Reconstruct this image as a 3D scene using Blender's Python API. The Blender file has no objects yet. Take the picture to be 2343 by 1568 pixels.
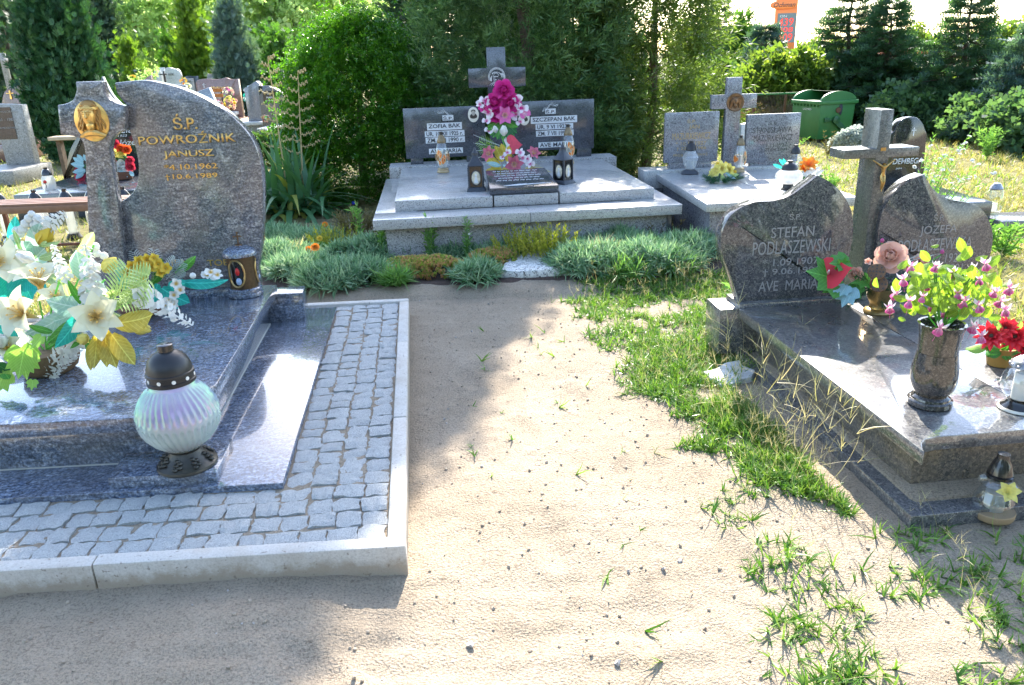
import bpy, bmesh, math, random
import numpy as np
from mathutils import Vector, Matrix

random.seed(7)
RNG = np.random.default_rng(11)
SC = bpy.context.scene
COL = SC.collection

# ------------------------------------------------------------------ camera, sky, sun, exposure
CAM_H, PITCH, ROLL, FPX = 1.6, math.radians(20.0), 0.035, 1786.0
SUN_EL, SUN_AZ = math.radians(36.0), math.radians(7.0)      # azimuth to the right of +Y
cam = bpy.data.cameras.new('camera')
cam.sensor_width = 36.0
cam.lens = 36.0 * FPX / 2342.0
cam.clip_start, cam.clip_end = 0.05, 2000.0
camo = bpy.data.objects.new('camera', cam)
COL.objects.link(camo)
_R = Vector((1, 0, 0)); _U = Vector((0, math.sin(PITCH), math.cos(PITCH))); _F = Vector((0, math.cos(PITCH), -math.sin(PITCH)))
_rc = _R * math.cos(ROLL) - _U * math.sin(ROLL)
_uc = _R * math.sin(ROLL) + _U * math.cos(ROLL)
camo.matrix_world = Matrix(((_rc.x, _uc.x, -_F.x, 0), (_rc.y, _uc.y, -_F.y, 0), (_rc.z, _uc.z, -_F.z, CAM_H), (0, 0, 0, 1)))
SC.camera = camo

world = bpy.data.worlds.new('World')
SC.world = world
world.use_nodes = True
wn = world.node_tree.nodes; wl = world.node_tree.links
wn.clear()
sky = wn.new('ShaderNodeTexSky'); sky.sky_type = 'NISHITA'; sky.sun_disc = False
sky.sun_elevation = SUN_EL; sky.sun_rotation = SUN_AZ
sky.air_density = 1.0; sky.dust_density = 0.8; sky.ozone_density = 0.3
bg = wn.new('ShaderNodeBackground'); bg.inputs['Strength'].default_value = 0.13
wo = wn.new('ShaderNodeOutputWorld')
wl.new(sky.outputs[0], bg.inputs[0]); wl.new(bg.outputs[0], wo.inputs[0])

sun = bpy.data.lights.new('sun', 'SUN')
sun.energy = 3.7; sun.angle = math.radians(0.55); sun.color = (1.0, 0.93, 0.82)
suno = bpy.data.objects.new('sun', sun); COL.objects.link(suno)
SUN_DIR = Vector((math.sin(SUN_AZ) * math.cos(SUN_EL), math.cos(SUN_AZ) * math.cos(SUN_EL), math.sin(SUN_EL)))
suno.rotation_euler = SUN_DIR.to_track_quat('Z', 'Y').to_euler()
suno.location = (6, 20, 14)

vs = SC.view_settings
vs.view_transform = 'Standard'; vs.look = 'None'; vs.gamma = 1.0; vs.use_curve_mapping = False
vs.exposure = 2.35
SC.cycles.use_adaptive_sampling = True; SC.cycles.adaptive_threshold = 0.025
SC.cycles.max_bounces = 7; SC.cycles.transparent_max_bounces = 16
SC.cycles.diffuse_bounces = 2; SC.cycles.glossy_bounces = 3; SC.cycles.transmission_bounces = 8
SC.cycles.caustics_reflective = False; SC.cycles.caustics_refractive = False
SC.cycles.sample_clamp_indirect = 6.0
SC.cycles.use_denoising = True

# ------------------------------------------------------------------ geometry helpers
def ray(u, v):
    x = (u - 1171) / FPX; y = (784 - v) / FPX
    c, s = math.cos(ROLL), math.sin(ROLL)
    x, y = x * c + y * s, -x * s + y * c
    cp, sp = math.cos(PITCH), math.sin(PITCH)
    return (x, y * sp + cp, y * cp - sp)

def G(u, v, z=0.0):
    d = ray(u, v); t = (z - CAM_H) / d[2]
    return (d[0] * t, d[1] * t, z)

def AT(u, v, Y):
    d = ray(u, v); t = Y / d[1]
    return (d[0] * t, Y, CAM_H + d[2] * t)

def tag(o, label=None, cat=None, group=None, kind=None):
    if label: o['label'] = label
    if cat: o['category'] = cat
    if group: o['group'] = group
    if kind: o['kind'] = kind
    return o

def empty(name, loc, ang=0.0, label=None, cat=None, group=None):
    o = bpy.data.objects.new(name, None); COL.objects.link(o)
    o.location = loc; o.rotation_euler = (0, 0, ang); o.empty_display_size = 0.1
    return tag(o, label, cat, group)

class Frame:
    """ground frame: origin, rotation; local x right, y away, z up"""
    def __init__(s, ox, oy, ang, oz=0.0):
        s.o = (ox, oy, oz); s.a = ang; s.c = math.cos(ang); s.s = math.sin(ang)
    def loc(s, p):
        dx, dy = p[0] - s.o[0], p[1] - s.o[1]
        return (dx * s.c + dy * s.s, -dx * s.s + dy * s.c, p[2] - s.o[2])
    def w(s, x, y, z=0.0):
        return (s.o[0] + x * s.c - y * s.s, s.o[1] + x * s.s + y * s.c, s.o[2] + z)
    def hp(s, u, v, z):
        return s.loc(G(u, v, z + s.o[2]))
    def vp(s, u, v, y0):
        d = ray(u, v); n = (-s.s, s.c)
        p0 = s.w(0, y0)
        t = (p0[0] * n[0] + p0[1] * n[1]) / (d[0] * n[0] + d[1] * n[1])
        l = s.loc((d[0] * t, d[1] * t, CAM_H + d[2] * t))
        return (l[0], l[2])
    def empty(s, name, label, cat, group=None):
        return empty(name, s.o, s.a, label, cat, group)

def obj(name, me, mat=None, parent=None, loc=None, rot=None, scale=None, mtx=None):
    o = bpy.data.objects.new(name, me); COL.objects.link(o)
    if mat is not None and not me.materials: me.materials.append(mat)
    if parent: o.parent = parent
    if loc is not None: o.location = loc
    if rot is not None: o.rotation_euler = rot
    if scale is not None: o.scale = scale if hasattr(scale, '__len__') else (scale,) * 3
    if mtx is not None: o.matrix_basis = mtx
    return o

class MB:
    def __init__(s): s.v = []; s.f = []
    def add(s, v, f, M=None):
        b = len(s.v)
        s.v += [tuple(M @ Vector(p)) for p in v] if M is not None else [tuple(p) for p in v]
        s.f += [tuple(i + b for i in q) for q in f]
        return s
    def box(s, x0, x1, y0, y1, z0, z1, M=None):
        return s.add([(x0, y0, z0), (x1, y0, z0), (x1, y1, z0), (x0, y1, z0), (x0, y0, z1), (x1, y0, z1), (x1, y1, z1), (x0, y1, z1)],
                     [(3, 2, 1, 0), (4, 5, 6, 7), (0, 1, 5, 4), (1, 2, 6, 5), (2, 3, 7, 6), (3, 0, 4, 7)], M)
    def prism(s, out, y0, y1, M=None):       # outline in (x, z), extruded along y
        n = len(out)
        v = [(p[0], y0, p[1]) for p in out] + [(p[0], y1, p[1]) for p in out]
        f = [tuple(range(n)), tuple(range(2 * n - 1, n - 1, -1))] + [(i, n + i, n + (i + 1) % n, (i + 1) % n) for i in range(n)]
        return s.add(v, f, M)
    def slab(s, out, z0, z1, M=None):        # outline in (x, y), extruded along z
        n = len(out)
        v = [(p[0], p[1], z0) for p in out] + [(p[0], p[1], z1) for p in out]
        f = [tuple(range(n - 1, -1, -1)), tuple(range(n, 2 * n))] + [(i, (i + 1) % n, n + (i + 1) % n, n + i) for i in range(n)]
        return s.add(v, f, M)
    def lathe(s, prof, n=24, M=None, cx=0, cy=0):
        v = []; f = []
        for r, z in prof:
            for k in range(n):
                a = 2 * math.pi * k / n; v.append((cx + r * math.cos(a), cy + r * math.sin(a), z))
        m = len(prof)
        for i in range(m - 1):
            for k in range(n):
                k2 = (k + 1) % n
                f.append((i * n + k, i * n + k2, (i + 1) * n + k2, (i + 1) * n + k))
        if prof[0][0] > 1e-4: f.append(tuple(range(n - 1, -1, -1)))
        if prof[-1][0] > 1e-4: f.append(tuple((m - 1) * n + k for k in range(n)))
        return s.add(v, f, M)
    def tube(s, pts, r, n=6, M=None):
        pts = [Vector(p) for p in pts]; m = len(pts)
        rs = r if hasattr(r, '__len__') else [r] * m
        v = []; f = []
        up = Vector((0.13, 0.27, 1)).normalized()
        for i, p in enumerate(pts):
            d = (pts[min(i + 1, m - 1)] - pts[max(i - 1, 0)])
            d = d.normalized() if d.length > 1e-9 else Vector((0, 0, 1))
            if abs(d.dot(up)) > 0.97: u2 = Vector((1, 0.1, 0))
            else: u2 = up
            a = d.cross(u2).normalized(); b = d.cross(a)
            for k in range(n):
                t = 2 * math.pi * k / n
                v.append(p + (a * math.cos(t) + b * math.sin(t)) * rs[i])
        for i in range(m - 1):
            for k in range(n):
                k2 = (k + 1) % n
                f.append((i * n + k, (i + 1) * n + k, (i + 1) * n + k2, i * n + k2))
        f.append(tuple(range(n))); f.append(tuple((m - 1) * n + k for k in range(n - 1, -1, -1)))
        return s.add(v, f, M)
    def ball(s, c, r, n=10, m=6, M=None):
        rr = r if hasattr(r, '__len__') else (r, r, r)
        v = [(c[0], c[1], c[2] - rr[2])]; f = []
        for i in range(1, m):
            t = math.pi * i / m
            for k in range(n):
                a = 2 * math.pi * k / n
                v.append((c[0] + rr[0] * math.sin(t) * math.cos(a), c[1] + rr[1] * math.sin(t) * math.sin(a), c[2] - rr[2] * math.cos(t)))
        v.append((c[0], c[1], c[2] + rr[2])); top = len(v) - 1
        for k in range(n): f.append((0, 1 + (k + 1) % n, 1 + k))
        for i in range(m - 2):
            for k in range(n):
                a = 1 + i * n
                f.append((a + k, a + (k + 1) % n, a + n + (k + 1) % n, a + n + k))
        a = 1 + (m - 2) * n
        for k in range(n): f.append((a + k, a + (k + 1) % n, top))
        return s.add(v, f, M)
    def mesh(s, name, smooth=False, bevel=0.0, seg=2, ang=35):
        me = bpy.data.meshes.new(name)
        me.from_pydata(s.v, [], s.f)
        if bevel:
            bm = bmesh.new(); bm.from_mesh(me)
            bmesh.ops.recalc_face_normals(bm, faces=bm.faces)
            ed = [e for e in bm.edges if len(e.link_faces) == 2 and e.calc_face_angle(0) > math.radians(28)]
            bmesh.ops.bevel(bm, geom=ed, offset=bevel, segments=seg, affect='EDGES', profile=0.5, clamp_overlap=True)
            bm.to_mesh(me); bm.free()
        me.update()
        if smooth or bevel:
            me.polygons.foreach_set('use_smooth', np.ones(len(me.polygons), dtype=bool))
            me.set_sharp_from_angle(angle=math.radians(ang))
        return me
    def build(s, name, mat, parent=None, smooth=False, bevel=0.0, label=None, **k):
        me = s.mesh(name, smooth, bevel, k.pop('seg', 2), k.pop('ang', 35))
        o = obj(name, me, mat, parent, **k)
        if label: o['label'] = label
        return o

def npmesh(name, V, F, smooth=False):
    V = np.asarray(V, dtype=np.float32).reshape(-1, 3); F = np.asarray(F, dtype=np.int32)
    me = bpy.data.meshes.new(name)
    k = F.shape[1]
    me.vertices.add(len(V)); me.vertices.foreach_set('co', V.ravel())
    me.loops.add(F.size); me.loops.foreach_set('vertex_index', F.ravel())
    me.polygons.add(len(F)); me.polygons.foreach_set('loop_start', np.arange(0, F.size, k, dtype=np.int32))
    me.polygons.foreach_set('use_smooth', np.full(len(F), smooth, dtype=bool))
    me.update(calc_edges=True)
    return me

def frames_z(D, rng):
    """rotation matrices whose z column is D, random roll"""
    D = D / np.maximum(np.linalg.norm(D, axis=1, keepdims=True), 1e-9)
    r = rng.normal(size=D.shape)
    X = np.cross(r, D); X /= np.maximum(np.linalg.norm(X, axis=1, keepdims=True), 1e-9)
    Y = np.cross(D, X)
    return np.stack([X, Y, D], axis=2)

def scatter(tv, tf, pos, R, sc):
    tv = np.asarray(tv, float); tf = np.asarray(tf, int)
    sc = np.asarray(sc, float)
    if sc.ndim == 1: sc = sc[:, None]
    V = np.einsum('nij,nkj->nki', R, tv[None] * sc[:, None, :]) + pos[:, None, :]
    F = tf[None] + (np.arange(len(pos)) * len(tv))[:, None, None]
    return V.reshape(-1, 3), F.reshape(-1, tf.shape[1])

def vnoise(x, y, seed, cell):
    """value noise on arrays"""
    r = np.random.default_rng(seed).random((64, 64))
    X = x / cell; Y = y / cell
    i = np.floor(X).astype(int); j = np.floor(Y).astype(int)
    fx = X - i; fy = Y - j
    fx = fx * fx * (3 - 2 * fx); fy = fy * fy * (3 - 2 * fy)
    g = lambda a, b: r[a % 64, b % 64]
    return (g(i, j) * (1 - fx) + g(i + 1, j) * fx) * (1 - fy) + (g(i, j + 1) * (1 - fx) + g(i + 1, j + 1) * fx) * fy

def text(body, x0, x1, z0, z1, y, mat, parent, name='inscription', ext=0.002, off=0.0, keep=False, label=None, shear=0.0, M=None, spacing=1.0):
    """raised lettering fitted into a box of a vertical face that looks along -y"""
    cu = bpy.data.curves.new(name, 'FONT'); cu.body = body; cu.size = 1.0; cu.extrude = 0.0
    cu.offset = off; cu.shear = shear; cu.resolution_u = 3; cu.space_character = spacing
    to = bpy.data.objects.new(name, cu); COL.objects.link(to)
    dg = bpy.context.evaluated_depsgraph_get()
    me = bpy.data.meshes.new_from_object(to.evaluated_get(dg))
    bpy.data.objects.remove(to); bpy.data.curves.remove(cu)
    bm = bmesh.new(); bm.from_mesh(me)
    if ext:
        r = bmesh.ops.extrude_face_region(bm, geom=bm.faces[:])
        bmesh.ops.translate(bm, vec=(0, 0, 1), verts=[g for g in r['geom'] if isinstance(g, bmesh.types.BMVert)])
    xs = [v.co.x for v in bm.verts]; ys = [v.co.y for v in bm.verts]
    ax, bx, ay, by = min(xs), max(xs), min(ys), max(ys)
    sx = (x1 - x0) / (bx - ax); sz = (z1 - z0) / (by - ay)
    if keep: sx = sz; x0 = (x0 + x1) / 2 - sx * (bx - ax) / 2
    for v in bm.verts:
        x, yy, zz = v.co
        v.co = (x0 + (x - ax) * sx, y - (ext if zz > 0.5 else 0.0004), z0 + (yy - ay) * sz)
    bmesh.ops.recalc_face_normals(bm, faces=bm.faces)
    bm.to_mesh(me); bm.free()
    o = obj(name, me, mat, parent, mtx=M)
    if label: o['label'] = label
    return o

# ------------------------------------------------------------------ materials
def nmat(name):
    m = bpy.data.materials.new(name); m.use_nodes = True
    nt = m.node_tree; nt.nodes.clear()
    out = nt.nodes.new('ShaderNodeOutputMaterial')
    return m, nt, out

def P(nt, **k):
    b = nt.nodes.new('ShaderNodeBsdfPrincipled')
    for n, v in k.items():
        b.inputs[n.replace('_', ' ')].default_value = v
    return b

def c4(c): return (c[0], c[1], c[2], 1.0)

def ramp(nt, fac, stops, interp='LINEAR'):
    r = nt.nodes.new('ShaderNodeValToRGB'); r.color_ramp.interpolation = interp
    e = r.color_ramp.elements
    while len(e) < len(stops): e.new(0.5)
    for k, (p, c) in enumerate(stops): e[k].position = p; e[k].color = c4(c) if hasattr(c, '__len__') else (c, c, c, 1)
    nt.links.new(fac, r.inputs[0]); return r.outputs[0]

def coord(nt, kind='Object', scale=None, rot=None):
    t = nt.nodes.new('ShaderNodeTexCoord'); o = t.outputs[kind]
    if scale or rot:
        mp = nt.nodes.new('ShaderNodeMapping')
        if rot: mp.inputs['Rotation'].default_value = rot
        if scale: mp.inputs['Scale'].default_value = scale
        nt.links.new(o, mp.inputs[0]); o = mp.outputs[0]
    return o

def noise(nt, vec, scale, detail=4, rough=0.55, dist=0.0):
    n = nt.nodes.new('ShaderNodeTexNoise'); n.inputs['Scale'].default_value = scale; n.inputs['Detail'].default_value = detail
    n.inputs['Roughness'].default_value = rough; n.inputs['Distortion'].default_value = dist
    if vec is not None: nt.links.new(vec, n.inputs['Vector'])
    return n.outputs['Fac']

def voro(nt, vec, scale, out='Color'):
    n = nt.nodes.new('ShaderNodeTexVoronoi'); n.inputs['Scale'].default_value = scale
    if vec is not None: nt.links.new(vec, n.inputs['Vector'])
    return n.outputs[out]

def mixc(nt, fac, a, b, mode='MIX'):
    m = nt.nodes.new('ShaderNodeMix'); m.data_type = 'RGBA'; m.blend_type = mode
    def put(s, v):
        if hasattr(v, 'links') or hasattr(v, 'is_linked'): nt.links.new(v, s)
        elif hasattr(v, '__len__'): s.default_value = c4(v)
        else: s.default_value = v
    put(m.inputs[0], fac); put(m.inputs[6], a); put(m.inputs[7], b)
    return m.outputs[2]

def bump(nt, h, strength=0.3, dist=0.01):
    b = nt.nodes.new('ShaderNodeBump'); b.inputs['Strength'].default_value = strength; b.inputs['Distance'].default_value = dist
    nt.links.new(h, b.inputs['Height']); return b.outputs[0]

def first(nt, col):
    s = nt.nodes.new('ShaderNodeSeparateColor'); nt.links.new(col, s.inputs[0]); return s.outputs[0]

def plain(name, col, rough=0.5, metal=0.0, var=0.0, vscale=40, bmp=0.0, spec=None, coat=0.0):
    m, nt, out = nmat(name)
    b = P(nt, Roughness=rough, Metallic=metal)
    b.inputs['Base Color'].default_value = c4(col)
    if coat: b.inputs['Coat Weight'].default_value = coat; b.inputs['Coat Roughness'].default_value = 0.05
    if spec is not None: b.inputs['Specular IOR Level'].default_value = spec
    if var or bmp:
        n = noise(nt, coord(nt), vscale, 5)
        if var:
            nt.links.new(ramp(nt, n, [(0.25, [c * (1 - var) for c in col]), (0.75, [min(1, c * (1 + var)) for c in col])]), b.inputs['Base Color'])
        if bmp: nt.links.new(bump(nt, n, bmp), b.inputs['Normal'])
    nt.links.new(b.outputs[0], out.inputs[0]); return m

def granite(name, cols, grain=260, rough=0.1, blot=None, bmp=0.0, ior=1.6, dirt=0.0, coat=0.0):
    """speckled stone: cols = list of (share, colour)"""
    m, nt, out = nmat(name)
    v = coord(nt)
    cell = first(nt, voro(nt, v, grain))
    tot = 0; st = []
    for s, c in cols: st.append((tot, c)); tot += s
    a = ramp(nt, cell, st, 'CONSTANT')
    cell2 = first(nt, voro(nt, v, grain * 0.45))
    b2 = ramp(nt, cell2, st, 'CONSTANT')
    n = noise(nt, v, grain * 0.25, 3)
    colr = mixc(nt, ramp(nt, n, [(0.42, 0.0), (0.58, 1.0)]), a, b2)
    if blot:
        f = noise(nt, v, blot[0], 4)
        colr = mixc(nt, ramp(nt, f, [(0.4, 0.0), (0.7, blot[2])]), colr, blot[1])
    if dirt:
        f = noise(nt, v, 5, 6, 0.7)
        colr = mixc(nt, ramp(nt, f, [(0.5, 0.0), (0.75, dirt)]), colr, (0.16, 0.13, 0.09))
    p = P(nt, Roughness=rough, IOR=ior)
    nt.links.new(colr, p.inputs['Base Color'])
    if coat: p.inputs['Coat Weight'].default_value = coat; p.inputs['Coat Roughness'].default_value = 0.03; p.inputs['Coat IOR'].default_value = 1.6
    if rough > 0.02:
        nt.links.new(ramp(nt, noise(nt, v, 9, 5), [(0.3, rough * 0.7), (0.8, min(1, rough * 1.5))]), p.inputs['Roughness'])
    if bmp: nt.links.new(bump(nt, cell, bmp, 0.004), p.inputs['Normal'])
    nt.links.new(p.outputs[0], out.inputs[0]); return m

def leafmat(name, col, col2, trans=0.35, rough=0.45, tcol=None, isl=True, spec=0.4, tone=False):
    """two-sided leaf: gloss + light coming through; hue varies from leaf to leaf"""
    m, nt, out = nmat(name)
    if isl:
        g = nt.nodes.new('ShaderNodeNewGeometry'); r = g.outputs['Random Per Island']
        if tone:                                             # each spray clump of a crown has its own hue
            at = nt.nodes.new('ShaderNodeAttribute'); at.attribute_name = 'tone'
            mm = nt.nodes.new('ShaderNodeMix'); mm.data_type = 'FLOAT'; mm.inputs[0].default_value = 0.6
            nt.links.new(r, mm.inputs[2]); nt.links.new(at.outputs['Fac'], mm.inputs[3]); r = mm.outputs[0]
    else:
        r = noise(nt, coord(nt), 9, 4)
    c = ramp(nt, r, [(0.25, col), (0.75, col2)])
    if not isl:                                              # pale midrib and side veins of a cloth leaf
        sx = nt.nodes.new('ShaderNodeSeparateXYZ'); nt.links.new(coord(nt), sx.inputs[0])
        ab = nt.nodes.new('ShaderNodeMath'); ab.operation = 'ABSOLUTE'; nt.links.new(sx.outputs[1], ab.inputs[0])
        mr = ramp(nt, ab.outputs[0], [(0.004, 0.55), (0.02, 0.0)])
        ma = nt.nodes.new('ShaderNodeMath'); ma.operation = 'MULTIPLY_ADD'; nt.links.new(ab.outputs[0], ma.inputs[0]); ma.inputs[1].default_value = -1.1; nt.links.new(sx.outputs[2], ma.inputs[2])
        sn = nt.nodes.new('ShaderNodeMath'); sn.operation = 'SINE'; m8 = nt.nodes.new('ShaderNodeMath'); m8.operation = 'MULTIPLY'; m8.inputs[1].default_value = 55.0
        nt.links.new(ma.outputs[0], m8.inputs[0]); nt.links.new(m8.outputs[0], sn.inputs[0])
        sv = ramp(nt, sn.outputs[0], [(0.75, 0.0), (1.0, 0.30)])
        c = mixc(nt, sv, c, [min(1, x * 1.7 + 0.05) for x in col2]); c = mixc(nt, mr, c, [min(1, x * 1.9 + 0.06) for x in col2])
    p = P(nt, Roughness=rough); p.inputs['Specular IOR Level'].default_value = spec
    nt.links.new(c, p.inputs['Base Color'])
    t = nt.nodes.new('ShaderNodeBsdfTranslucent')
    tm = mixc(nt, 1.0, c, tcol or (1.6, 1.7, 0.7), 'MULTIPLY')
    nt.links.new(tm, t.inputs[0])
    mx = nt.nodes.new('ShaderNodeMixShader'); mx.inputs[0].default_value = trans
    nt.links.new(p.outputs[0], mx.inputs[1]); nt.links.new(t.outputs[0], mx.inputs[2])
    nt.links.new(mx.outputs[0], out.inputs[0]); return m

def petalmat(name, col, centre=None, trans=0.3, rough=0.5):
    """cloth petal; UV-free: colour runs along local z from the flower's throat outwards"""
    m, nt, out = nmat(name)
    p = P(nt, Roughness=rough)
    c = None
    if centre:
        sx = nt.nodes.new('ShaderNodeSeparateXYZ'); nt.links.new(coord(nt, 'Object'), sx.inputs[0])
        ln = nt.nodes.new('ShaderNodeVectorMath'); ln.operation = 'LENGTH'; nt.links.new(coord(nt, 'Object'), ln.inputs[0])
        c = ramp(nt, ln.outputs['Value'], [(0.12, centre), (0.55, col)])
    else:
        n = noise(nt, coord(nt), 3, 3)
        c = ramp(nt, n, [(0.3, [x * 0.85 for x in col]), (0.7, [min(1, x * 1.1) for x in col])])
    nt.links.new(c, p.inputs['Base Color'])
    t = nt.nodes.new('ShaderNodeBsdfTranslucent'); nt.links.new(c, t.inputs[0])
    mx = nt.nodes.new('ShaderNodeMixShader'); mx.inputs[0].default_value = trans
    nt.links.new(p.outputs[0], mx.inputs[1]); nt.links.new(t.outputs[0], mx.inputs[2])
    nt.links.new(mx.outputs[0], out.inputs[0]); return m

def thinglass(name, tint=(0.95, 0.97, 0.97), gloss=0.12, rough=0.03, ribs=None, milky=0.0):
    """thin clear glass wall"""
    m, nt, out = nmat(name)
    tr = nt.nodes.new('ShaderNodeBsdfTransparent'); tr.inputs[0].default_value = c4(tint)
    gl = nt.nodes.new('ShaderNodeBsdfGlossy'); gl.inputs['Roughness'].default_value = rough
    lw = nt.nodes.new('ShaderNodeLayerWeight'); lw.inputs['Blend'].default_value = 0.35
    f = ramp(nt, lw.outputs['Facing'], [(0.0, gloss), (0.75, gloss * 2.2), (1.0, 0.85)])
    if ribs:
        h = voro(nt, coord(nt, 'Object', ribs), 1.0, 'Distance')
        nb = bump(nt, h, 1.0, 0.02)
        nt.links.new(nb, gl.inputs['Normal']); nt.links.new(nb, lw.inputs['Normal'])
    mx = nt.nodes.new('ShaderNodeMixShader')
    nt.links.new(f, mx.inputs[0]); nt.links.new(tr.outputs[0], mx.inputs[1]); nt.links.new(gl.outputs[0], mx.inputs[2])
    sh = mx.outputs[0]
    if milky:
        d = nt.nodes.new('ShaderNodeBsdfTranslucent'); d.inputs[0].default_value = (0.9, 0.9, 0.88, 1)
        d2 = nt.nodes.new('ShaderNodeBsdfDiffuse'); d2.inputs[0].default_value = (0.85, 0.85, 0.82, 1)
        a = nt.nodes.new('ShaderNodeMixShader'); a.inputs[0].default_value = 0.5
        nt.links.new(d.outputs[0], a.inputs[1]); nt.links.new(d2.outputs[0], a.inputs[2])
        m2 = nt.nodes.new('ShaderNodeMixShader'); m2.inputs[0].default_value = milky
        nt.links.new(sh, m2.inputs[1]); nt.links.new(a.outputs[0], m2.inputs[2]); sh = m2.outputs[0]
    nt.links.new(sh, out.inputs[0]); return m

M = {}
# veined blue-grey polished stone of the near left tomb
def veined(name, lo, mid, hi, brown, coat=0.7):
    m, nt, out = nmat(name)
    v = coord(nt, 'Object', (1.0, 5.0, 3.0), (0.3, 0.5, 0.65))
    n1 = noise(nt, v, 16, 9, 0.72, 1.2)
    v2 = coord(nt)
    n2 = noise(nt, v2, 85, 4, 0.75)
    n3 = noise(nt, v2, 3.2, 4, 0.6, 0.6)
    c = ramp(nt, n1, [(0.36, lo), (0.5, mid), (0.62, hi)])
    sp = ramp(nt, n2, [(0.37, 0.42), (0.63, 1.5)])
    c = mixc(nt, 1.0, c, sp, 'MULTIPLY')
    c = mixc(nt, ramp(nt, n3, [(0.45, 0.0), (0.68, 0.55)]), c, brown)  # brown blotches paint in the sunlit ground mirrored by the polished face
    c = mixc(nt, 0.55, c, mixc(nt, 1.0, c, sp, 'MULTIPLY'))
    p = P(nt, Roughness=0.2, IOR=1.6); p.inputs['Coat Weight'].default_value = coat; p.inputs['Coat Roughness'].default_value = 0.02; p.inputs['Coat IOR'].default_value = 1.7
    nt.links.new(c, p.inputs['Base Color'])
    nt.links.new(p.outputs[0], out.inputs[0]); return m
M['veined'] = veined('veined_granite', (0.04, 0.06, 0.105), (0.12, 0.15, 0.21), (0.30, 0.32, 0.36), (0.14, 0.135, 0.14))
M['veined_face'] = veined('veined_granite_face', (0.045, 0.055, 0.08), (0.125, 0.13, 0.145), (0.30, 0.29, 0.28), (0.20, 0.165, 0.14), 0.3)
M['light_granite'] = granite('light_granite', [(0.45, (0.46, 0.46, 0.45)), (0.3, (0.38, 0.38, 0.38)), (0.15, (0.25, 0.25, 0.255)), (0.10, (0.12, 0.12, 0.125))], 300, 0.4, dirt=0.25, coat=0.5)
M['light_granite_rough'] = granite('light_granite_rough', [(0.4, (0.42, 0.42, 0.41)), (0.3, (0.30, 0.30, 0.30)), (0.18, (0.17, 0.17, 0.175)), (0.12, (0.08, 0.08, 0.085))], 230, 0.55, bmp=0.3, dirt=0.5)
M['sett'] = granite('sett_granite', [(0.48, (0.74, 0.74, 0.70)), (0.22, (0.60, 0.60, 0.575)), (0.18, (0.30, 0.30, 0.295)), (0.12, (0.07, 0.07, 0.072))], 130, 0.75, bmp=0.8)
M['dark_granite'] = granite('dark_granite', [(0.45, (0.058, 0.064, 0.078)), (0.3, (0.044, 0.049, 0.06)), (0.17, (0.095, 0.102, 0.118)), (0.08, (0.02, 0.02, 0.02))], 240, 0.14, ior=1.65)
M['mid_granite'] = granite('mid_granite', [(0.4, (0.24, 0.24, 0.26)), (0.25, (0.16, 0.16, 0.175)), (0.2, (0.33, 0.33, 0.34)), (0.15, (0.07, 0.07, 0.08))], 230, 0.13, ior=1.65)
M['right_granite'] = granite('charcoal_granite', [(0.35, (0.085, 0.085, 0.09)), (0.25, (0.045, 0.045, 0.05)), (0.25, (0.15, 0.148, 0.145)), (0.15, (0.24, 0.225, 0.20))], 230, 0.34, ior=1.7, coat=1.0)
M['right_face'] = granite('charcoal_granite_face', [(0.35, (0.07, 0.07, 0.075)), (0.25, (0.04, 0.04, 0.045)), (0.25, (0.125, 0.123, 0.12)), (0.15, (0.20, 0.19, 0.17))], 230, 0.06, ior=1.6)
M['right_side'] = granite('charcoal_granite_side', [(0.35, (0.09, 0.085, 0.08)), (0.25, (0.05, 0.05, 0.05)), (0.25, (0.17, 0.15, 0.125)), (0.15, (0.24, 0.20, 0.15))], 200, 0.35, bmp=0.1, blot=(6, (0.22, 0.16, 0.09), 0.35))
M['black_granite'] = granite('black_granite', [(0.6, (0.02, 0.02, 0.022)), (0.25, (0.035, 0.035, 0.037)), (0.15, (0.06, 0.06, 0.06))], 300, 0.08, ior=1.7)
M['brown_granite'] = granite('brown_granite', [(0.4, (0.20, 0.11, 0.085)), (0.3, (0.14, 0.08, 0.065)), (0.3, (0.26, 0.15, 0.12))], 120, 0.15)
M['terrazzo'] = granite('terrazzo', [(0.45, (0.28, 0.27, 0.25)), (0.3, (0.20, 0.19, 0.18)), (0.15, (0.36, 0.36, 0.34)), (0.1, (0.10, 0.095, 0.09))], 110, 0.4, dirt=0.4)
M['white_stone'] = granite('white_stone', [(0.5, (0.62, 0.62, 0.60)), (0.3, (0.55, 0.54, 0.52)), (0.2, (0.45, 0.45, 0.44))], 90, 0.35, dirt=0.2)
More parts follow.
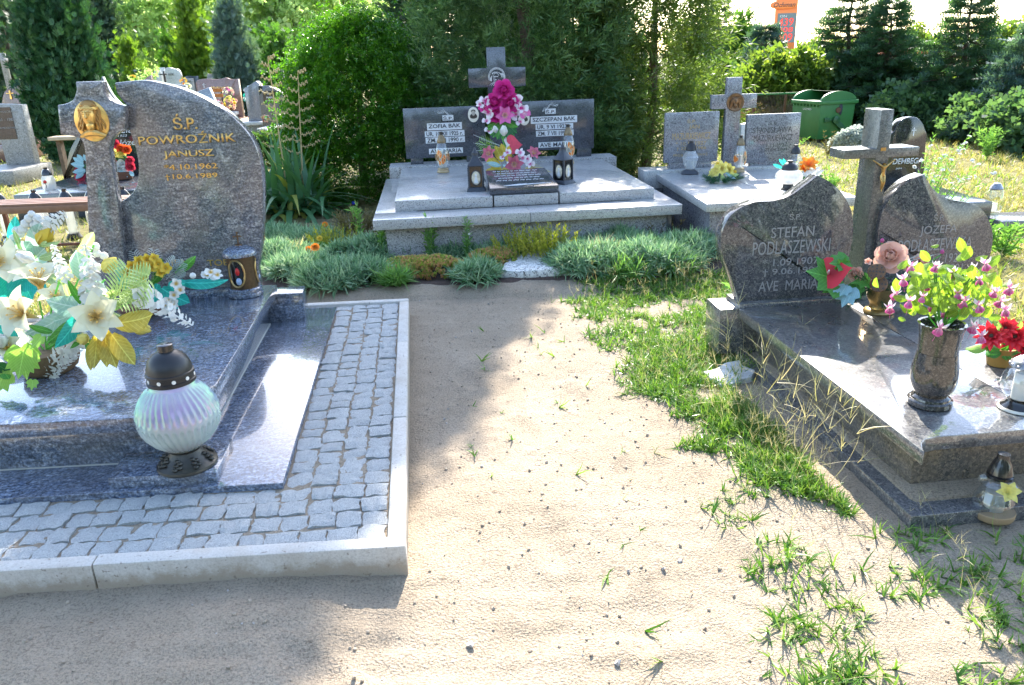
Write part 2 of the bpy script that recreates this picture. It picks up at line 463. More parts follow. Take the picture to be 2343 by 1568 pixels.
def kerbmat():
    m, nt, out = nmat('kerb_concrete'); v = coord(nt)
    c = ramp(nt, noise(nt, v, 140, 3, 0.7), [(0.3, (0.42, 0.385, 0.34)), (0.5, (0.55, 0.51, 0.455)), (0.7, (0.60, 0.565, 0.51))])
    c = mixc(nt, ramp(nt, noise(nt, v, 7, 6, 0.7), [(0.45, 0.0), (0.75, 0.55)]), c, (0.36, 0.29, 0.21))
    sx = nt.nodes.new('ShaderNodeSeparateXYZ'); nt.links.new(v, sx.inputs[0])
    ad = nt.nodes.new('ShaderNodeMath'); ad.operation = 'MULTIPLY_ADD'; nt.links.new(noise(nt, v, 14, 5, 0.7), ad.inputs[0]); ad.inputs[1].default_value = -0.10; nt.links.new(sx.outputs[2], ad.inputs[2])
    c = mixc(nt, ramp(nt, ad.outputs[0], [(0.0, 0.75), (0.035, 0.0)]), c, (0.30, 0.235, 0.165))      # soil splashed on the foot
    sp = ramp(nt, noise(nt, v, 60, 2, 0.5), [(0.66, 0.0), (0.7, 0.6)])
    c = mixc(nt, sp, c, (0.16, 0.12, 0.09))
    p = P(nt, Roughness=0.9); nt.links.new(c, p.inputs['Base Color'])
    nt.links.new(bump(nt, noise(nt, v, 90, 4, 0.7), 0.35, 0.004), p.inputs['Normal']); nt.links.new(p.outputs[0], out.inputs[0]); return m
M['concrete'] = kerbmat()
M['grout'] = plain('pale_grout', (0.55, 0.53, 0.48), 0.8)
M['gold'] = plain('gold_letters', (0.75, 0.46, 0.14), 0.32, 0.75, var=0.2, vscale=60)
M['old_gold'] = plain('faded_gold_letters', (0.42, 0.30, 0.12), 0.5, 0.3)
M['letter_dark'] = plain('dark_letters', (0.035, 0.037, 0.042), 0.4)
M['letter_grey'] = plain('carved_grey_letters', (0.30, 0.29, 0.28), 0.6)
M['engrave'] = plain('engraved_white', (0.62, 0.63, 0.64), 0.8, var=0.1, vscale=80)
M['white_letters'] = plain('white_letters', (0.75, 0.75, 0.74), 0.6)
M['brass'] = plain('brass', (0.45, 0.30, 0.11), 0.3, 0.9, var=0.25, vscale=30)
M['bronze'] = plain('bronze', (0.20, 0.115, 0.06), 0.4, 0.7, var=0.3, vscale=30)
M['black_plastic'] = plain('black_plastic', (0.018, 0.018, 0.02), 0.38, bmp=0.03)
M['black_gloss'] = plain('black_gloss_metal', (0.02, 0.02, 0.022), 0.18, coat=0.4)
M['grey_metal'] = plain('dark_grey_metal', (0.055, 0.06, 0.07), 0.45, 0.5, var=0.2)
M['wax'] = plain('candle_wax', (0.82, 0.80, 0.74), 0.5)
M['glass'] = thinglass('clear_glass')
M['glass_ribbed'] = thinglass('ribbed_glass', (0.94, 0.95, 0.95), 0.2, 0.06, ribs=(26, 26, 14))
M['wood'] = plain('brown_bench_wood', (0.20, 0.10, 0.06), 0.5, var=0.3, vscale=12)
M['bark'] = plain('bark', (0.13, 0.09, 0.06), 0.9, var=0.4, vscale=30, bmp=0.6)
M['soil'] = plain('dark_bark_mulch', (0.07, 0.045, 0.035), 0.95, var=0.5, vscale=60, bmp=0.8)
# ------------------------------------------------------------------ ground
def sandmat():
    m, nt, out = nmat('sandy_ground')
    v = coord(nt)
    at = nt.nodes.new('ShaderNodeAttribute'); at.attribute_name = 'grassy'
    n1 = noise(nt, v, 2.2, 5, 0.6); n2 = noise(nt, v, 130, 3, 0.75); n3 = noise(nt, v, 45, 5, 0.65)
    c = ramp(nt, n1, [(0.3, (0.315, 0.252, 0.182)), (0.7, (0.395, 0.322, 0.24))])
    c = mixc(nt, 1.0, c, ramp(nt, n2, [(0.34, 0.62), (0.54, 1.08)]), 'MULTIPLY')
    c = mixc(nt, ramp(nt, n3, [(0.58, 0.0), (0.66, 0.6)]), c, (0.17, 0.13, 0.095))  # dark specks put the small shadows of sand grit into the colour
    gcol = ramp(nt, noise(nt, v, 9, 6, 0.7), [(0.3, (0.10, 0.09, 0.04)), (0.55, (0.22, 0.20, 0.085)), (0.75, (0.30, 0.26, 0.13))])
    c = mixc(nt, at.outputs['Fac'], c, gcol)
    p = P(nt, Roughness=0.95); p.inputs['Specular IOR Level'].default_value = 0.1
    nt.links.new(c, p.inputs['Base Color'])
    h = ramp(nt, noise(nt, v, 110, 3, 0.65), [(0.35, 0.0), (0.65, 1.0)])
    nt.links.new(bump(nt, h, 0.6, 0.011), p.inputs['Normal'])
    nt.links.new(p.outputs[0], out.inputs[0]); return m
M['sand'] = sandmat()

def axis(fine0, fine1, step, lo, hi, grow=1.22):
    a = list(np.arange(fine0, fine1, step))
    s = step; x = a[-1]
    while x < hi: s *= grow; x += s; a.append(min(x, hi))
    s = step; x = a[0]; b = []
    while x > lo: s *= grow; x -= s; b.append(max(x, lo))
    return np.array(b[::-1] + a)

FOOT = [(0.15, 1.55, 0.1), (0.38, 1.95, -0.15), (0.12, 2.35, 0.05), (0.42, 2.75, -0.2), (0.05, 3.2, 0.2), (0.3, 3.6, 0.0), (-0.02, 4.1, 0.15), (0.2, 4.6, -0.1), (-0.6, 1.75, 0.9), (-0.95, 1.5, 1.1), (0.62, 1.75, 0.3), (0.75, 2.2, 0.2), (-0.1, 1.5, -0.4), (-0.25, 3.9, 0.3)]
def ground_h(X, Y):
    near = np.clip((9 - Y) / 3, 0, 1) * np.clip((Y + 1) / 1.5, 0, 1)
    h = (vnoise(X, Y, 1, 0.9) - 0.5) * 0.05 + (vnoise(X, Y, 2, 0.22) - 0.5) * 0.014 + (vnoise(X, Y, 3, 0.06) - 0.5) * 0.008 + (vnoise(X, Y, 4, 0.025) - 0.5) * 0.007
    # raked streaks in front of the kerb
    h = h + np.where(Y < 2.15, (vnoise(X * 0.12, Y, 5, 0.05) - 0.5) * 0.014, 0)
    h = h * near
    # sand drifted against the front kerb
    kd = 2.17 + 0.03 * (X + 0.37) - Y
    h = h + np.where((X < 0.1), np.clip(1 - np.abs(kd - 0.02) / 0.5, 0, 1) * np.clip((0.1 - X) / 0.5, 0, 1) * (0.018 + 0.038 * np.clip((-0.4 - X) / 1.2, 0, 1)), 0)
    # old foot prints and trodden hollows in the path
    for fx, fy, fa in FOOT:
        c_, s_ = math.cos(fa), math.sin(fa); dx = (X - fx) * c_ + (Y - fy) * s_; dy = -(X - fx) * s_ + (Y - fy) * c_
        q = (dx / 0.055) ** 2 + (dy / 0.15) ** 2
        h = h - 0.012 * np.exp(-q ** 2) + 0.006 * np.exp(-((np.sqrt(q) - 1.35) / 0.25) ** 2)
    # planted bed in front of the middle monument
    bed = np.clip(1 - np.abs(Y - 5.95) / 0.62, 0, 1) * np.clip((X + 2.4) / 0.5, 0, 1) * np.clip((2.0 - X) / 0.4, 0, 1)
    h = h + 0.10 * np.sqrt(np.clip(bed, 0, 1))
    return h - 0.012

xs = axis(-2.2, 2.2, 0.021, -700, 700); ys = axis(1.0, 5.6, 0.021, -160, 1400)
XX, YY = np.meshgrid(xs, ys)
ZZ = ground_h(XX, YY)
nx, ny = len(xs), len(ys)
idx = np.arange(nx * ny).reshape(ny, nx)
F_ = np.stack([idx[:-1, :-1], idx[:-1, 1:], idx[1:, 1:], idx[1:, :-1]], axis=-1).reshape(-1, 4)
gme = npmesh('ground', np.stack([XX, YY, ZZ], -1), F_, True)
def grassy(X, Y):
    far = np.clip((Y - 7.4 + (vnoise(X, Y, 8, 1.3) - 0.5) * 2.0) / 0.9, 0, 1)
    rightp = np.clip((X - 1.85 + (vnoise(X, Y, 9, 0.6) - 0.5) * 0.6) / 0.4, 0, 1) * np.clip((Y - 4.1) / 0.6, 0, 1)
    leftp = np.clip((-2.75 - X) / 0.3, 0, 1) * np.clip((Y - 4.5) / 0.5, 0, 1)
    g = np.maximum(np.maximum(far, rightp), leftp)
    return g * np.clip(0.45 + 0.9 * vnoise(X, Y, 12, 0.5), 0, 1)
ga = gme.attributes.new('grassy', 'FLOAT', 'POINT')
ga.data.foreach_set('value', grassy(XX, YY).astype(np.float32).ravel())
tag(obj('ground', gme, M['sand']), kind='structure')

# clods and pebbles lying on the sand
def rock_tmpl(rng):
    b = MB(); b.ball((0, 0, 0), (1, 0.85, 0.6), 6, 4)
    v = np.array(b.v); v *= (1 + rng.uniform(-0.25, 0.25, (len(v), 1)))
    f = [q if len(q) == 4 else (q[0], q[1], q[2], q[2]) for q in b.f]
    return v, [q for q in b.f if len(q) == 3], [q for q in b.f if len(q) == 4]
def pebbles(n, lo, hi, box, seed, name, mat):
    rng = np.random.default_rng(seed)
    v, f3, f4 = rock_tmpl(rng)
    tris = f3 + [(q[0], q[1], q[2]) for q in f4] + [(q[0], q[2], q[3]) for q in f4]
    X = rng.uniform(box[0], box[1], n); Y = rng.uniform(box[2], box[3], n)
    keep = ~((X < -0.33 - 0.108 * (Y - 2.17)) & (Y > 2.1) & (Y < 5.1)) & ~((X > 1.1) & (Y > 2.25))
    X, Y = X[keep], Y[keep]
    s = lo + (hi - lo) * rng.random(len(X)) ** 3
    pos = np.stack([X, Y, ground_h(X, Y) + s * 0.25], -1)
    D = rng.normal(size=(len(X), 3)); D[:, 2] = np.abs(D[:, 2]) + 1
    V, F = scatter(v, tris, pos, frames_z(D, rng), s)
    o = obj(name, npmesh(name, V, F), mat)
    return o
M['clod'] = plain('sand_clod', (0.36, 0.29, 0.215), 0.95, var=0.35, vscale=50)
M['pebble'] = plain('pebble_stone', (0.42, 0.38, 0.34), 0.7, var=0.4, vscale=25)
tag(pebbles(3600, 0.002, 0.009, (-2.2, 1.5, 1.1, 5.4), 3, 'sand_clods', M['clod']), 'small sand clods strewn over the bare path', 'sand', kind='stuff')
tag(pebbles(120, 0.004, 0.014, (-2.2, 1.5, 1.1, 5.4), 5, 'pebbles', M['pebble']), 'loose grey and brown pebbles on the sandy path', 'pebbles', kind='stuff')

# dead leaves and twig bits on the sand
rng = np.random.default_rng(15); n_ = 150
X = rng.uniform(-2.0, 1.3, n_); Y = rng.uniform(1.2, 5.2, n_); k_ = ~((X < -0.33 - 0.108 * (Y - 2.17)) & (Y > 2.1) & (Y < 5.1)) & ~((X > 1.15) & (Y > 2.25)); X, Y = X[k_], Y[k_]
lv = np.array([(0, 0, 0), (0.35, 0.22, 0.06), (1, 0, 0.02), (0.35, -0.22, 0.05)]); D_ = np.stack([rng.normal(0, 0.25, len(X)), rng.normal(0, 0.25, len(X)), np.ones(len(X))], -1)
V, F = scatter(lv, np.array([(0, 1, 2, 3)]), np.stack([X, Y, ground_h(X, Y) + 0.004], -1), frames_z(D_, rng), np.stack([rng.uniform(0.008, 0.028, len(X)), rng.choice([0.003, 0.012, 0.016], len(X)), np.full(len(X), 0.02)], -1))
tag(obj('leaf_litter', npmesh('leaf_litter', V, F), plain('dead_leaf', (0.15, 0.085, 0.045), 0.8, var=0.5, vscale=3)), 'tiny dead leaves and twig bits on the sandy path', 'leaf litter', kind='stuff')
# ------------------------------------------------------------------ cloth flowers and leaves (unit meshes, z = facing direction)
def petal(a0, a1, L, W, prof='oval', cup=0.25, n=6, m=4, wav=0.0, base=0.02):
    """one petal starting at the axis, bending from angle a0 to a1 (degrees off z)"""
    v = []; f = []
    x, z = base, 0.0
    for i in range(n + 1):
        t = i / n
        a = math.radians(a0 + (a1 - a0) * t)
        if i: x += math.sin(a) * L / n; z += math.cos(a) * L / n
        if prof == 'oval': w = W * math.sin(math.pi * min(1, 0.08 + 0.92 * t)) ** 0.75
        elif prof == 'point': w = W * (math.sin(math.pi * (0.06 + 0.94 * t) ** 0.85)) ** 0.9
        elif prof == 'round': w = W * (0.25 + 0.75 * math.sin(math.pi * 0.5 * min(1, t * 1.25))) * (math.sqrt(max(0, 1 - max(0, (t - 0.75) / 0.27) ** 2)))
        elif prof == 'strap': w = W * min(1, t * 5 + 0.2) * min(1, (1 - t) * 3 + 0.03)
        else: w = W
        w = max(w, 0.004)
        for j in range(m + 1):
            s = 2 * j / m - 1
            up = cup * w * (s * s) + wav * math.sin(9 * t + 3 * s) * abs(s)
            v.append((x - math.cos(a) * up, s * w, z + math.sin(a) * up))
    for i in range(n):
        for j in range(m):
            q = i * (m + 1) + j
            f.append((q, q + 1, q + m + 2, q + m + 1))
    return v, f

def ring(mb, cnt, off, *a, jit=0.0, **k):
    for i in range(cnt):
        v, f = petal(*a, **k)
        ang = 2 * math.pi * (i + off) / cnt + random.uniform(-jit, jit)
        mb.add(v, f, Matrix.Rotation(ang, 4, 'Z') @ Matrix.Rotation(random.uniform(-jit, jit), 4, 'X'))
    return mb

FL = {}
def fm(name, mb): FL[name] = mb.mesh(name, smooth=True, ang=60); return FL[name]
b = MB(); ring(b, 3, 0, 16, 92, 1.05, 0.36, 'point', 0.35, n=9, jit=0.08); ring(b, 3, 0.5, 12, 100, 1.1, 0.30, 'point', 0.3, n=9, jit=0.08); b.lathe([(0.02, -0.45), (0.07, -0.2), (0.12, 0.1)], 8); fm('lily', b)
b = MB()
for k in range(6):
    a = k * 1.047; b.tube([(0, 0, 0), (0.08 * math.cos(a), 0.08 * math.sin(a), 0.3), (0.2 * math.cos(a), 0.2 * math.sin(a), 0.5)], 0.012, 4); b.ball((0.2 * math.cos(a), 0.2 * math.sin(a), 0.5), (0.05, 0.03, 0.03), 5, 4)
fm('stamens', b)
b = MB(); ring(b, 3, 0, 62, -42, 1.5, 0.42, 'point', 0.55, n=8); ring(b, 3, 0.5, 58, -46, 1.45, 0.46, 'point', 0.6, n=8); fm('tulip', b)
b = MB(); b.ball((0, 0, 0.3), (0.2, 0.2, 0.34), 10, 7); ring(b, 2, 0, 30, -34, 0.85, 0.34, 'round', 1.0, base=0.12); ring(b, 3, 0.3, 42, -30, 0.88, 0.40, 'round', 0.9, base=0.14, jit=0.08); ring(b, 4, 0.1, 58, 4, 0.9, 0.44, 'round', 0.6, jit=0.12, wav=0.04); ring(b, 5, 0.6, 74, 48, 0.98, 0.46, 'round', 0.4, jit=0.14, wav=0.05); ring(b, 6, 0.2, 92, 84, 1.0, 0.42, 'round', 0.25, jit=0.15, wav=0.06); fm('rose', b)
b = MB(); ring(b, 5, 0, 35, 80, 0.98, 0.40, 'oval', 0.35, jit=0.2, wav=0.07); fm('blossom', b)
b = MB(); ring(b, 3, 0, 55, 80, 1.0, 0.3, 'oval', 0.15, jit=0.05); ring(b, 2, 0.25, 60, 84, 0.95, 0.5, 'round', 0.1); v, f = petal(20, 60, 0.5, 0.2, 'round', 0.8); b.add(v, f, Matrix.Rotation(-1.57, 4, 'Z')); fm('orchid', b)
b = MB(); ring(b, 13, 0, 60, 88, 1.0, 0.17, 'oval', 0.25, jit=0.1); ring(b, 11, 0.4, 42, 72, 0.85, 0.16, 'oval', 0.25, jit=0.1); ring(b, 8, 0.2, 25, 45, 0.55, 0.13, 'oval', 0.3, jit=0.1); fm('daisy', b)
b = MB()
for lay, (cn, a0, a1, L) in enumerate([(14, 70, 98, 1.0), (13, 52, 80, 0.9), (11, 35, 60, 0.78), (8, 18, 38, 0.65), (5, 5, 12, 0.5)]): ring(b, cn, lay * 0.37, a0, a1, L, 0.22, 'round', 0.4, n=4, m=3, wav=0.08, jit=0.15)
fm('marigold', b)
b = MB(); ring(b, 4, 0, 70, 20, 0.9, 0.2, 'point', 0.2, jit=0.1); fm('fuchsia_sepals', b)
b = MB(); ring(b, 4, 0.5, 150, 185, 0.7, 0.36, 'round', 0.4); ring(b, 4, 0.2, 160, 190, 0.6, 0.3, 'round', 0.4); b.tube([(0, 0, 0), (0, 0, -1.3)], 0.015, 4); b.tube([(0, 0, 0.5), (0, 0, 0)], [0.06, 0.11], 6); fm('fuchsia_skirt', b)
b = MB()
for k in range(34):
    t = k / 34; a = k * 2.4; r = 0.13 * (1 - 0.75 * t)
    c = Matrix.Translation((r * math.cos(a), r * math.sin(a), t)) @ Matrix.Rotation(a, 4, 'Z') @ Matrix.Rotation(1.1 - 0.4 * t, 4, 'Y') @ Matrix.Scale(0.10 * (1.1 - 0.7 * t), 4)
    s = MB(); ring(s, 4, 0, 40, 85, 1.0, 0.5, 'round', 0.2, n=3, m=2); b.add(s.v, s.f, c)
b.tube([(0, 0, -0.2), (0, 0, 1)], 0.012, 4); fm('spike', b)
b = MB(); b.ball((0, 0, 0), (1, 1, 0.8), 8, 5); fm('button', b)
# anthurium spathe: heart
hp_ = []
for k in range(24):
    t = 2 * math.pi * k / 24
    hp_.append((0.062 * 16 * math.sin(t) ** 3, 0.062 * (13 * math.cos(t) - 5 * math.cos(2 * t) - 2 * math.cos(3 * t) - math.cos(4 * t)) - 0.1))
b = MB(); n_ = len(hp_)
v = [(0, 0.0, 0)] + [(x, y, 0.18 * (x * x + 0.3 * y * y)) for x, y in hp_]
b.add(v, [(0, 1 + k, 1 + (k + 1) % n_) for k in range(n_)]); fm('spathe', b)
b = MB(); b.tube([(0, 0.25, 0), (0, 0.2, 0.25), (0, 0.05, 0.6)], [0.06, 0.08, 0.04], 7); fm('spadix', b)
# leaves: start at origin, grow along +z... bend away; z = growing direction, x = face normal side
def leafmesh(name, L=1.0, W=0.28, a0=-12, a1=28, prof='point', cup=0.35, n=7, m=4, wav=0.0):
    b = MB(); v, f = petal(a0, a1, L, W, prof, cup, n=n, m=m, wav=wav, base=0.0); b.add(v, f); return fm(name, b)
leafmesh('leaf', W=0.2, a0=-22, a1=35); leafmesh('leaf_wide', W=0.24, wav=0.03, a0=-25, a1=38); leafmesh('strap_leaf', W=0.07, a0=-5, a1=60, prof='strap', n=9, m=2); leafmesh('long_leaf', W=0.15, a0=-10, a1=40, n=9)
# ivy leaf: lobed outline
out_ = [(0, 0), (-0.22, -0.12), (-0.5, 0.05), (-0.62, 0.28), (-0.42, 0.42), (-0.48, 0.72), (-0.2, 0.66), (0, 1.0), (0.2, 0.66), (0.48, 0.72), (0.42, 0.42), (0.62, 0.28), (0.5, 0.05), (0.22, -0.12)]
b = MB(); v = [(0, 0, 0.35)] + [(0.12 * abs(x) + 0.15 * (y - 0.3) ** 2, x, y) for x, y in out_]
b.add(v, [(0, 1 + k, 1 + (k + 1) % len(out_)) for k in range(len(out_))]); fm('ivy_leaf', b)
# fern frond
b = MB(); b.tube([(0, 0, 0), (0.05, 0, 0.5), (0.2, 0, 1.0)], 0.012, 4)
for k in range(11):
    t = 0.12 + 0.85 * k / 10
    for s in (-1, 1):
        v, f = petal(80, 92, 0.36 * math.sin(math.pi * (0.15 + 0.8 * (1 - t))) + 0.05, 0.055, 'point', 0.2, n=3, m=2)
        b.add(v, f, Matrix.Translation((0.2 * t * t, 0, t)) @ Matrix.Rotation(s * 1.57, 4, 'Z') @ Matrix.Rotation(-0.35, 4, 'Y'))
fm('fern', b)
# pine / fir twig
b = MB(); b.tube([(0, 0, 0), (0.03, 0, 0.5), (0.1, 0, 1)], 0.012, 4)
for k in range(60):
    t = k / 60; a = k * 2.4
    v, f = petal(50, 55, 0.22, 0.012, 'strap', 0, n=1, m=1); b.add(v, f, Matrix.Translation((0.1 * t * t, 0, t)) @ Matrix.Rotation(a, 4, 'Z'))
fm('fir_twig', b)
b = MB(); b.tube([(0, 0, 0), (0.02, 0.01, 0.5), (0, 0, 1)], 0.014, 5); fm('stem', b)

PM = {
 'cream': petalmat('cream_petal', (0.86, 0.82, 0.58), (0.80, 0.55, 0.16), 0.35), 'white': petalmat('white_petal', (0.85, 0.85, 0.80), None, 0.35),
 'whitec': petalmat('white_petal_yellow_heart', (0.88, 0.86, 0.80), (0.75, 0.48, 0.06), 0.3), 'yellow': petalmat('yellow_petal', (0.86, 0.62, 0.07), (0.80, 0.42, 0.02), 0.35),
 'paleyellow': petalmat('pale_yellow_petal', (0.86, 0.76, 0.20), None, 0.35), 'magenta': petalmat('magenta_petal', (0.68, 0.035, 0.28), (0.35, 0.01, 0.12), 0.3),
 'pink': petalmat('pink_petal', (0.74, 0.16, 0.42), (0.85, 0.55, 0.65), 0.3), 'oldpink': petalmat('faded_pink_petal', (0.55, 0.13, 0.20), (0.75, 0.5, 0.5), 0.3),
 'whitepink': petalmat('white_petal_pink_heart', (0.88, 0.82, 0.84), (0.70, 0.06, 0.30), 0.3), 'red': petalmat('red_petal', (0.72, 0.03, 0.05), (0.45, 0.01, 0.02), 0.3),
 'rosered': petalmat('rose_red_petal', (0.62, 0.05, 0.09), None, 0.3), 'orange': petalmat('orange_petal', (0.85, 0.28, 0.02), (0.75, 0.12, 0.01), 0.35),
 'salmon': petalmat('salmon_rose_petal', (0.85, 0.52, 0.40), (0.80, 0.38, 0.24), 0.35), 'orangered': petalmat('orange_red_petal', (0.80, 0.13, 0.03), None, 0.3),
 'dark': plain('dark_flower_heart', (0.08, 0.06, 0.04), 0.8), 'anther': plain('yellow_anthers', (0.75, 0.48, 0.12), 0.7),
 'green': leafmat('cloth_leaf_green', (0.05, 0.20, 0.03), (0.10, 0.32, 0.05), 0.3, isl=False), 'lime': leafmat('cloth_leaf_lime', (0.25, 0.48, 0.08), (0.34, 0.56, 0.12), 0.4, isl=False, tcol=(1.2, 1.2, 0.8)),
 'teal': leafmat('cloth_leaf_teal', (0.01, 0.34, 0.27), (0.04, 0.50, 0.40), 0.35, isl=False, tcol=(1.2, 1.3, 1.2)), 'paleteal': leafmat('gauze_leaf_pale_teal', (0.30, 0.52, 0.44), (0.45, 0.64, 0.54), 0.45, isl=False, tcol=(1.1, 1.1, 1.0)),
 'mustard': leafmat('cloth_leaf_mustard', (0.46, 0.34, 0.03), (0.60, 0.52, 0.12), 0.4, isl=False, tcol=(1.3, 1.2, 0.7)), 'dgreen': leafmat('cloth_leaf_dark', (0.015, 0.09, 0.025), (0.03, 0.14, 0.04), 0.2, isl=False),
 'palegreen': leafmat('cloth_fern_pale', (0.36, 0.50, 0.16), (0.46, 0.60, 0.26), 0.4, isl=False, tcol=(1.1, 1.1, 0.9)), 'blueleaf': leafmat('cloth_leaf_pale_blue', (0.25, 0.50, 0.55), (0.40, 0.62, 0.66), 0.35, isl=False, tcol=(1, 1, 1)),
 'silver': leafmat('cloth_leaf_silver', (0.42, 0.50, 0.47), (0.55, 0.60, 0.56), 0.35, isl=False, tcol=(1, 1, 1)), 'fir': leafmat('fir_green', (0.015, 0.07, 0.03), (0.03, 0.11, 0.04), 0.15),
}
def aim(loc, d, size, roll=0.0):
    q = Vector(d).normalized().to_track_quat('Z', 'Y')
    s = size if hasattr(size, '__len__') else (size,) * 3
    return Matrix.Translation(loc) @ q.to_matrix().to_4x4() @ Matrix.Rotation(roll, 4, 'Z') @ Matrix.Diagonal((*s, 1))

class Bouquet:
    """a thing at base location; pieces placed in world space"""
    def __init__(s, name, loc, label, cat='bouquet', group=None):
        s.o = Vector(loc); s.e = empty(name, loc, 0, label, cat, group); s.e0 = s.e
    def put(s, name, mesh, mat, pos, d, size, roll=None, parent=None):
        me = FL[mesh]
        key = mesh + '|' + mat
        if key not in FL:
            FL[key] = me.copy(); FL[key].materials.clear(); FL[key].materials.append(PM[mat] if mat in PM else M[mat])
        p = Vector(pos) - s.o
        o = obj(name, FL[key], None, s.e, mtx=aim(p, d, size, random.uniform(0, 6.28) if roll is None else roll))
        return o
    def px(s, name, mesh, mat, u, v, Y, rpx, d=None, roll=None, heart=None, face=1.0):
        """flower whose middle appears at (u, v), at distance Y, radius rpx"""
        p = Vector(AT(u, v, Y)); dist = (p - Vector((0, 0, CAM_H))).length
        size = rpx / FPX * dist
        tocam = (Vector((0, 0, CAM_H)) - p).normalized()
        if d is None: d = (random.uniform(-0.35, 0.35), 0, random.uniform(0.0, 0.5))
        dd = tocam * face + Vector(d)
        o = s.put(name, mesh, mat, p, dd, size, roll)
        if heart:
            hm, hmat, hs, hz = heart
            key = hm + '|' + hmat
            if key not in FL:
                FL[key] = FL[hm].copy(); FL[key].materials.clear(); FL[key].materials.append(PM[hmat] if hmat in PM else M[hmat])
            obj('flower_heart', FL[key], None, o, loc=(0, 0, hz), scale=hs)
        return o
    def leaf(s, mat, u0, v0, u1, v1, Y, mesh='leaf', wide=1.0, Y1=None, tilt=0.0, name='leaf', flip=False):
        """leaf that runs from one picture point to another, face turned to the viewer"""
        a = Vector(AT(u0, v0, Y)); c = Vector(AT(u1, v1, Y1 if Y1 is not None else Y - 0.03))
        L = (c - a).length; z = (c - a).normalized()
        tc = (Vector((0, 0, CAM_H)) - a).normalized() + Vector((0, 0, tilt))
        x = (tc - z * tc.dot(z)).normalized()
        if flip: x = -x
        y = z.cross(x)
        me = FL[mesh]; key = mesh + '|' + mat
        if key not in FL:
            FL[key] = me.copy(); FL[key].materials.clear(); FL[key].materials.append(PM[mat])
        m4 = Matrix(((x.x, y.x, z.x, 0), (x.y, y.y, z.y, 0), (x.z, y.z, z.z, 0), (0, 0, 0, 1)))
        return obj(name, FL[key], None, s.e, mtx=Matrix.Translation(a - s.o) @ m4 @ Matrix.Diagonal((L * 0.6, L * wide, L, 1)))
    def stem(s, u, v, Y, mat='green', r=0.004, to=None):
        a = Vector(to) if to is not None else s.o + Vector((0, 0, 0.08)); c = Vector(AT(u, v, Y))
        mid = (a + c) / 2 + Vector((random.uniform(-0.02, 0.02), 0, 0.02))
        return MB().tube([a - s.o, mid - s.o, c - s.o], r, 5).build('stem', PM[mat], s.e, True)
# ------------------------------------------------------------------ near left tomb with its paved border
L = Frame(-0.369, 2.165, math.radians(6.2))
SHR = 0.065
def shear(o):
    for v in o.data.vertices: v.co.y -= SHR * v.co.x
    return o
def shy(x, y): return y - SHR * x

pav = MB().slab([(-0.05, 0.05), (-0.05, 2.82), (-2.75, 2.82), (-2.75, 0.05)], 0.0, 0.0955).build('paving', M['sand'], None, loc=L.o, rot=(0, 0, L.a))
shear(pav); tag(pav, kind='structure')
sett_meshes = []
for k in range(14):
    b = MB(); n = 5; rr = random.Random(50 + k)
    j = [[(rr.uniform(-0.06, 0.06), rr.uniform(-0.06, 0.06), rr.uniform(-0.03, 0.04)) for _ in range(n)] for _ in range(n)]
    v = []; f = []
    for a in range(n):
        for c in range(n):
            x = -0.5 + a / (n - 1); y = -0.5 + c / (n - 1)
            e = max(abs(x), abs(y)) > 0.49; cr = abs(x) > 0.49 and abs(y) > 0.49
            dx, dy, dz = j[a][c]
            z = 1.0 + dz * 2.2 - (0.07 if e else 0.0) - (0.04 if cr else 0)
            q = 0.97 if cr else 1.0
            v.append(((x + dx * (1.0 if e else 0.8)) * q, (y + dy) * q, z))
    for a in range(n - 1):
        for c in range(n - 1): f.append((a * n + c, (a + 1) * n + c, (a + 1) * n + c + 1, a * n + c + 1))
    rim = [(a, 0) for a in range(n)] + [(n - 1, c) for c in range(1, n)] + [(a, n - 1) for a in range(n - 2, -1, -1)] + [(0, c) for c in range(n - 2, 0, -1)]
    base = len(v)
    for a, c in rim:
        x, y, z = v[a * n + c]; v.append((x * 0.98, y * 0.98, 0.0))
    for i in range(len(rim)):
        i2 = (i + 1) % len(rim)
        f.append((base + i, base + i2, rim[i2][0] * n + rim[i2][1], rim[i][0] * n + rim[i][1]))
    b.add(v, f)
    me = b.mesh('sett', True, ang=28); me.materials.append(M['sett']); sett_meshes.append(me)
def sett(x, y, w, d):
    o = obj('sett', random.choice(sett_meshes), None, pav, loc=(x, shy(x, y), 0.045), rot=(random.uniform(-0.03, 0.03), random.uniform(-0.03, 0.03), random.choice([0, math.pi / 2, math.pi, 0]) * 0 + random.uniform(-0.06, 0.06)))
    o.scale = (w - 0.0065, d - 0.0065, 0.058 + random.uniform(-0.004, 0.005))
for r in range(4):                                              # front rows
    x = -0.068 - (0.0 if r % 2 else 0.0)
    while x > -2.35:
        w = random.uniform(0.082, 0.118)
        sett(x - w / 2, 0.07 + 0.0965 * (r + 0.5), w, 0.0965 + random.uniform(-0.008, 0.004)); x -= w
for c in range(4):                                              # rows along the right side
    y = 0.46
    while y < 2.70:
        d = random.uniform(0.082, 0.118)
        sett(-0.068 - 0.0985 * (c + 0.5), y + d / 2, 0.0985 + random.uniform(-0.008, 0.004), d); y += d
x = -0.068
while x > -0.85:
    w = random.uniform(0.082, 0.118); sett(x - w / 2, 2.765, w, 0.09); x -= w

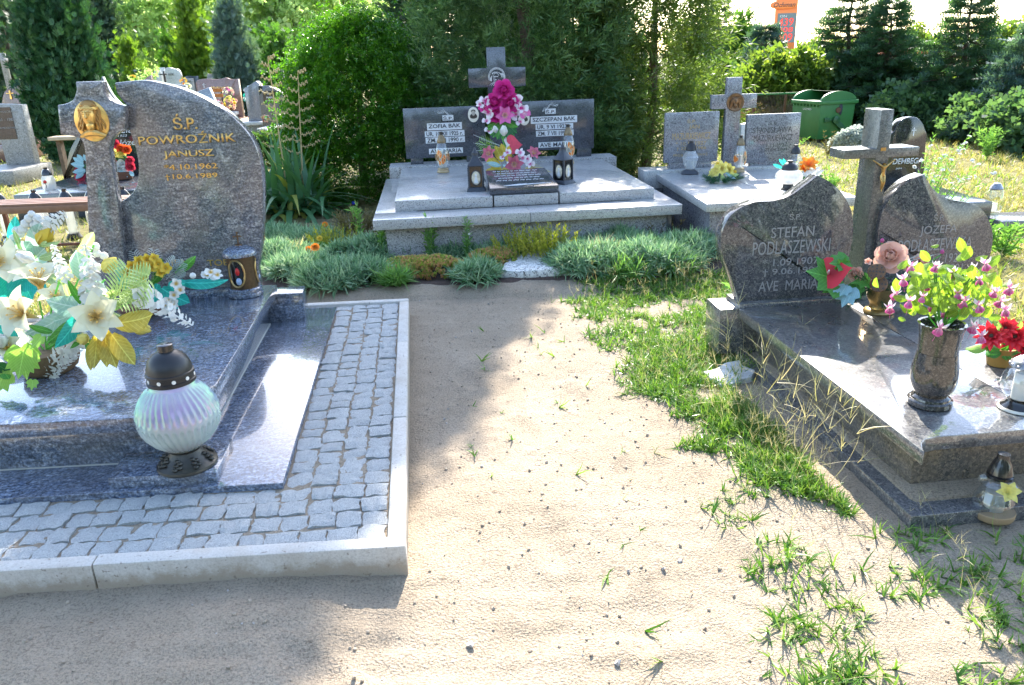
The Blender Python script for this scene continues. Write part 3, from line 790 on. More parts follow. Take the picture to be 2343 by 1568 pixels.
kerb = MB().box(-0.001, 0, -0.001, 0, -0.05, -0.04).build('kerb', M['concrete'], None, loc=L.o, rot=(0, 0, L.a)); tag(kerb, kind='structure')
def kerbstone(x0, x1, y0, y1, h):
    b = MB().box(x0, x1, y0, y1, -0.09, h); o = b.build('kerbstone', M['concrete'], kerb, bevel=0.007)
    shear(o)
kerbstone(-1.0, 0.0, 0.0, 0.062, 0.121); kerbstone(-2.003, -1.003, 0.0, 0.062, 0.118); kerbstone(-2.75, -2.006, 0.0, 0.062, 0.12)
kerbstone(-0.062, -0.002, 0.065, 1.0, 0.117); kerbstone(-0.062, -0.002, 1.003, 2.0, 0.119); kerbstone(-0.062, -0.002, 2.003, 2.80, 0.117)
kerbstone(-0.95, -0.002, 2.803, 2.862, 0.118); kerbstone(-2.75, -0.953, 2.803, 2.862, 0.118)

tomb = L.empty('granite_tomb', 'polished blue-grey granite tomb with arched headstone inside the paved border', 'tomb')
shear(MB().slab([(-0.465, 0.458), (-0.465, 2.72), (-2.35, 2.72), (-2.35, 0.458)], 0.0, 0.122).build('plinth', M['veined'], tomb, bevel=0.003))
XR, XL = -0.775, -1.97
shear(MB().box(XL + 0.08, XR - 0.07, 0.69, 2.43, 0.1215, 0.302).build('base_wall', M['veined'], tomb, bevel=0.002))
ch = [(XR, 0.90), (XR, 2.46), (XL, 2.46), (XL, 0.90), (XL + 0.05, 0.78), (XL + 0.12, 0.68), (XL + 0.22, 0.60), (XR - 0.22, 0.60), (XR - 0.12, 0.68), (XR - 0.05, 0.78)]
shear(MB().slab(ch, 0.30, 0.36).build('cover_slab', M['veined'], tomb, bevel=0.004))
shear(MB().box(XR - 0.25, XR + 0.145, 2.462, 2.62, 0.1, 0.30).build('back_block', M['veined'], tomb, bevel=0.003))
shear(MB().box(XL - 0.145, XL + 0.25, 2.462, 2.62, 0.1, 0.30).build('back_block', M['veined'], tomb, bevel=0.003))
shear(MB().box(XL + 0.1, XR - 0.09, 2.235, 2.452, 0.359, 0.405).build('headstone_foot', M['veined'], tomb, bevel=0.003))
t0 = L.hp(490, 1090, 0.168); t1 = L.hp(243, 1098, 0.168)
shear(MB().box(t1[0], t0[0], 0.485, 0.765, 0.1215, 0.168).build('step_tile', M['veined'], tomb, bevel=0.002))
for (x0, x1, y0, y1) in [(XL + 0.08, XR - 0.07, 0.684, 0.6915), (XR - 0.0715, XR - 0.064, 0.69, 2.43)]:
    shear(MB().box(x0, x1, y0, y1, 0.1215, 0.1255).build('grout_line', M['grout'], tomb))

HA = math.radians(2.6)
hx, hy, _ = L.w(-0.88, shy(-0.88, 2.27))
H_ = Frame(hx, hy, HA)
rel = Matrix.Translation(L.loc((hx, hy, 0))) @ Matrix.Rotation(HA - L.a, 4, 'Z')
def hv(pts, y=0.0): return [H_.vp(u, v, y) for u, v in pts]
def smooth_curve(pts, n=4):
    """Catmull-Rom through an open list of points"""
    P_ = [pts[0]] + list(pts) + [pts[-1]]; out = []
    for i in range(1, len(P_) - 2):
        p0, p1, p2, p3 = P_[i - 1], P_[i], P_[i + 1], P_[i + 2]
        for k in range(n):
            t = k / n
            out.append(tuple(0.5 * (2 * p1[d] + (p2[d] - p0[d]) * t + (2 * p0[d] - 5 * p1[d] + 4 * p2[d] - p3[d]) * t * t + (3 * p1[d] - p0[d] - 3 * p2[d] + p3[d]) * t ** 3) for d in range(2)))
    out.append(tuple(pts[-1])); return out
zf = 0.404
rside = smooth_curve(hv([(588, 618), (597, 560), (601, 480), (599, 400), (590, 350), (569, 308), (523, 260), (472, 228), (420, 205), (370, 191), (325, 184), (262, 190)]), 5)
inner = smooth_curve(hv([(262, 190), (268, 215), (290, 243)]), 3)[1:]
hole = smooth_curve(hv([(296, 300), (311, 345), (317, 390), (311, 428), (292, 452), (262, 470)]), 4)
arch = [(rside[0][0], zf)] + rside + inner + hole + [(hole[-1][0], zf)]
hs = MB().prism(arch[::-1], 0.0, 0.085).build('headstone', M['veined_face'], tomb, bevel=0.006, mtx=rel)
# the cross stands proud of the arch
def cv(pts): return [H_.vp(u, v, -0.05) for u, v in pts]
c_l = cv([(172, 188)]) + smooth_curve(cv([(175, 205), (167, 228), (150, 238), (131, 241)]), 4) + cv([(138, 309)]) + smooth_curve(cv([(168, 312), (187, 322), (194, 345)]), 4) + cv([(205, 590)])
c_r = cv([(284, 590), (270, 470), (250, 345)]) + smooth_curve(cv([(250, 338), (256, 318), (270, 304), (286, 300)]), 4) + cv([(288, 243)]) + smooth_curve(cv([(281, 243), (258, 234), (240, 216), (233, 186)]), 4)
c_out = c_l + [(c_l[-1][0] + 0.004, zf), (c_r[0][0] + 0.012, zf)] + c_r
cr = MB().prism(c_out, -0.05, 0.015).build('stone_cross', M['veined_face'], tomb, bevel=0.006, mtx=rel)
def htext(body, u0, u1, v0, v1, mat='gold', y=0.0, **k):
    a = H_.vp(u0, v1, y); b2 = H_.vp(u1, v0, y)
    return text(body, a[0], b2[0], a[1], b2[1], y, M[mat], hs, ext=0.006, **k)
htext('Ś.P.', 399, 447, 259, 298, off=0.012); htext('POWROŹNIK', 319, 536, 297, 333, off=0.012, spacing=1.05); htext('JANUSZ', 376, 488, 341, 366, off=0.01)
htext('*4.10.1962', 377, 496, 372, 390); htext('†10.6.1989', 379, 497, 395, 414); htext('IENI', 395, 438, 592, 608); htext('TOBIE', 476, 541, 592, 609)
# gilded relief of a crowned head on the cross
rc = H_.vp(209, 270, -0.05)
b = MB()
b.lathe([(0.074, -0.006), (0.074, 0.004), (0.066, 0.008), (0.0, 0.009)], 30, Matrix.Translation((0, 0, -0.012)) @ Matrix.Rotation(math.pi / 2, 4, 'X') @ Matrix.Diagonal((0.92, 1.1, 1, 1)))
disc = b.build('relief_disc', M['gold'], cr, True, loc=(rc[0], -0.05, rc[1]), scale=1.30)
b = MB()
b.ball((0, -0.016, 0.008), (0.0265, 0.028, 0.046), 18, 14)         # face
b.ball((0, -0.020, -0.030), (0.018, 0.019, 0.022), 12, 8)          # beard
b.tube([(0, -0.043, 0.024), (0.0005, -0.0515, 0.004), (0, -0.044, -0.001)], [0.0028, 0.0056, 0.003], 6)
for sx in (-1, 1):
    b.tube([(sx * 0.004, -0.0445, 0.024), (sx * 0.012, -0.0435, 0.027), (sx * 0.020, -0.0365, 0.023)], 0.0024, 5)
    b.ball((sx * 0.0115, -0.040, 0.0165), (0.006, 0.003, 0.0026), 8, 5)
    b.tube([(sx * 0.010, -0.0395, -0.0125), (0, -0.0455, -0.010)], 0.0024, 5)
b.tube([(-0.05, -0.012, -0.072), (-0.02, -0.02, -0.060), (0, -0.022, -0.056), (0.02, -0.02, -0.060), (0.05, -0.012, -0.072)], [0.006, 0.012, 0.015, 0.012, 0.006], 7)
b.build('face', M['gold'], disc, True)
M['gold_hair'] = plain('browned_gold', (0.40, 0.22, 0.07), 0.4, 0.7, var=0.3, vscale=60)
b = MB()
b.ball((0, -0.004, 0.040), (0.036, 0.024, 0.030), 16, 10)
for sx in (-1, 1):
    for q in range(5):
        x = 0.027 + 0.0048 * q
        pts = [(sx * (x * (0.75 + 0.4 * t) + 0.004 * math.sin(9 * t + 1.7 * q)), -0.020 + 0.003 * q, 0.054 - 0.004 * q - (0.112 - 0.008 * q) * t) for t in np.linspace(0, 1, 9)]
        b.tube(pts, [0.004, 0.0045, 0.0045, 0.0045, 0.0045, 0.0045, 0.004, 0.0035, 0.002], 6)
b.build('hair', M['gold_hair'], disc, True)
b = MB()
for ph in (0, 2.1, 4.2):
    b.tube([(0.037 * math.cos(a), -0.008 - 0.030 * math.sin(a) + 0.003 * math.cos(5 * a + ph), 0.037 + 0.004 * math.sin(5 * a + ph)) for a in [math.pi * k / 14 for k in range(15)]], 0.0028, 5)
b.build('thorn_crown', M['gold'], disc, True)

# ------------------------------------------------------------------ grave lanterns
def ribbed(prof, n, amp, cnt, tw):
    """lathe with twisted ribs between profile points flagged"""
    v = []; f = []
    for r, z, a in prof:
        for k in range(n):
            t = 2 * math.pi * k / n
            rr_ = r * (1 + amp * a * math.sin(cnt * t + tw * z))
            v.append((rr_ * math.cos(t), rr_ * math.sin(t), z))
    m = len(prof)
    for i in range(m - 1):
        for k in range(n): f.append((i * n + k, i * n + (k + 1) % n, (i + 1) * n + (k + 1) % n, (i + 1) * n + k))
    return v, f
def iris_glass():
    m, nt, out = nmat('iridescent_ribbed_glass')
    p = P(nt, Roughness=0.05, IOR=1.3); p.inputs['Transmission Weight'].default_value = 0.45
    sx = nt.nodes.new('ShaderNodeSeparateXYZ'); nt.links.new(coord(nt), sx.inputs[0])
    c = ramp(nt, sx.outputs[2], [(0.0, (0.80, 0.82, 0.74)), (0.21, (0.80, 0.86, 0.88)), (0.26, (0.50, 0.62, 0.86)), (0.32, (0.66, 0.74, 0.9))])
    nt.links.new(c, p.inputs['Base Color'])
    p.inputs['Thin Film Thickness'].default_value = 420; p.inputs['Thin Film IOR'].default_value = 1.8
    t = nt.nodes.new('ShaderNodeBsdfTransparent'); mx = nt.nodes.new('ShaderNodeMixShader'); mx.inputs[0].default_value = 0.2
    nt.links.new(p.outputs[0], mx.inputs[1]); nt.links.new(t.outputs[0], mx.inputs[2])
    nt.links.new(mx.outputs[0], out.inputs[0]); return m
M['iris'] = iris_glass()
M['base_bronze'] = plain('dark_bronze_plastic', (0.06, 0.055, 0.045), 0.4, 0.4, var=0.35, vscale=30)
gl = G(430, 1062, 0.168)
e = empty('glass_globe_lantern', gl, 0, 'large ribbed glass globe candle with black dome cap on the front step tile', 'grave candle')
b = MB().lathe([(0.108, 0), (0.112, 0.006), (0.110, 0.014), (0.088, 0.026), (0.066, 0.05), (0.058, 0.068), (0.066, 0.078), (0.05, 0.08)], 40)
for k in range(8):
    a = k * 0.785
    for q in range(5):
        t = q / 4; r = 0.098 - 0.028 * t; z = 0.026 + 0.022 * t
        b.ball((r * math.cos(a + 0.16 * (q % 2 - 0.5)), r * math.sin(a + 0.16 * (q % 2 - 0.5)), z), (0.012, 0.009, 0.007), 6, 4)
b.build('foot', M['base_bronze'], e, True)
pr_ = [(0.06, 0.077, 0), (0.082, 0.092, 0.4), (0.107, 0.115, 1), (0.128, 0.142, 1), (0.141, 0.17, 1), (0.147, 0.195, 1), (0.149, 0.198, 0), (0.151, 0.212, 0), (0.150, 0.226, 0), (0.148, 0.229, 1), (0.142, 0.252, 1), (0.131, 0.278, 1), (0.114, 0.304, 1), (0.098, 0.322, 1), (0.09, 0.33, 0), (0.084, 0.336, 0), (0.084, 0.35, 0), (0.079, 0.352, 0)]
v, f = ribbed(pr_, 216, 0.03, 36, 42)
MB().add(v, f).build('glass_body', M['iris'], e, True, ang=80)
MB().lathe([(0.045, 0.085), (0.047, 0.09), (0.047, 0.20), (0.03, 0.205)], 20).build('candle', M['wax'], e, True)
b = MB().lathe([(0.084, 0.346), (0.087, 0.348), (0.087, 0.36), (0.083, 0.362), (0.083, 0.378), (0.086, 0.38), (0.085, 0.39), (0.081, 0.392), (0.079, 0.41), (0.07, 0.434), (0.055, 0.453), (0.036, 0.466), (0.03, 0.468)], 40)
cap = b.build('dome_cap', M['black_plastic'], e, True)
MB().lathe([(0.028, 0.466), (0.028, 0.492), (0.025, 0.494), (0.0, 0.494)], 24).build('chimney', M['black_gloss'], cap, True)
for k in range(10):
    a = k * 0.628 + 0.2
    MB().lathe([(0.0075, 0), (0.0075, 0.002), (0.0, 0.002)], 10, Matrix.Rotation(a, 4, 'Z') @ Matrix.Translation((0.0825, 0, 0.37)) @ Matrix.Rotation(1.571, 4, 'Y')).build('vent_hole', M['wax'], cap, True)

ll = G(563, 674, 0.361)
e = empty('stone_cap_lantern', ll, math.radians(20), 'small bronze lantern with oval windows and granite cap topped by a cross', 'grave lantern')
MB().lathe([(0.098, 0.0), (0.10, 0.004), (0.10, 0.02), (0.094, 0.024), (0.094, 0.027), (0.097, 0.03), (0.097, 0.045), (0.09, 0.05), (0.086, 0.05)], 36).build('stone_foot', M['veined'], e, True)
M['lantern_bronze'] = plain('antique_bronze', (0.10, 0.065, 0.035), 0.45, 0.7, var=0.3, vscale=70)
bd = MB().lathe([(0.079, 0.05), (0.079, 0.232), (0.075, 0.234)], 40).build('lantern_body', M['lantern_bronze'], e, True)
M['red_candle'] = plain('red_candle', (0.55, 0.02, 0.02), 0.3); M['win_dark'] = plain('dark_lantern_glass', (0.015, 0.013, 0.012), 0.08)
M['icon'] = plain('pale_blue_icon', (0.35, 0.45, 0.62), 0.4, var=0.3, vscale=60); M['gold_dull'] = plain('dull_gold_rim', (0.55, 0.38, 0.16), 0.35, 0.8)
for k in range(3):
    a0 = math.radians(-118 + 120 * k)
    o_ = [(0.046 * math.cos(t), 0.143 + 0.078 * math.sin(t)) for t in [2 * math.pi * q / 26 for q in range(26)]]
    def wrap(x, z, r): return (r * math.cos(a0 + x / 0.079), r * math.sin(a0 + x / 0.079), z)
    b = MB(); b.tube([wrap(x, z, 0.081) for x, z in o_ + o_[:1]], 0.0055, 6); wn_ = b.build('window', M['gold_dull'], e, True)
    b = MB(); n = 26; vv = [wrap(0, 0.143, 0.0805)] + [wrap(x, z, 0.0802) for x, z in o_] + [wrap(x * 0.5, 0.143 + (z - 0.143) * 0.5, 0.0805) for x, z in o_]
    b.add(vv, [(0, 1 + n + q, 1 + n + (q + 1) % n) for q in range(n)] + [(1 + q, 1 + (q + 1) % n, 1 + n + (q + 1) % n, 1 + n + q) for q in range(n)]); b.build('pane', M['win_dark'], wn_, True)
    b = MB(); b.ball(wrap(0.008, 0.155, 0.078), (0.013, 0.013, 0.024), 10, 8); b.build('red_flame_bulb', M['red_candle'], wn_, True)
    b = MB(); b.ball(wrap(0.010, 0.098, 0.0785), (0.016, 0.016, 0.022), 12, 8); b.build('icon', M['icon'], wn_, True)
cp = MB().lathe([(0.088, 0.232), (0.097, 0.236), (0.098, 0.252), (0.092, 0.266), (0.074, 0.28), (0.04, 0.291), (0.0, 0.293)], 36).build('stone_cap', M['veined'], e, True)
b = MB().lathe([(0.022, 0.289), (0.02, 0.296), (0.008, 0.301)], 14).tube([(0, 0, 0.295), (0, 0, 0.362)], 0.004, 6).tube([(-0.019, 0, 0.342), (0.019, 0, 0.342)], 0.004, 6)
for p in [(-0.02, 0.342), (0.02, 0.342), (0, 0.364)]: b.ball((p[0], 0, p[1]), 0.006, 6, 5)
b.build('cap_cross', M['bronze'], cp, True)

# ------------------------------------------------------------------ bouquets on the near left tomb
M['basket'] = plain('woven_basket', (0.16, 0.10, 0.05), 0.8, var=0.4, vscale=30, bmp=0.5)
q = L.w(-1.56, shy(-1.56, 1.16), 0.361)
B = Bouquet('lily_bouquet', q, 'large basket of cream lilies and mustard leaves spread over the near granite slab', 'bouquet')
MB().lathe([(0.09, 0), (0.115, 0.02), (0.13, 0.06), (0.125, 0.1), (0.10, 0.1)], 22).build('basket', M['basket'], B.e, True)
Yb = q[1]
hl = ('stamens', 'anther', 1.0, 0.05)
for u, v_, Y, r, d in [(20, 800, Yb - 0.2, 34, (-0.3, 0, 0.6)), (130, 690, Yb + 0.02, 40, (-0.2, 0.3, 1.2)), (217, 728, Yb - 0.14, 60, (0.08, 0, 0.12)), (62, 722, Yb - 0.1, 62, (-0.75, 0.1, 0.15)), (92, 655, Yb + 0.1, 60, (-0.3, 0.6, 1.4)), (-8, 602, Yb + 0.2, 45, (0.3, 0, 0.2))]:
    B.px('lily', 'lily', 'cream', u, v_, Y, r, d, roll=0.5, heart=hl)
B.px('tulip', 'tulip', 'paleyellow', 236, 622, Yb, 34, (0.9, 0.1, 0.75), face=0.25); B.px('tulip_bud', 'tulip', 'paleyellow', 182, 778, Yb - 0.18, 28, (0.4, 0, 0.1), face=0.7)
B.px('tulip_bud', 'tulip', 'white', 80, 598, Yb + 0.1, 28, (-0.9, 0.1, 0.4), face=0.2); B.px('tulip', 'tulip', 'paleyellow', 300, 748, Yb - 0.1, 32, (1.0, 0.1, -0.25), face=0.2)
B.px('tulip', 'tulip', 'white', -2, 790, Yb - 0.2, 34, (0.2, 0, 0.5))
for a_ in [(235, 762, 268, 848, 0.9), (222, 765, 215, 848, 0.75), (205, 790, 208, 852, 0.7), (255, 765, 312, 842, 1.0), (262, 740, 365, 722, 0.95), (240, 755, 245, 845, 0.9)]:
    B.leaf('mustard', a_[0], a_[1], a_[2], a_[3], Yb - 0.12, 'leaf_wide', a_[4], tilt=0.4)
for a_ in [(240, 690, 352, 640), (255, 700, 300, 610), (265, 712, 262, 690), (262, 700, 345, 668), (250, 715, 280, 742), (270, 690, 318, 664)]:
    B.leaf('palegreen', *a_, Yb - 0.05, 'fern', 1.0, name='fern_frond', tilt=0.5)
for a_ in [(230, 690, 196, 610), (205, 700, 240, 640)]: B.leaf('paleteal', *a_, Yb, 'leaf_wide', 1.0, name='gauze_leaf')
for a_ in [(200, 705, 100, 690, 1.3), (185, 710, 120, 740, 1.2), (150, 720, 60, 770, 1.0), (190, 640, 172, 565, 1.0)]: B.leaf('paleteal', *a_[:4], Yb - 0.04, 'leaf_wide', a_[4], name='gauze_leaf', tilt=0.6)
for a_ in [(180, 725, 128, 800, 0.9), (40, 780, -20, 740, 1.2)]: B.leaf('teal', *a_[:4], Yb - 0.12, 'leaf_wide', a_[4], name='leaf', tilt=0.6)
for a_ in [(200, 775, 220, 832, 0.9), (165, 735, 105, 790, 0.8), (190, 770, 160, 800, 0.8), (190, 700, 150, 635, 0.5), (120, 760, 60, 745, 0.8), (200, 730, 110, 800, 0.6)]: B.leaf('green', *a_[:4], Yb - 0.1, 'leaf', a_[4], tilt=0.4)
for a_ in [(48, 795, 62, 870, 1.0), (95, 770, 70, 800, 0.8), (10, 850, -10, 905, 1.0), (75, 870, 72, 895, 1.0)]: B.leaf('lime', *a_[:4], Yb - 0.26, 'ivy_leaf', a_[4] * 0.8, name='ivy_leaf', tilt=0.6)
B.leaf('lime', 55, 800, 42, 868, Yb - 0.28, 'ivy_leaf', 0.85, name='ivy_leaf', tilt=0.4)
B.leaf('dgreen', 20, 850, -15, 830, Yb - 0.25, 'leaf_wide', 1.4); B.leaf('green', 0, 840, 25, 872, Yb - 0.25, 'leaf_wide', 1.2)
for a_ in [(150, 640, 250, 470), (160, 690, 130, 585), (210, 700, 300, 640), (150, 650, 110, 630), (190, 650, 220, 590)]: B.leaf('palegreen', *a_, Yb, 'strap_leaf', 0.7, name='strap_leaf')
for a_ in [(318, 672, 440, 745), (192, 758, 96, 858), (215, 700, 195, 560), (130, 860, 105, 915), (170, 800, 120, 865), (205, 690, 215, 600), (150, 640, 120, 560)]:
    B.leaf('white', *a_, Yb - 0.08, 'spike', 1.15, name='white_flower_spike')
for u, v_ in [(218, 565), (222, 580), (238, 586), (205, 600), (200, 612), (222, 612), (213, 645), (225, 655), (210, 690), (238, 690), (180, 620), (195, 588)]:
    B.px('white_bud', 'button', 'white', u, v_, Yb + 0.02, random.uniform(8, 11))
for u, v_ in [(215, 560), (150, 600), (240, 640), (60, 760), (90, 690), (300, 690)]: B.stem(u, v_, Yb)

q = L.w(-1.42, shy(-1.42, 1.97), 0.361)
B = Bouquet('freesia_bouquet', q, 'yellow freesias and white pansies with turquoise leaves at the arched headstone foot', 'bouquet'); Yb = q[1]
M['clay'] = plain('brown_pot', (0.16, 0.07, 0.04), 0.6, var=0.2)
MB().lathe([(0.07, 0), (0.10, 0.01), (0.12, 0.05), (0.115, 0.07), (0.1, 0.07)], 20).build('bowl', M['clay'], B.e, True)
for a_ in [(330, 660, 255, 610, 1.1), (370, 660, 440, 700, 1.2), (385, 650, 432, 650, 1.3), (360, 650, 350, 700, 1.1), (310, 660, 262, 640, 1.0), (370, 670, 410, 712, 1.2)]:
    B.leaf('teal', *a_[:4], Yb - 0.05, 'leaf_wide', a_[4] * 0.9, tilt=0.5)
B.leaf('teal', 410, 645, 540, 655, Yb - 0.04, 'long_leaf', 0.75, name='long_leaf', tilt=0.8); B.leaf('green', 400, 625, 463, 582, Yb, 'long_leaf', 0.8, name='long_leaf', tilt=0.3)
for u, v_ in [(300, 612), (318, 600), (335, 595), (352, 592), (330, 618), (345, 612), (362, 605), (380, 615), (312, 628), (370, 625), (322, 640), (290, 625)]:
    B.px('freesia', 'blossom', 'yellow', u, v_, Yb - 0.06, random.uniform(13, 17), heart=('button', 'mustard', 0.18, 0.12))
for u, v_ in [(308, 652), (326, 660), (315, 675), (330, 682), (403, 650), (412, 664), (398, 676), (386, 690), (395, 695), (376, 698)]:
    B.px('pansy', 'blossom', 'whitec', u, v_, Yb - 0.13, random.uniform(12, 15), (0, 0, 0.1), heart=('button', 'anther', 0.14, 0.12))
for u, v_ in [(482, 624), (474, 630), (490, 632), (497, 630)]: B.px('white_blossom', 'orchid', 'whitec', u, v_, Yb - 0.08, 14, (0.1, 0, 0.8))
B.px('white_bud', 'button', 'whitec', 441, 631, Yb - 0.08, 7)
for a_ in [(330, 640, 305, 575), (350, 640, 352, 570), (370, 640, 405, 590), (310, 640, 270, 600), (380, 640, 425, 600), (395, 640, 425, 620)]: B.leaf('silver', *a_, Yb, 'fern', 0.6, name='fern_frond', tilt=0.2)
for a_ in [(330, 640, 340, 585), (350, 640, 375, 585), (345, 650, 390, 600)]: B.leaf('green', *a_, Yb, 'leaf', 0.7, tilt=0.2)

q = L.w(-2.03, shy(-2.03, 1.75), 0.361); q = (G(-5, 765, 0.361)[0], G(-5, 765, 0.361)[1], 0.361)
B = Bouquet('tulip_bouquet', q, 'white and yellow bouquet with pale gauze leaves at the left picture edge', 'bouquet'); Yb = q[1]
MB().lathe([(0.06, 0), (0.062, 0.01), (0.035, 0.04), (0.04, 0.1), (0.062, 0.2), (0.07, 0.22), (0.05, 0.22)], 24).build('vase', M['veined'], B.e, True)
B.px('tulip', 'tulip', 'yellow', 88, 560, Yb, 36, (0.9, 0.1, 0.9), face=0.2); B.px('lily', 'lily', 'cream', 8, 602, Yb - 0.1, 50, (0.5, 0, 0.2), roll=0.2, heart=hl)
B.leaf('white', 88, 530, 150, 488, Yb, 'spike', 1.6, name='white_flower_spike')
B.leaf('teal', 28, 580, 37, 478, Yb + 0.05, 'long_leaf', 0.8, name='long_leaf')
for a_ in [(40, 600, 75, 545, 1.5), (60, 610, 110, 560, 1.4), (30, 590, 20, 540, 1.3), (70, 580, 95, 500, 1.0)]: B.leaf('paleteal', *a_[:4], Yb, 'leaf_wide', a_[4] * 0.8, name='gauze_leaf')
for a_ in [(20, 640, 30, 690, 1.5), (50, 640, 75, 690, 1.4), (70, 640, 110, 665, 1.3), (20, 640, 0, 690, 1.3), (30, 640, 60, 660, 1.3)]: B.leaf('teal', *a_[:4], Yb - 0.08, 'ivy_leaf', a_[4] * 0.8, name='ivy_leaf', tilt=0.4)
for a_ in [(80, 600, 150, 665, 0.8), (90, 590, 135, 580, 0.9), (95, 560, 145, 555, 0.5), (60, 610, 100, 640, 0.7)]: B.leaf('palegreen', *a_[:4], Yb - 0.05, 'leaf', a_[4], tilt=0.4)
for a_ in [(60, 600, 20, 500), (40, 600, 5, 520), (70, 600, 130, 520), (10, 620, 15, 560)]: B.leaf('palegreen', *a_, Yb, 'strap_leaf', 0.7, name='strap_leaf')
for u, v_ in [(38, 528), (52, 525), (45, 535), (58, 512), (78, 515), (32, 545), (66, 500), (72, 490), (20, 555), (85, 500)]: B.px('white_bud', 'button', 'white', u, v_, Yb, random.uniform(7, 10))
# ------------------------------------------------------------------ shared lantern builders
M['cap_tan'] = plain('tan_cap', (0.22, 0.16, 0.09), 0.4, 0.5, var=0.2)
M['foot_tan'] = plain('tan_foot', (0.42, 0.31, 0.17), 0.45, 0.2, var=0.2)
M['paint_orange'] = plain('painted_orange', (0.75, 0.20, 0.03), 0.35, var=0.3, vscale=40)
M['paint_cream'] = plain('painted_cream_line', (0.85, 0.72, 0.42), 0.35)
M['milk'] = thinglass('milky_glass', (0.9, 0.92, 0.92), 0.12, 0.05, milky=0.45)
M['frost'] = thinglass('frosted_glass', (0.95, 0.96, 0.97), 0.15, 0.08, milky=0.25)
def lily_lantern(loc, h, label, ang=0.0, group='lanterns painted with orange lilies'):
    e = empty('painted_glass_lantern', loc, ang, label, 'grave candle', group)
    s = h / 0.33
    MB().lathe([(0.05 * s, 0), (0.052 * s, 0.008 * s), (0.044 * s, 0.02 * s), (0.047 * s, 0.03 * s), (0.04 * s, 0.036 * s)], 24).build('foot', M['foot_tan'], e, True)
    prof = [(0.036, 0.034), (0.048, 0.06), (0.056, 0.10), (0.058, 0.14), (0.054, 0.18), (0.045, 0.215), (0.036, 0.24)]
    MB().lathe([(r * s, z * s) for r, z in prof] , 28).build('glass_body', M['glass'], e, True, ang=70)
    MB().lathe([(0.028 * s, 0.038 * s), (0.03 * s, 0.04 * s), (0.03 * s, 0.15 * s), (0.01 * s, 0.152 * s)], 14).build('candle', M['milk'], e, True)
    def on(t, z, dr=0.001):
        r = np.interp(z, [q[1] for q in prof], [q[0] for q in prof]) + dr
        return (r * math.cos(t) * s, r * math.sin(t) * s, z * s)
    b = MB(); c = MB()
    for t0, z0, w, hh in [(-1.95, 0.165, 0.32, 0.022), (-1.75, 0.15, 0.2, 0.03), (-1.35, 0.10, 0.34, 0.026), (-1.2, 0.12, 0.2, 0.03), (-1.9, 0.085, 0.22, 0.02), (0.6, 0.12, 0.5, 0.03), (2.6, 0.12, 0.5, 0.03)]:
        n = 12; vv = [on(t0, z0, 0.0016)] + [on(t0 + w * math.cos(a), z0 + hh * math.sin(a) * (1 + 0.3 * math.cos(3 * a))) for a in [2 * math.pi * k / n for k in range(n)]]
        b.add(vv, [(0, 1 + k, 1 + (k + 1) % n) for k in range(n)])
        c.tube([on(t0 + w * math.cos(a), z0 + hh * math.sin(a) * (1 + 0.3 * math.cos(3 * a)), 0.0022) for a in [2 * math.pi * k / n for k in range(n + 1)]], 0.0013 * s, 4)
    c.tube([on(-1.9 + 0.5 * math.sin(z * 40), z, 0.0022) for z in np.linspace(0.05, 0.19, 16)], 0.0014 * s, 4)
    d = b.build('painted_lily', M['paint_orange'], e, True); d['kind'] = 'stuff'; c.build('painted_outline', M['paint_cream'], d, True)
    cp = MB().lathe([(0.034 * s, 0.235 * s), (0.037 * s, 0.24 * s), (0.036 * s, 0.255 * s), (0.03 * s, 0.275 * s), (0.02 * s, 0.298 * s), (0.014 * s, 0.305 * s)], 24).build('cap', M['cap_tan'], e, True)
    MB().lathe([(0.015 * s, 0.303 * s), (0.015 * s, 0.328 * s), (0.0, 0.33 * s)], 12).build('chimney', M['black_plastic'], cp, True)
    return e
M['icon_cream'] = plain('cream_icon', (0.62, 0.56, 0.42), 0.5, var=0.35, vscale=40)
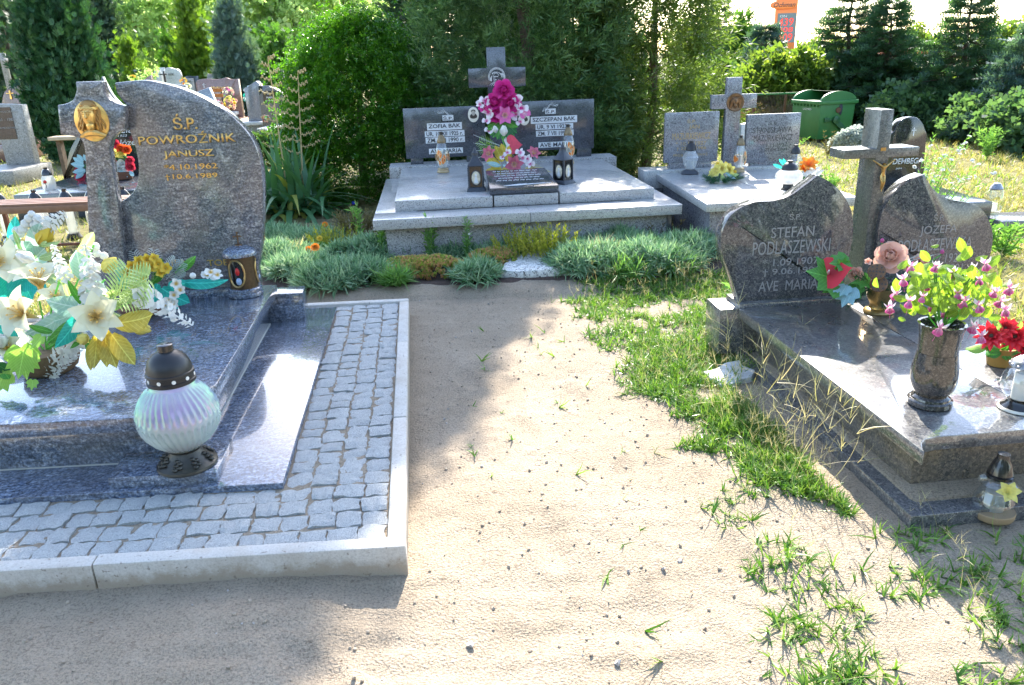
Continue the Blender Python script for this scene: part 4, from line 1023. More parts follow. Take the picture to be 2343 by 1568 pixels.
def square_lantern(loc, ang, s, label):
    e = empty('metal_box_lantern', loc, ang, label, 'grave lantern', 'box lanterns with oval icons')
    MB().add([(x * 0.075 * s, y * 0.075 * s, 0) for x, y in ((-1, -1), (1, -1), (1, 1), (-1, 1))] + [(x * 0.058 * s, y * 0.058 * s, 0.03 * s) for x, y in ((-1, -1), (1, -1), (1, 1), (-1, 1))],
             [(3, 2, 1, 0), (4, 5, 6, 7)] + [(k, (k + 1) % 4, 4 + (k + 1) % 4, 4 + k) for k in range(4)]).build('foot', M['grey_metal'], e, bevel=0.002)
    MB().box(-0.05 * s, 0.05 * s, -0.05 * s, 0.05 * s, 0.029 * s, 0.185 * s).build('casing', M['win_dark'], e)
    for k in range(4):
        R4 = Matrix.Rotation(k * math.pi / 2, 4, 'Z')
        p = MB().box(0.046 * s, 0.058 * s, 0.046 * s, 0.058 * s, 0.028 * s, 0.187 * s, R4)
        for q in range(12): p.ball((0.058 * s, 0.052 * s, (0.035 + q * 0.0125) * s), 0.006 * s, 5, 4, R4)
        p.build('corner_post', M['grey_metal'], e)
        t = [2 * math.pi * i / 22 for i in range(23)]
        ic = MB().lathe([(0.034 * s, 0), (0.03 * s, 0.003 * s), (0, 0.004 * s)], 22, R4 @ Matrix.Translation((0, -0.0505 * s, 0.10 * s)) @ Matrix.Rotation(math.pi / 2, 4, 'X') @ Matrix.Diagonal((1, 1.55, 1, 1))).build('icon_window', M['icon_cream'], e, True)
        MB().tube([R4 @ Vector((0.037 * s * math.cos(a), -0.053 * s, (0.10 + 0.055 * math.sin(a)) * s)) for a in t], 0.004 * s, 5).build('oval_rim', M['grey_metal'], ic, True)
        b = MB().ball((0, -0.054 * s, 0.118 * s), (0.009 * s, 0.004 * s, 0.011 * s), 8, 5, R4).add([(-0.006 * s, -0.0565 * s, 0.108 * s), (0.006 * s, -0.0565 * s, 0.108 * s), (0.017 * s, -0.0565 * s, 0.062 * s), (-0.017 * s, -0.0565 * s, 0.062 * s)], [(0, 1, 2, 3)], R4)
        b.build('icon_figure', M['engrave'], ic, True)
    rf = MB().lathe([(0.083 * s, 0.185 * s), (0.085 * s, 0.192 * s), (0.055 * s, 0.22 * s), (0.032 * s, 0.25 * s), (0.028 * s, 0.27 * s)], 4, Matrix.Rotation(math.pi / 4, 4, 'Z')).build('roof', M['grey_metal'], e, bevel=0.002)
    MB().lathe([(0.024 * s, 0.262 * s), (0.024 * s, 0.282 * s), (0.012 * s, 0.295 * s), (0.006 * s, 0.318 * s), (0.0, 0.322 * s)], 12).build('finial', M['grey_metal'], rf, True)

# ------------------------------------------------------------------ middle double monument
C = Frame(-1.05, 6.04, math.radians(5.3))
mon = C.empty('double_tomb', 'wide light granite double tomb with two dark nameplates and a tall cross', 'tomb')
MB().box(0.09, 2.38, 0.10, 2.25, 0.0, 0.372).build('base_wall', M['light_granite_rough'], mon, bevel=0.004)
MB().box(2.375, 2.41, 0.08, 2.25, 0.0, 0.37).build('corner_panel', M['dark_granite'], mon, bevel=0.003)
MB().box(0.0, 1.235, 0, 0.30, 0.37, 0.45).build('frame_slab', M['light_granite'], mon, bevel=0.003)
MB().box(1.238, 2.47, 0, 0.30, 0.37, 0.45).build('frame_slab', M['light_granite'], mon, bevel=0.003)
MB().box(0.0, 0.34, 0.302, 2.3, 0.37, 0.449).build('frame_slab', M['light_granite'], mon, bevel=0.003)
MB().box(2.13, 2.47, 0.302, 2.3, 0.37, 0.449).build('frame_slab', M['light_granite'], mon, bevel=0.003)
f0 = C.hp(902, 461.7, 0.54); f1 = C.hp(1127, 450, 0.54); f2 = C.hp(1279, 440, 0.54); f3 = C.hp(1494, 429, 0.54)
bl = C.hp(922, 396, 0.54); lg = C.hp(889, 386, 0.56); lg2 = C.hp(1405, 356, 0.56)
YB = (lg[1] + lg2[1]) / 2; yf = (f0[1] + f3[1]) / 2
MB().box(f0[0], f1[0], yf, YB - 0.002, 0.448, 0.54).build('cover_slab', M['light_granite'], mon, bevel=0.006)
MB().box(f2[0], f3[0], yf, YB - 0.002, 0.448, 0.54).build('cover_slab', M['light_granite'], mon, bevel=0.006)
MB().box(f1[0] + 0.012, f2[0] - 0.012, yf + 0.002, YB - 0.002, 0.448, 0.538).build('middle_block', M['light_granite'], mon, bevel=0.004)
MB().box(lg[0], lg2[0], YB, YB + 0.34, 0.37, 0.56).build('back_ledge', M['light_granite_rough'], mon, bevel=0.006)
YH = YB + 0.12
def plate(name, pts, th, z0=None):
    o = [C.vp(u, v, YH) for u, v in pts]
    x0 = (o[0][0] + o[3][0]) / 2; x1 = (o[1][0] + o[2][0]) / 2; zt = (o[0][1] + o[1][1]) / 2; zb = (o[2][1] + o[3][1]) / 2
    return x0, x1, zb, zt
x0, x1, zb, zt = plate('a', [(921, 250), (1108, 241), (1112, 356), (929, 364)], 0.06)
hl_ = MB().box(x0, x1, YH, YH + 0.055, zb, zt).build('nameplate', M['dark_granite'], mon, bevel=0.003)
hl_x = (x0, x1)
for a, b2 in [((939, 364), (969, 383)), ((1067, 356), (1112, 373))]:
    q0 = C.vp(*a, YH); q1 = C.vp(*b2, YH); MB().box(q0[0], q1[0], YH + 0.006, YH + 0.07, 0.559, zb).build('plate_foot', M['dark_granite'], mon, bevel=0.002)
x0, x1, zb2, zt2 = plate('b', [(1177, 235), (1358, 225), (1359, 338.5), (1177, 348)], 0.06)
hr_ = MB().box(x0, x1, YH, YH + 0.055, zb2, zt2).build('nameplate', M['dark_granite'], mon, bevel=0.003)
for a, b2 in [((1191, 348), (1220, 362)), ((1320, 339), (1353, 358))]:
    q0 = C.vp(*a, YH); q1 = C.vp(*b2, YH); MB().box(q0[0], q1[0], YH + 0.006, YH + 0.07, 0.559, zb2).build('plate_foot', M['dark_granite'], mon, bevel=0.002)
# cross between the plates
YC = YH + 0.02
tl = C.vp(1112, 109, YC); tr = C.vp(1155, 108, YC); al = C.vp(1071.5, 181, YC); ar = C.vp(1202, 174, YC); at = C.vp(1136, 155.5, YC); ab = C.vp(1137, 199.5, YC)
cx = (tl[0] + tr[0]) / 2; hw = (tr[0] - tl[0]) / 2
cross = MB().prism([(cx - hw, 0.559), (cx + hw, 0.559), (cx + hw, ab[1]), (ar[0], ab[1]), (ar[0], at[1]), (cx + hw, at[1]), (cx + hw, tl[1]), (cx - hw, tl[1]), (cx - hw, at[1]), (al[0], at[1]), (al[0], ab[1]), (cx - hw, ab[1])], YC, YC + 0.07).build('stone_cross', M['dark_granite'], mon, bevel=0.003)
# engraved head with halo on the cross, drawn in light scratched lines
fc = C.vp(1136, 180, YC); b = MB(); S = 0.062
def el(cxx, cz, rx, rz, a0=0, a1=360, r=0.0022, dy=0.001):
    b.tube([(cx + (cxx + rx * math.cos(math.radians(a))) * S, YC - dy, fc[1] + (cz + rz * math.sin(math.radians(a))) * S) for a in np.linspace(a0, a1, 18)], r, 4)
for k, rr in enumerate((1.28, 1.36, 1.44, 1.2)): el(0, 0.25, rr, rr * 1.05, -25 + 3 * k, 205 - 3 * k, 0.0016)
el(-0.1, 0.15, 0.5, 0.72, 20, 340); el(-0.28, -0.45, 0.26, 0.3, 180, 350); el(-0.3, 0.3, 0.14, 0.05); el(0.08, 0.3, 0.14, 0.05); el(-0.26, 0.05, 0.08, 0.28, 90, 270); el(-0.22, -0.22, 0.16, 0.05)
for k in range(7): el(0.55 + 0.06 * k, -0.2, 0.25 + 0.04 * k, 0.95, 20, 95 + 4 * k, 0.0018)
for k in range(5): el(-0.7 - 0.05 * k, -0.2, 0.2, 0.7 - 0.05 * k, 100, 200, 0.0018)
for k in range(14):
    a = math.pi * k / 13; b.tube([(cx + (0.62 * math.cos(a) - 0.05) * S, YC - 0.001, fc[1] + (0.68 + 0.22 * math.sin(a)) * S), (cx + (0.75 * math.cos(a + 0.2) - 0.05) * S, YC - 0.001, fc[1] + (0.75 + 0.33 * math.sin(a)) * S)], 0.0025, 4)
for k in range(8): b.tube([(cx + (-1.3 + 0.33 * k) * S, YC - 0.001, fc[1] - (1.05 + 0.15 * math.sin(k)) * S), (cx + (-0.55 + 0.12 * k) * S, YC - 0.001, fc[1] - 0.6 * S)], 0.0022, 4)
b.build('engraved_head', M['engrave'], cross, True)

def cplate(par, body, cu, cv_, wpx, hpx, white=True, **k):
    c = C.vp(cu, cv_, YH); w = C.vp(cu + wpx / 2, cv_, YH)[0] - C.vp(cu - wpx / 2, cv_, YH)[0]; h = C.vp(cu, cv_ - hpx / 2, YH)[1] - C.vp(cu, cv_ + hpx / 2, YH)[1]
    if white: MB().box(c[0] - w / 2, c[0] + w / 2, YH - 0.0015, YH + 0.001, c[1] - h / 2, c[1] + h / 2).build('inscription_field', M['engrave'], par)
    text(body, c[0] - w * 0.46, c[0] + w * 0.46, c[1] - h * 0.38, c[1] + h * 0.38, YH - 0.0015, M['letter_dark'], par, ext=0.0015, off=0.018, **k)
for par, rows in [(hl_, [('Ś.P.', 1024.5, 270, 25, 12), ('ZOFIA BĄK', 1016.5, 289.5, 80, 16), ('UR. 10 XII 1925 r.', 1017, 306, 91, 13), ('ZM. 19 I 1990 r.', 1018.5, 320.5, 90, 13), ('AVE MARIA', 1020, 345.5, 78, 12.5)]),
                  (hr_, [('Ś.P.', 1259, 255, 24, 12), ('SZCZEPAN BĄK', 1267, 274, 106, 16), ('UR. 9 VI 1923 r.', 1268, 290, 86, 12.5), ('ZM. 7 VII 1998 r.', 1269, 305, 86, 13), ('AVE MARIA', 1271, 331, 79, 12.5)])]:
    for r_ in rows: cplate(par, *r_)
def twig(par, u, v, sx):
    c = C.vp(u, v, YH); b = MB()
    for ph in (0, 1.6):
        b.tube([(c[0] + sx * 0.011 * k, YH - 0.001, c[1] + 0.012 * math.sin(k * 0.8 + ph) + 0.0006 * k * (8 - k)) for k in range(-7, 9)], 0.0017, 4)
    for k in range(-7, 9): b.tube([(c[0] + sx * 0.011 * k, YH - 0.001, c[1] + 0.012 * math.sin(k * 0.8) + 0.0006 * k * (8 - k)), (c[0] + sx * (0.011 * k + 0.004), YH - 0.001, c[1] + 0.012 * math.sin(k * 0.8) + 0.0006 * k * (8 - k) + 0.02)], 0.0013, 4)
    b.build('thorn_twig', M['engrave'], par, True)
twig(hl_, 1020, 259, -1); twig(hr_, 1257, 243, 1)
M['porcelain'] = plain('porcelain', (0.72, 0.68, 0.58), 0.2); M['photo_dark'] = plain('portrait_dark', (0.05, 0.042, 0.035), 0.4); M['photo_skin'] = plain('portrait_grey', (0.42, 0.38, 0.32), 0.4)
def portrait(par, u, v, rpx, cap):
    c = C.vp(u, v, YH); s = rpx / FPX * 9.0
    T = Matrix.Translation((c[0], YH - 0.002, c[1]))
    o = MB().lathe([(s, -0.001), (s * 0.97, 0.003), (s * 0.85, 0.004), (0, 0.0045)], 26, T @ Matrix.Rotation(math.pi / 2, 4, 'X') @ Matrix.Diagonal((1, 1.35, 1, 1))).build('portrait_oval', M['porcelain'], par, True)
    b = MB(); n = 20
    b.add([(c[0] + 0.66 * s * math.cos(a), YH - 0.0072, c[1] - 0.35 * s + 0.62 * s * math.sin(a) * (1 if math.sin(a) > 0 else 0.55)) for a in [2 * math.pi * k / n for k in range(n)]], [tuple(range(n))])
    b.ball((c[0], YH - 0.0065, c[1] + 0.62 * s), (0.42 * s, 0.002, 0.3 * s), 12, 6)
    b.build('portrait_clothes', M['photo_dark'], o)
    MB().ball((c[0], YH - 0.0085, c[1] + 0.28 * s), (0.33 * s, 0.002, 0.45 * s), 12, 8).build('portrait_face', M['photo_skin'], o, True)
portrait(hl_, 1082.7, 263, 11.6, 1); portrait(hr_, 1199, 270, 11.6, 0)
# engraved tablet lying tilted on the middle block
xb0, xb1 = f1[0] - 0.05, f2[0] + 0.015
tb = MB().add([(xb0 + 0.03, yf + 0.02, 0.545), (xb1 - 0.02, yf + 0.02, 0.545), (xb1 - 0.05, yf + 0.62, 0.545), (xb0 + 0.04, yf + 0.62, 0.545), (xb0 + 0.03, yf + 0.012, 0.60), (xb1 - 0.02, yf + 0.012, 0.60), (xb1 - 0.05, yf + 0.60, 0.67), (xb0 + 0.04, yf + 0.60, 0.67)],
              [(3, 2, 1, 0), (4, 5, 6, 7), (0, 1, 5, 4), (1, 2, 6, 5), (2, 3, 7, 6), (3, 0, 4, 7)]).build('tilted_tablet', M['dark_granite'], mon, bevel=0.004)
b = MB(); rr = random.Random(4)
for r_ in range(5):
    x = xb0 + 0.10 + 0.03 * (r_ % 2)
    while x < xb1 - 0.14:
        w = rr.uniform(0.02, 0.05); y = yf + 0.52 - 0.075 * r_; z = 0.6015 + 0.07 * (y - yf) / 0.588
        b.tube([(x + w * t, y + 0.012 * math.sin(9 * t + r_), z + 0.0015) for t in np.linspace(0, 1, 7)], 0.003, 4); x += w + 0.012
for k in range(6): b.tube([(xb0 + 0.15 + 0.02 * k, yf + 0.06, 0.608), (xb0 + 0.3 + 0.05 * k, yf + 0.10 + 0.01 * math.sin(k * 2), 0.612)], 0.0025, 4)
b.build('script_lines', M['engrave'], tb, True)['kind'] = 'stuff'

p = C.w(C.hp(1014, 395, 0.54)[0], C.hp(1014, 395, 0.54)[1], 0.541); lily_lantern(p, 0.40, 'painted glass lantern with tan cap, left half of the double tomb')
p = C.w(C.hp(1300, 375, 0.54)[0], C.hp(1300, 375, 0.54)[1], 0.541); lily_lantern(p, 0.40, 'painted glass lantern with tan cap, right half of the double tomb', 0.5)
p = C.w(C.hp(1090, 436, 0.54)[0], C.hp(1090, 436, 0.54)[1], 0.541); square_lantern(p, math.radians(2), 1.12, 'grey box lantern left of the tilted tablet, one side showing')
p = C.w(C.hp(1288, 420, 0.54)[0], C.hp(1288, 420, 0.54)[1], 0.541); square_lantern(p, math.radians(47), 1.1, 'grey box lantern right of the tilted tablet, turned corner-on')

# bouquets of the middle monument
q = C.w(C.hp(1165, 385, 0.54)[0], C.hp(1165, 385, 0.54)[1] + 0.05, 0.541); Yb = q[1]
B = Bouquet('magenta_bouquet', q, 'tall stand of magenta roses and white orchids in front of the dark cross', 'bouquet')
M['vase_white'] = plain('white_vase', (0.75, 0.75, 0.74), 0.3)
MB().lathe([(0.05, 0), (0.052, 0.01), (0.02, 0.03), (0.02, 0.22), (0.055, 0.30), (0.06, 0.32), (0.04, 0.32)], 20).build('vase', M['vase_white'], B.e, True)
for u, v, r in [(1152, 207, 24), (1130, 238, 24), (1168, 238, 24), (1135, 265, 20)]: B.px('rose', 'rose', 'magenta', u, v, Yb - 0.02, r)
B.px('lily', 'lily', 'pink', 1155, 266, Yb - 0.08, 25, (0, 0, 0.1), heart=hl); B.px('lily', 'lily', 'magenta', 1150, 212, Yb, 26, (0, 0, 0.5))
for u, v, r, m_ in [(1108, 232, 14, 'whitepink'), (1116, 258, 16, 'whitepink'), (1105, 248, 12, 'magenta'), (1186, 232, 15, 'whitepink'), (1194, 248, 15, 'whitepink'), (1180, 264, 14, 'whitepink'), (1200, 262, 14, 'pink'), (1183, 245, 12, 'magenta'), (1113, 278, 11, 'whitepink'), (1118, 300, 11, 'whitepink'), (1190, 280, 11, 'whitepink'), (1098, 240, 11, 'whitepink'), (1176, 250, 10, 'magenta')]:
    B.px('orchid', 'orchid', m_, u, v, Yb - 0.05, r)
for k in range(16):
    a = random.uniform(0, 6.28); u, v = 1150, 285; B.leaf('dgreen' if k % 2 else 'green', u, v - 12, u + 38 * math.cos(a), v + 14 + 26 * math.sin(a), Yb - 0.03, 'leaf_wide', 0.9, tilt=0.3)
for u, v in [(1150, 285), (1165, 290), (1140, 290)]: B.stem(u, v, Yb, r=0.005)
q = C.w(C.hp(1170, 395, 0.54)[0], C.hp(1170, 398, 0.54)[1] - 0.12, 0.541); Yb = q[1]
B = Bouquet('faded_lily_bouquet', q, 'faded pink lilies with olive leaves lying behind the tilted tablet', 'bouquet')
MB().lathe([(0.10, 0), (0.12, 0.02), (0.1, 0.05), (0.06, 0.06)], 16).build('foam_base', M['basket'], B.e, True)
for u, v, r, d in [(1122, 355, 22, (-0.6, 0, 0.4)), (1176, 377, 26, (0, 0, 0)), (1218, 355, 20, (0.5, 0, 0.8))]: B.px('lily', 'lily', 'oldpink', u, v, Yb - 0.08, r, d, heart=hl)
B.px('anthurium', 'spathe', 'rosered', 1172, 332, Yb + 0.02, 22, (0.5, 0, 0.3)); B.px('calla', 'tulip', 'white', 1152, 312, Yb, 20, (0.1, 0, 2.5)); B.px('calla', 'tulip', 'white', 1135, 305, Yb, 14, (-0.6, 0, 2.5))
for u, v, r in [(1195, 362, 13), (1206, 365, 13), (1190, 350, 12), (1212, 375, 12), (1160, 350, 10), (1150, 360, 8)]: B.px('orchid', 'orchid', 'whitepink', u, v, Yb - 0.08, r)
for a_ in [(1145, 385, 1105, 352), (1140, 388, 1108, 392), (1150, 388, 1120, 396), (1150, 370, 1130, 330), (1155, 360, 1145, 325), (1160, 370, 1165, 330), (1150, 385, 1178, 395)]: B.leaf('mustard', *a_, Yb - 0.02, 'leaf_wide', 0.9, tilt=0.3)
for a_ in [(1140, 350, 1095, 322), (1135, 350, 1098, 342), (1140, 345, 1112, 325)]: B.leaf('lime', *a_, Yb, 'fern', 0.9, name='fern_frond')
for a_ in [(1145, 380, 1110, 372), (1150, 378, 1168, 385)]: B.leaf('blueleaf', *a_, Yb - 0.1, 'leaf', 0.8, name='ribbon_leaf')
for k in range(8): B.leaf('silver', 1160, 340, 1060 + 20 * k * (k % 2), 300 + 12 * k, Yb, 'strap_leaf', 0.08, name='dry_stem')
for k in range(6): B.leaf('mustard', 1200, 385, 1240 + 8 * k, 372 + 5 * k, Yb - 0.05, 'strap_leaf', 0.12, name='dry_stem')
# ------------------------------------------------------------------ near right double tomb
_p = G(2115, 1035, 0.30)
R = Frame(_p[0], _p[1], math.radians(5.6))
rt = R.empty('charcoal_tomb', 'charcoal granite double tomb with two heart shaped headstones and a slim cross', 'tomb')
sm = R.hp(1990, 726, 0.3); XM = sm[0]
YS = R.hp(1690, 705, 0.3)[1]
fr = [(0, 0.0), (0.012, 0.03), (0.03, 0.062), (0.06, 0.088), (0.11, 0.098)]
MB().slab([(0, YS)] + fr + [(XM - 0.0015, 0.098), (XM - 0.0015, YS)], 0.245, 0.30).build('cover_slab', M['right_granite'], rt, bevel=0.005)
W2 = 2 * XM
MB().slab([(XM + 0.0015, YS), (XM + 0.0015, 0.098)] + [(W2 - x, y) for x, y in fr[::-1]] + [(W2, YS)], 0.245, 0.30).build('cover_slab', M['right_granite'], rt, bevel=0.005)
MB().box(0.10, W2 - 0.10, 0.19, YS - 0.02, 0.04, 0.246).build('base_wall', M['right_side'], rt, bevel=0.004)
MB().box(0.055, W2 - 0.055, 0.09, YS - 0.02, 0.0, 0.058).build('sand_ledge', M['sand'], rt, bevel=0.03)
MB().box(0.0, W2, 0.012, YS + 0.2, -0.03, 0.04).build('plinth', M['right_granite'], rt, bevel=0.003)
MB().box(-0.10, W2 + 0.1, YS + 0.002, YS + 0.22, 0.04, 0.295).build('headstone_ledge', M['right_granite'], rt, bevel=0.004)
MB().box(0.0, W2, YS - 0.015, YS + 0.19, 0.294, 0.325).build('headstone_foot', M['right_granite'], rt, bevel=0.003)
YR = YS + 0.03
def rv(pts): return [R.vp(u, v, YR) for u, v in pts]
lh = smooth_curve(rv([(1691, 690), (1671, 631), (1652, 581), (1650, 539), (1667, 499), (1694, 476), (1727, 463), (1770, 460), (1809, 447), (1842, 424), (1870, 403)]), 4)[:-1] + smooth_curve(rv([(1870, 402), (1898, 417), (1924, 440), (1942, 470), (1950, 499), (1950, 542), (1940, 598), (1932, 640), (1928, 690)]), 4)
lh[0] = (lh[0][0], 0.324); lh[-1] = (lh[-1][0], 0.324)
h1 = MB().prism(lh[::-1], YR, YR + 0.085).build('headstone', M['right_face'], rt, bevel=0.006)
rh = smooth_curve(rv([(2022, 690), (2012, 640), (2007, 598), (2007, 552), (2013, 505), (2022, 476), (2042, 447), (2075, 417), (2111, 400)]), 4)[:-1] + smooth_curve(rv([(2114, 400), (2128, 424), (2147, 444), (2174, 457), (2203, 462), (2233, 470), (2256, 493), (2270, 529), (2269, 565), (2259, 601), (2242, 647), (2236, 690)]), 4)
rh[0] = (rh[0][0], 0.324); rh[-1] = (rh[-1][0], 0.324)
h2 = MB().prism(rh[::-1], YR, YR + 0.085).build('headstone', M['right_face'], rt, bevel=0.006)
def rtext(par, body, u0, u1, v0, v1, **k):
    a = R.vp(u0, (v0 + v1) / 2, YR); b2 = R.vp(u1, (v0 + v1) / 2, YR); c = R.vp((u0 + u1) / 2, v0, YR)[1]; d = R.vp((u0 + u1) / 2, v1, YR)[1]
    text(body, a[0], b2[0], d, c, YR, M['letter_grey'], par, ext=0.002, **k)
rtext(h1, 'Ś.P.', 1806, 1832, 486, 503); rtext(h1, 'STEFAN', 1764, 1862, 519, 543); rtext(h1, 'PODLASZEWSKI', 1722, 1898, 550, 580); rtext(h1, '* 1.09.1907', 1744, 1872, 590, 607); rtext(h1, '† 9.06.1991', 1744, 1870, 613, 631); rtext(h1, 'AVE  MARIA', 1735, 1870, 641, 664)
rtext(h2, 'Ś.P.', 2136, 2160, 486, 506); rtext(h2, 'JÓZEFA', 2105, 2188, 511, 540); rtext(h2, 'PODŁASZEWSKA', 2055, 2222, 546, 573); rtext(h2, '* 10.2.1929', 2100, 2200, 580, 602); rtext(h2, '† 28.4.2001', 2100, 2200, 606, 626)
# slim, deep cross
YX = YR + 0.03
tl = R.vp(2016, 252, YX); tr = R.vp(2035, 252, YX); al = R.vp(1932, 352, YX); ar = R.vp(2102, 350, YX); at = R.vp(2005, 341, YX)[1]; ab = R.vp(2005, 362, YX)[1]
x0, x1 = tl[0] - 0.01, tr[0] + 0.004
xb0, xb1 = R.vp(1982, 600, YX)[0], R.vp(2006, 600, YX)[0]
xc0, xc1 = (x0 + xb0) / 2 - 0.004, (x1 + xb1) / 2 + 0.004
M['cross_granite'] = granite('cross_granite', [(0.35, (0.10, 0.105, 0.10)), (0.25, (0.06, 0.062, 0.06)), (0.25, (0.16, 0.16, 0.15)), (0.15, (0.22, 0.21, 0.18))], 220, 0.3, bmp=0.08, blot=(5, (0.10, 0.11, 0.06), 0.35))
cr2 = MB().prism([(xc0, 0.32), (xc1, 0.32), (xc1, ab), (ar[0], ab), (ar[0], at), (xc1, at), (xc1, tl[1]), (xc0, tl[1]), (xc0, at), (al[0], at), (al[0], ab), (xc0, ab)], YX, YX + 0.16).build('stone_cross', M['cross_granite'], rt, bevel=0.003)
# gilt corpus on the cross: one continuous skinned body
def corpus(par, x, y, z, h, mat):
    me = bpy.data.meshes.new('corpus')
    J = [(0, 0, 0), (0, -0.04, 0.10), (0, -0.05, 0.2), (0, -0.045, 0.27), (0.015, -0.07, 0.34), (-0.10, -0.05, 0.26), (-0.22, -0.03, 0.34), (-0.36, -0.01, 0.43), (0.10, -0.05, 0.26), (0.22, -0.03, 0.34), (0.36, -0.01, 0.43), (-0.045, -0.02, -0.04), (-0.03, -0.09, -0.24), (-0.015, -0.03, -0.45), (0.045, -0.02, -0.04), (0.04, -0.09, -0.24), (0.015, -0.04, -0.45), (0.0, -0.06, -0.52)]
    E_ = [(0, 1), (1, 2), (2, 3), (3, 4), (2, 5), (5, 6), (6, 7), (2, 8), (8, 9), (9, 10), (0, 11), (11, 12), (12, 13), (0, 14), (14, 15), (15, 16), (16, 17)]
    Rr = [0.055, 0.05, 0.065, 0.03, 0.05, 0.04, 0.026, 0.018, 0.04, 0.026, 0.018, 0.05, 0.036, 0.02, 0.05, 0.036, 0.02, 0.016]
    me.from_pydata([(a * h, b_ * h, c * h) for a, b_, c in J], E_, [])
    tmp = bpy.data.objects.new('corpus_tmp', me); COL.objects.link(tmp)
    tmp.modifiers.new('skin', 'SKIN'); sub = tmp.modifiers.new('sub', 'SUBSURF'); sub.levels = 1; sub.render_levels = 1
    for i, sv in enumerate(me.skin_vertices[0].data): sv.radius = (Rr[i] * h, Rr[i] * h); sv.use_root = (i == 0)
    dg = bpy.context.evaluated_depsgraph_get(); m2 = bpy.data.meshes.new_from_object(tmp.evaluated_get(dg))
    bpy.data.objects.remove(tmp)
    m2.name = 'corpus'; m2.materials.clear(); m2.materials.append(mat)
    m2.polygons.foreach_set('use_smooth', np.ones(len(m2.polygons), dtype=bool))
    return obj('corpus', m2, None, par, loc=(x, y, z))
cc = R.vp(2020, 398, YX); corpus(cr2, (xc0 + xc1) / 2 + 0.005, YX - 0.012, cc[1], 0.175, M['brass'])
MB().box((xc0 + xc1) / 2 - 0.014, (xc0 + xc1) / 2 + 0.014, YX - 0.003, YX + 0.001, at - 0.012, at + 0.005).build('title_plate', M['brass'], cr2)

# rubble block beside the tomb
p = G(1632, 765, 0.0)
b = MB().slab([(-0.13, -0.05), (-0.07, -0.09), (-0.01, -0.075), (0.05, -0.10), (0.12, -0.06), (0.10, 0.01), (0.13, 0.06), (0.05, 0.09), (-0.03, 0.075), (-0.10, 0.10)], -0.05, 0.045)
tag(b.build('concrete_lump', M['white_stone'], None, bevel=0.012, loc=(1.12, 3.72, 0), rot=(0.12, -0.14, 0.5)), 'pale broken concrete lump lying in grass against the charcoal tomb', 'rubble')
p = G(1238, 625)
b = MB().slab([(-0.34, -0.24), (-0.2, -0.29), (0.02, -0.27), (0.33, -0.24), (0.31, -0.02), (0.22, 0.22), (0.05, 0.28), (-0.14, 0.26), (-0.27, 0.08)], -0.03, 0.055)
st = b.build('stepping_stone', M['sett'], None, bevel=0.02, loc=(p[0], p[1] - 0.1, 0.075), rot=(0.0, 0, 0.05)); tag(st, 'flat grey stepping stone at the end of the sandy path', 'stone')

# ------------------------------------------------------------------ things on the near right tomb
p = R.w(*R.hp(2125, 925, 0.3)[:2], 0.301)
e = empty('stone_vase', p, 0, 'polished dark stone vase planted with pink fuchsia on the charcoal slab', 'vase')
s = 1.05
M['vase_granite'] = granite('vase_granite', [(0.5, (0.035, 0.033, 0.03)), (0.3, (0.07, 0.063, 0.055)), (0.2, (0.12, 0.105, 0.09))], 260, 0.06, ior=1.75)
MB().lathe([(r * s * 0.84, z * s) for r, z in [(0.084, 0), (0.09, 0.006), (0.09, 0.022), (0.086, 0.026), (0.08, 0.028), (0.078, 0.034), (0.066, 0.042), (0.07, 0.05), (0.086, 0.07), (0.093, 0.10), (0.092, 0.14), (0.084, 0.18), (0.079, 0.205)]], 44).build('lower_body', M['vase_granite'], e, True)
MB().lathe([(r * s * 0.84, z * s) for r, z in [(0.0785, 0.206), (0.079, 0.212), (0.08, 0.25), (0.085, 0.285), (0.092, 0.308), (0.094, 0.312), (0.083, 0.312), (0.075, 0.29), (0.05, 0.285)]], 44).build('upper_body', M['vase_granite'], e, True)
B = Bouquet.__new__(Bouquet); B.o = Vector(p); B.e = e; Yb = p[1]
PM['fleaf'] = leafmat('fuchsia_leaf', (0.14, 0.26, 0.03), (0.24, 0.36, 0.06), 0.5, isl=False, tcol=(1.5, 1.5, 0.6))
rr = random.Random(21)
for k in range(210):
    u = 2168 + rr.gauss(0, 54); v = 668 + rr.gauss(0, 34) + 0.0009 * (u - 2165) ** 2
    if v > 752: continue
    Yk = Yb + rr.uniform(-0.13, 0.16); a = rr.uniform(0, 6.28); ln = rr.uniform(26, 42)
    B.leaf('fleaf', u, v, u + ln * math.cos(a), v - 8 + ln * 0.8 * math.sin(a), Yk, 'leaf_wide', 1.15, Y1=Yk + rr.uniform(-0.03, 0.03), tilt=rr.uniform(0.2, 1.6))
for k in range(26):
    a = rr.uniform(0, 6.28); u, v = 2165 + 80 * math.cos(a), 668 + 45 * math.sin(a)
    B.stem(u, v, Yb + 0.1 * math.sin(a), r=0.0025, to=Vector(p) + Vector((0, 0, 0.29)))
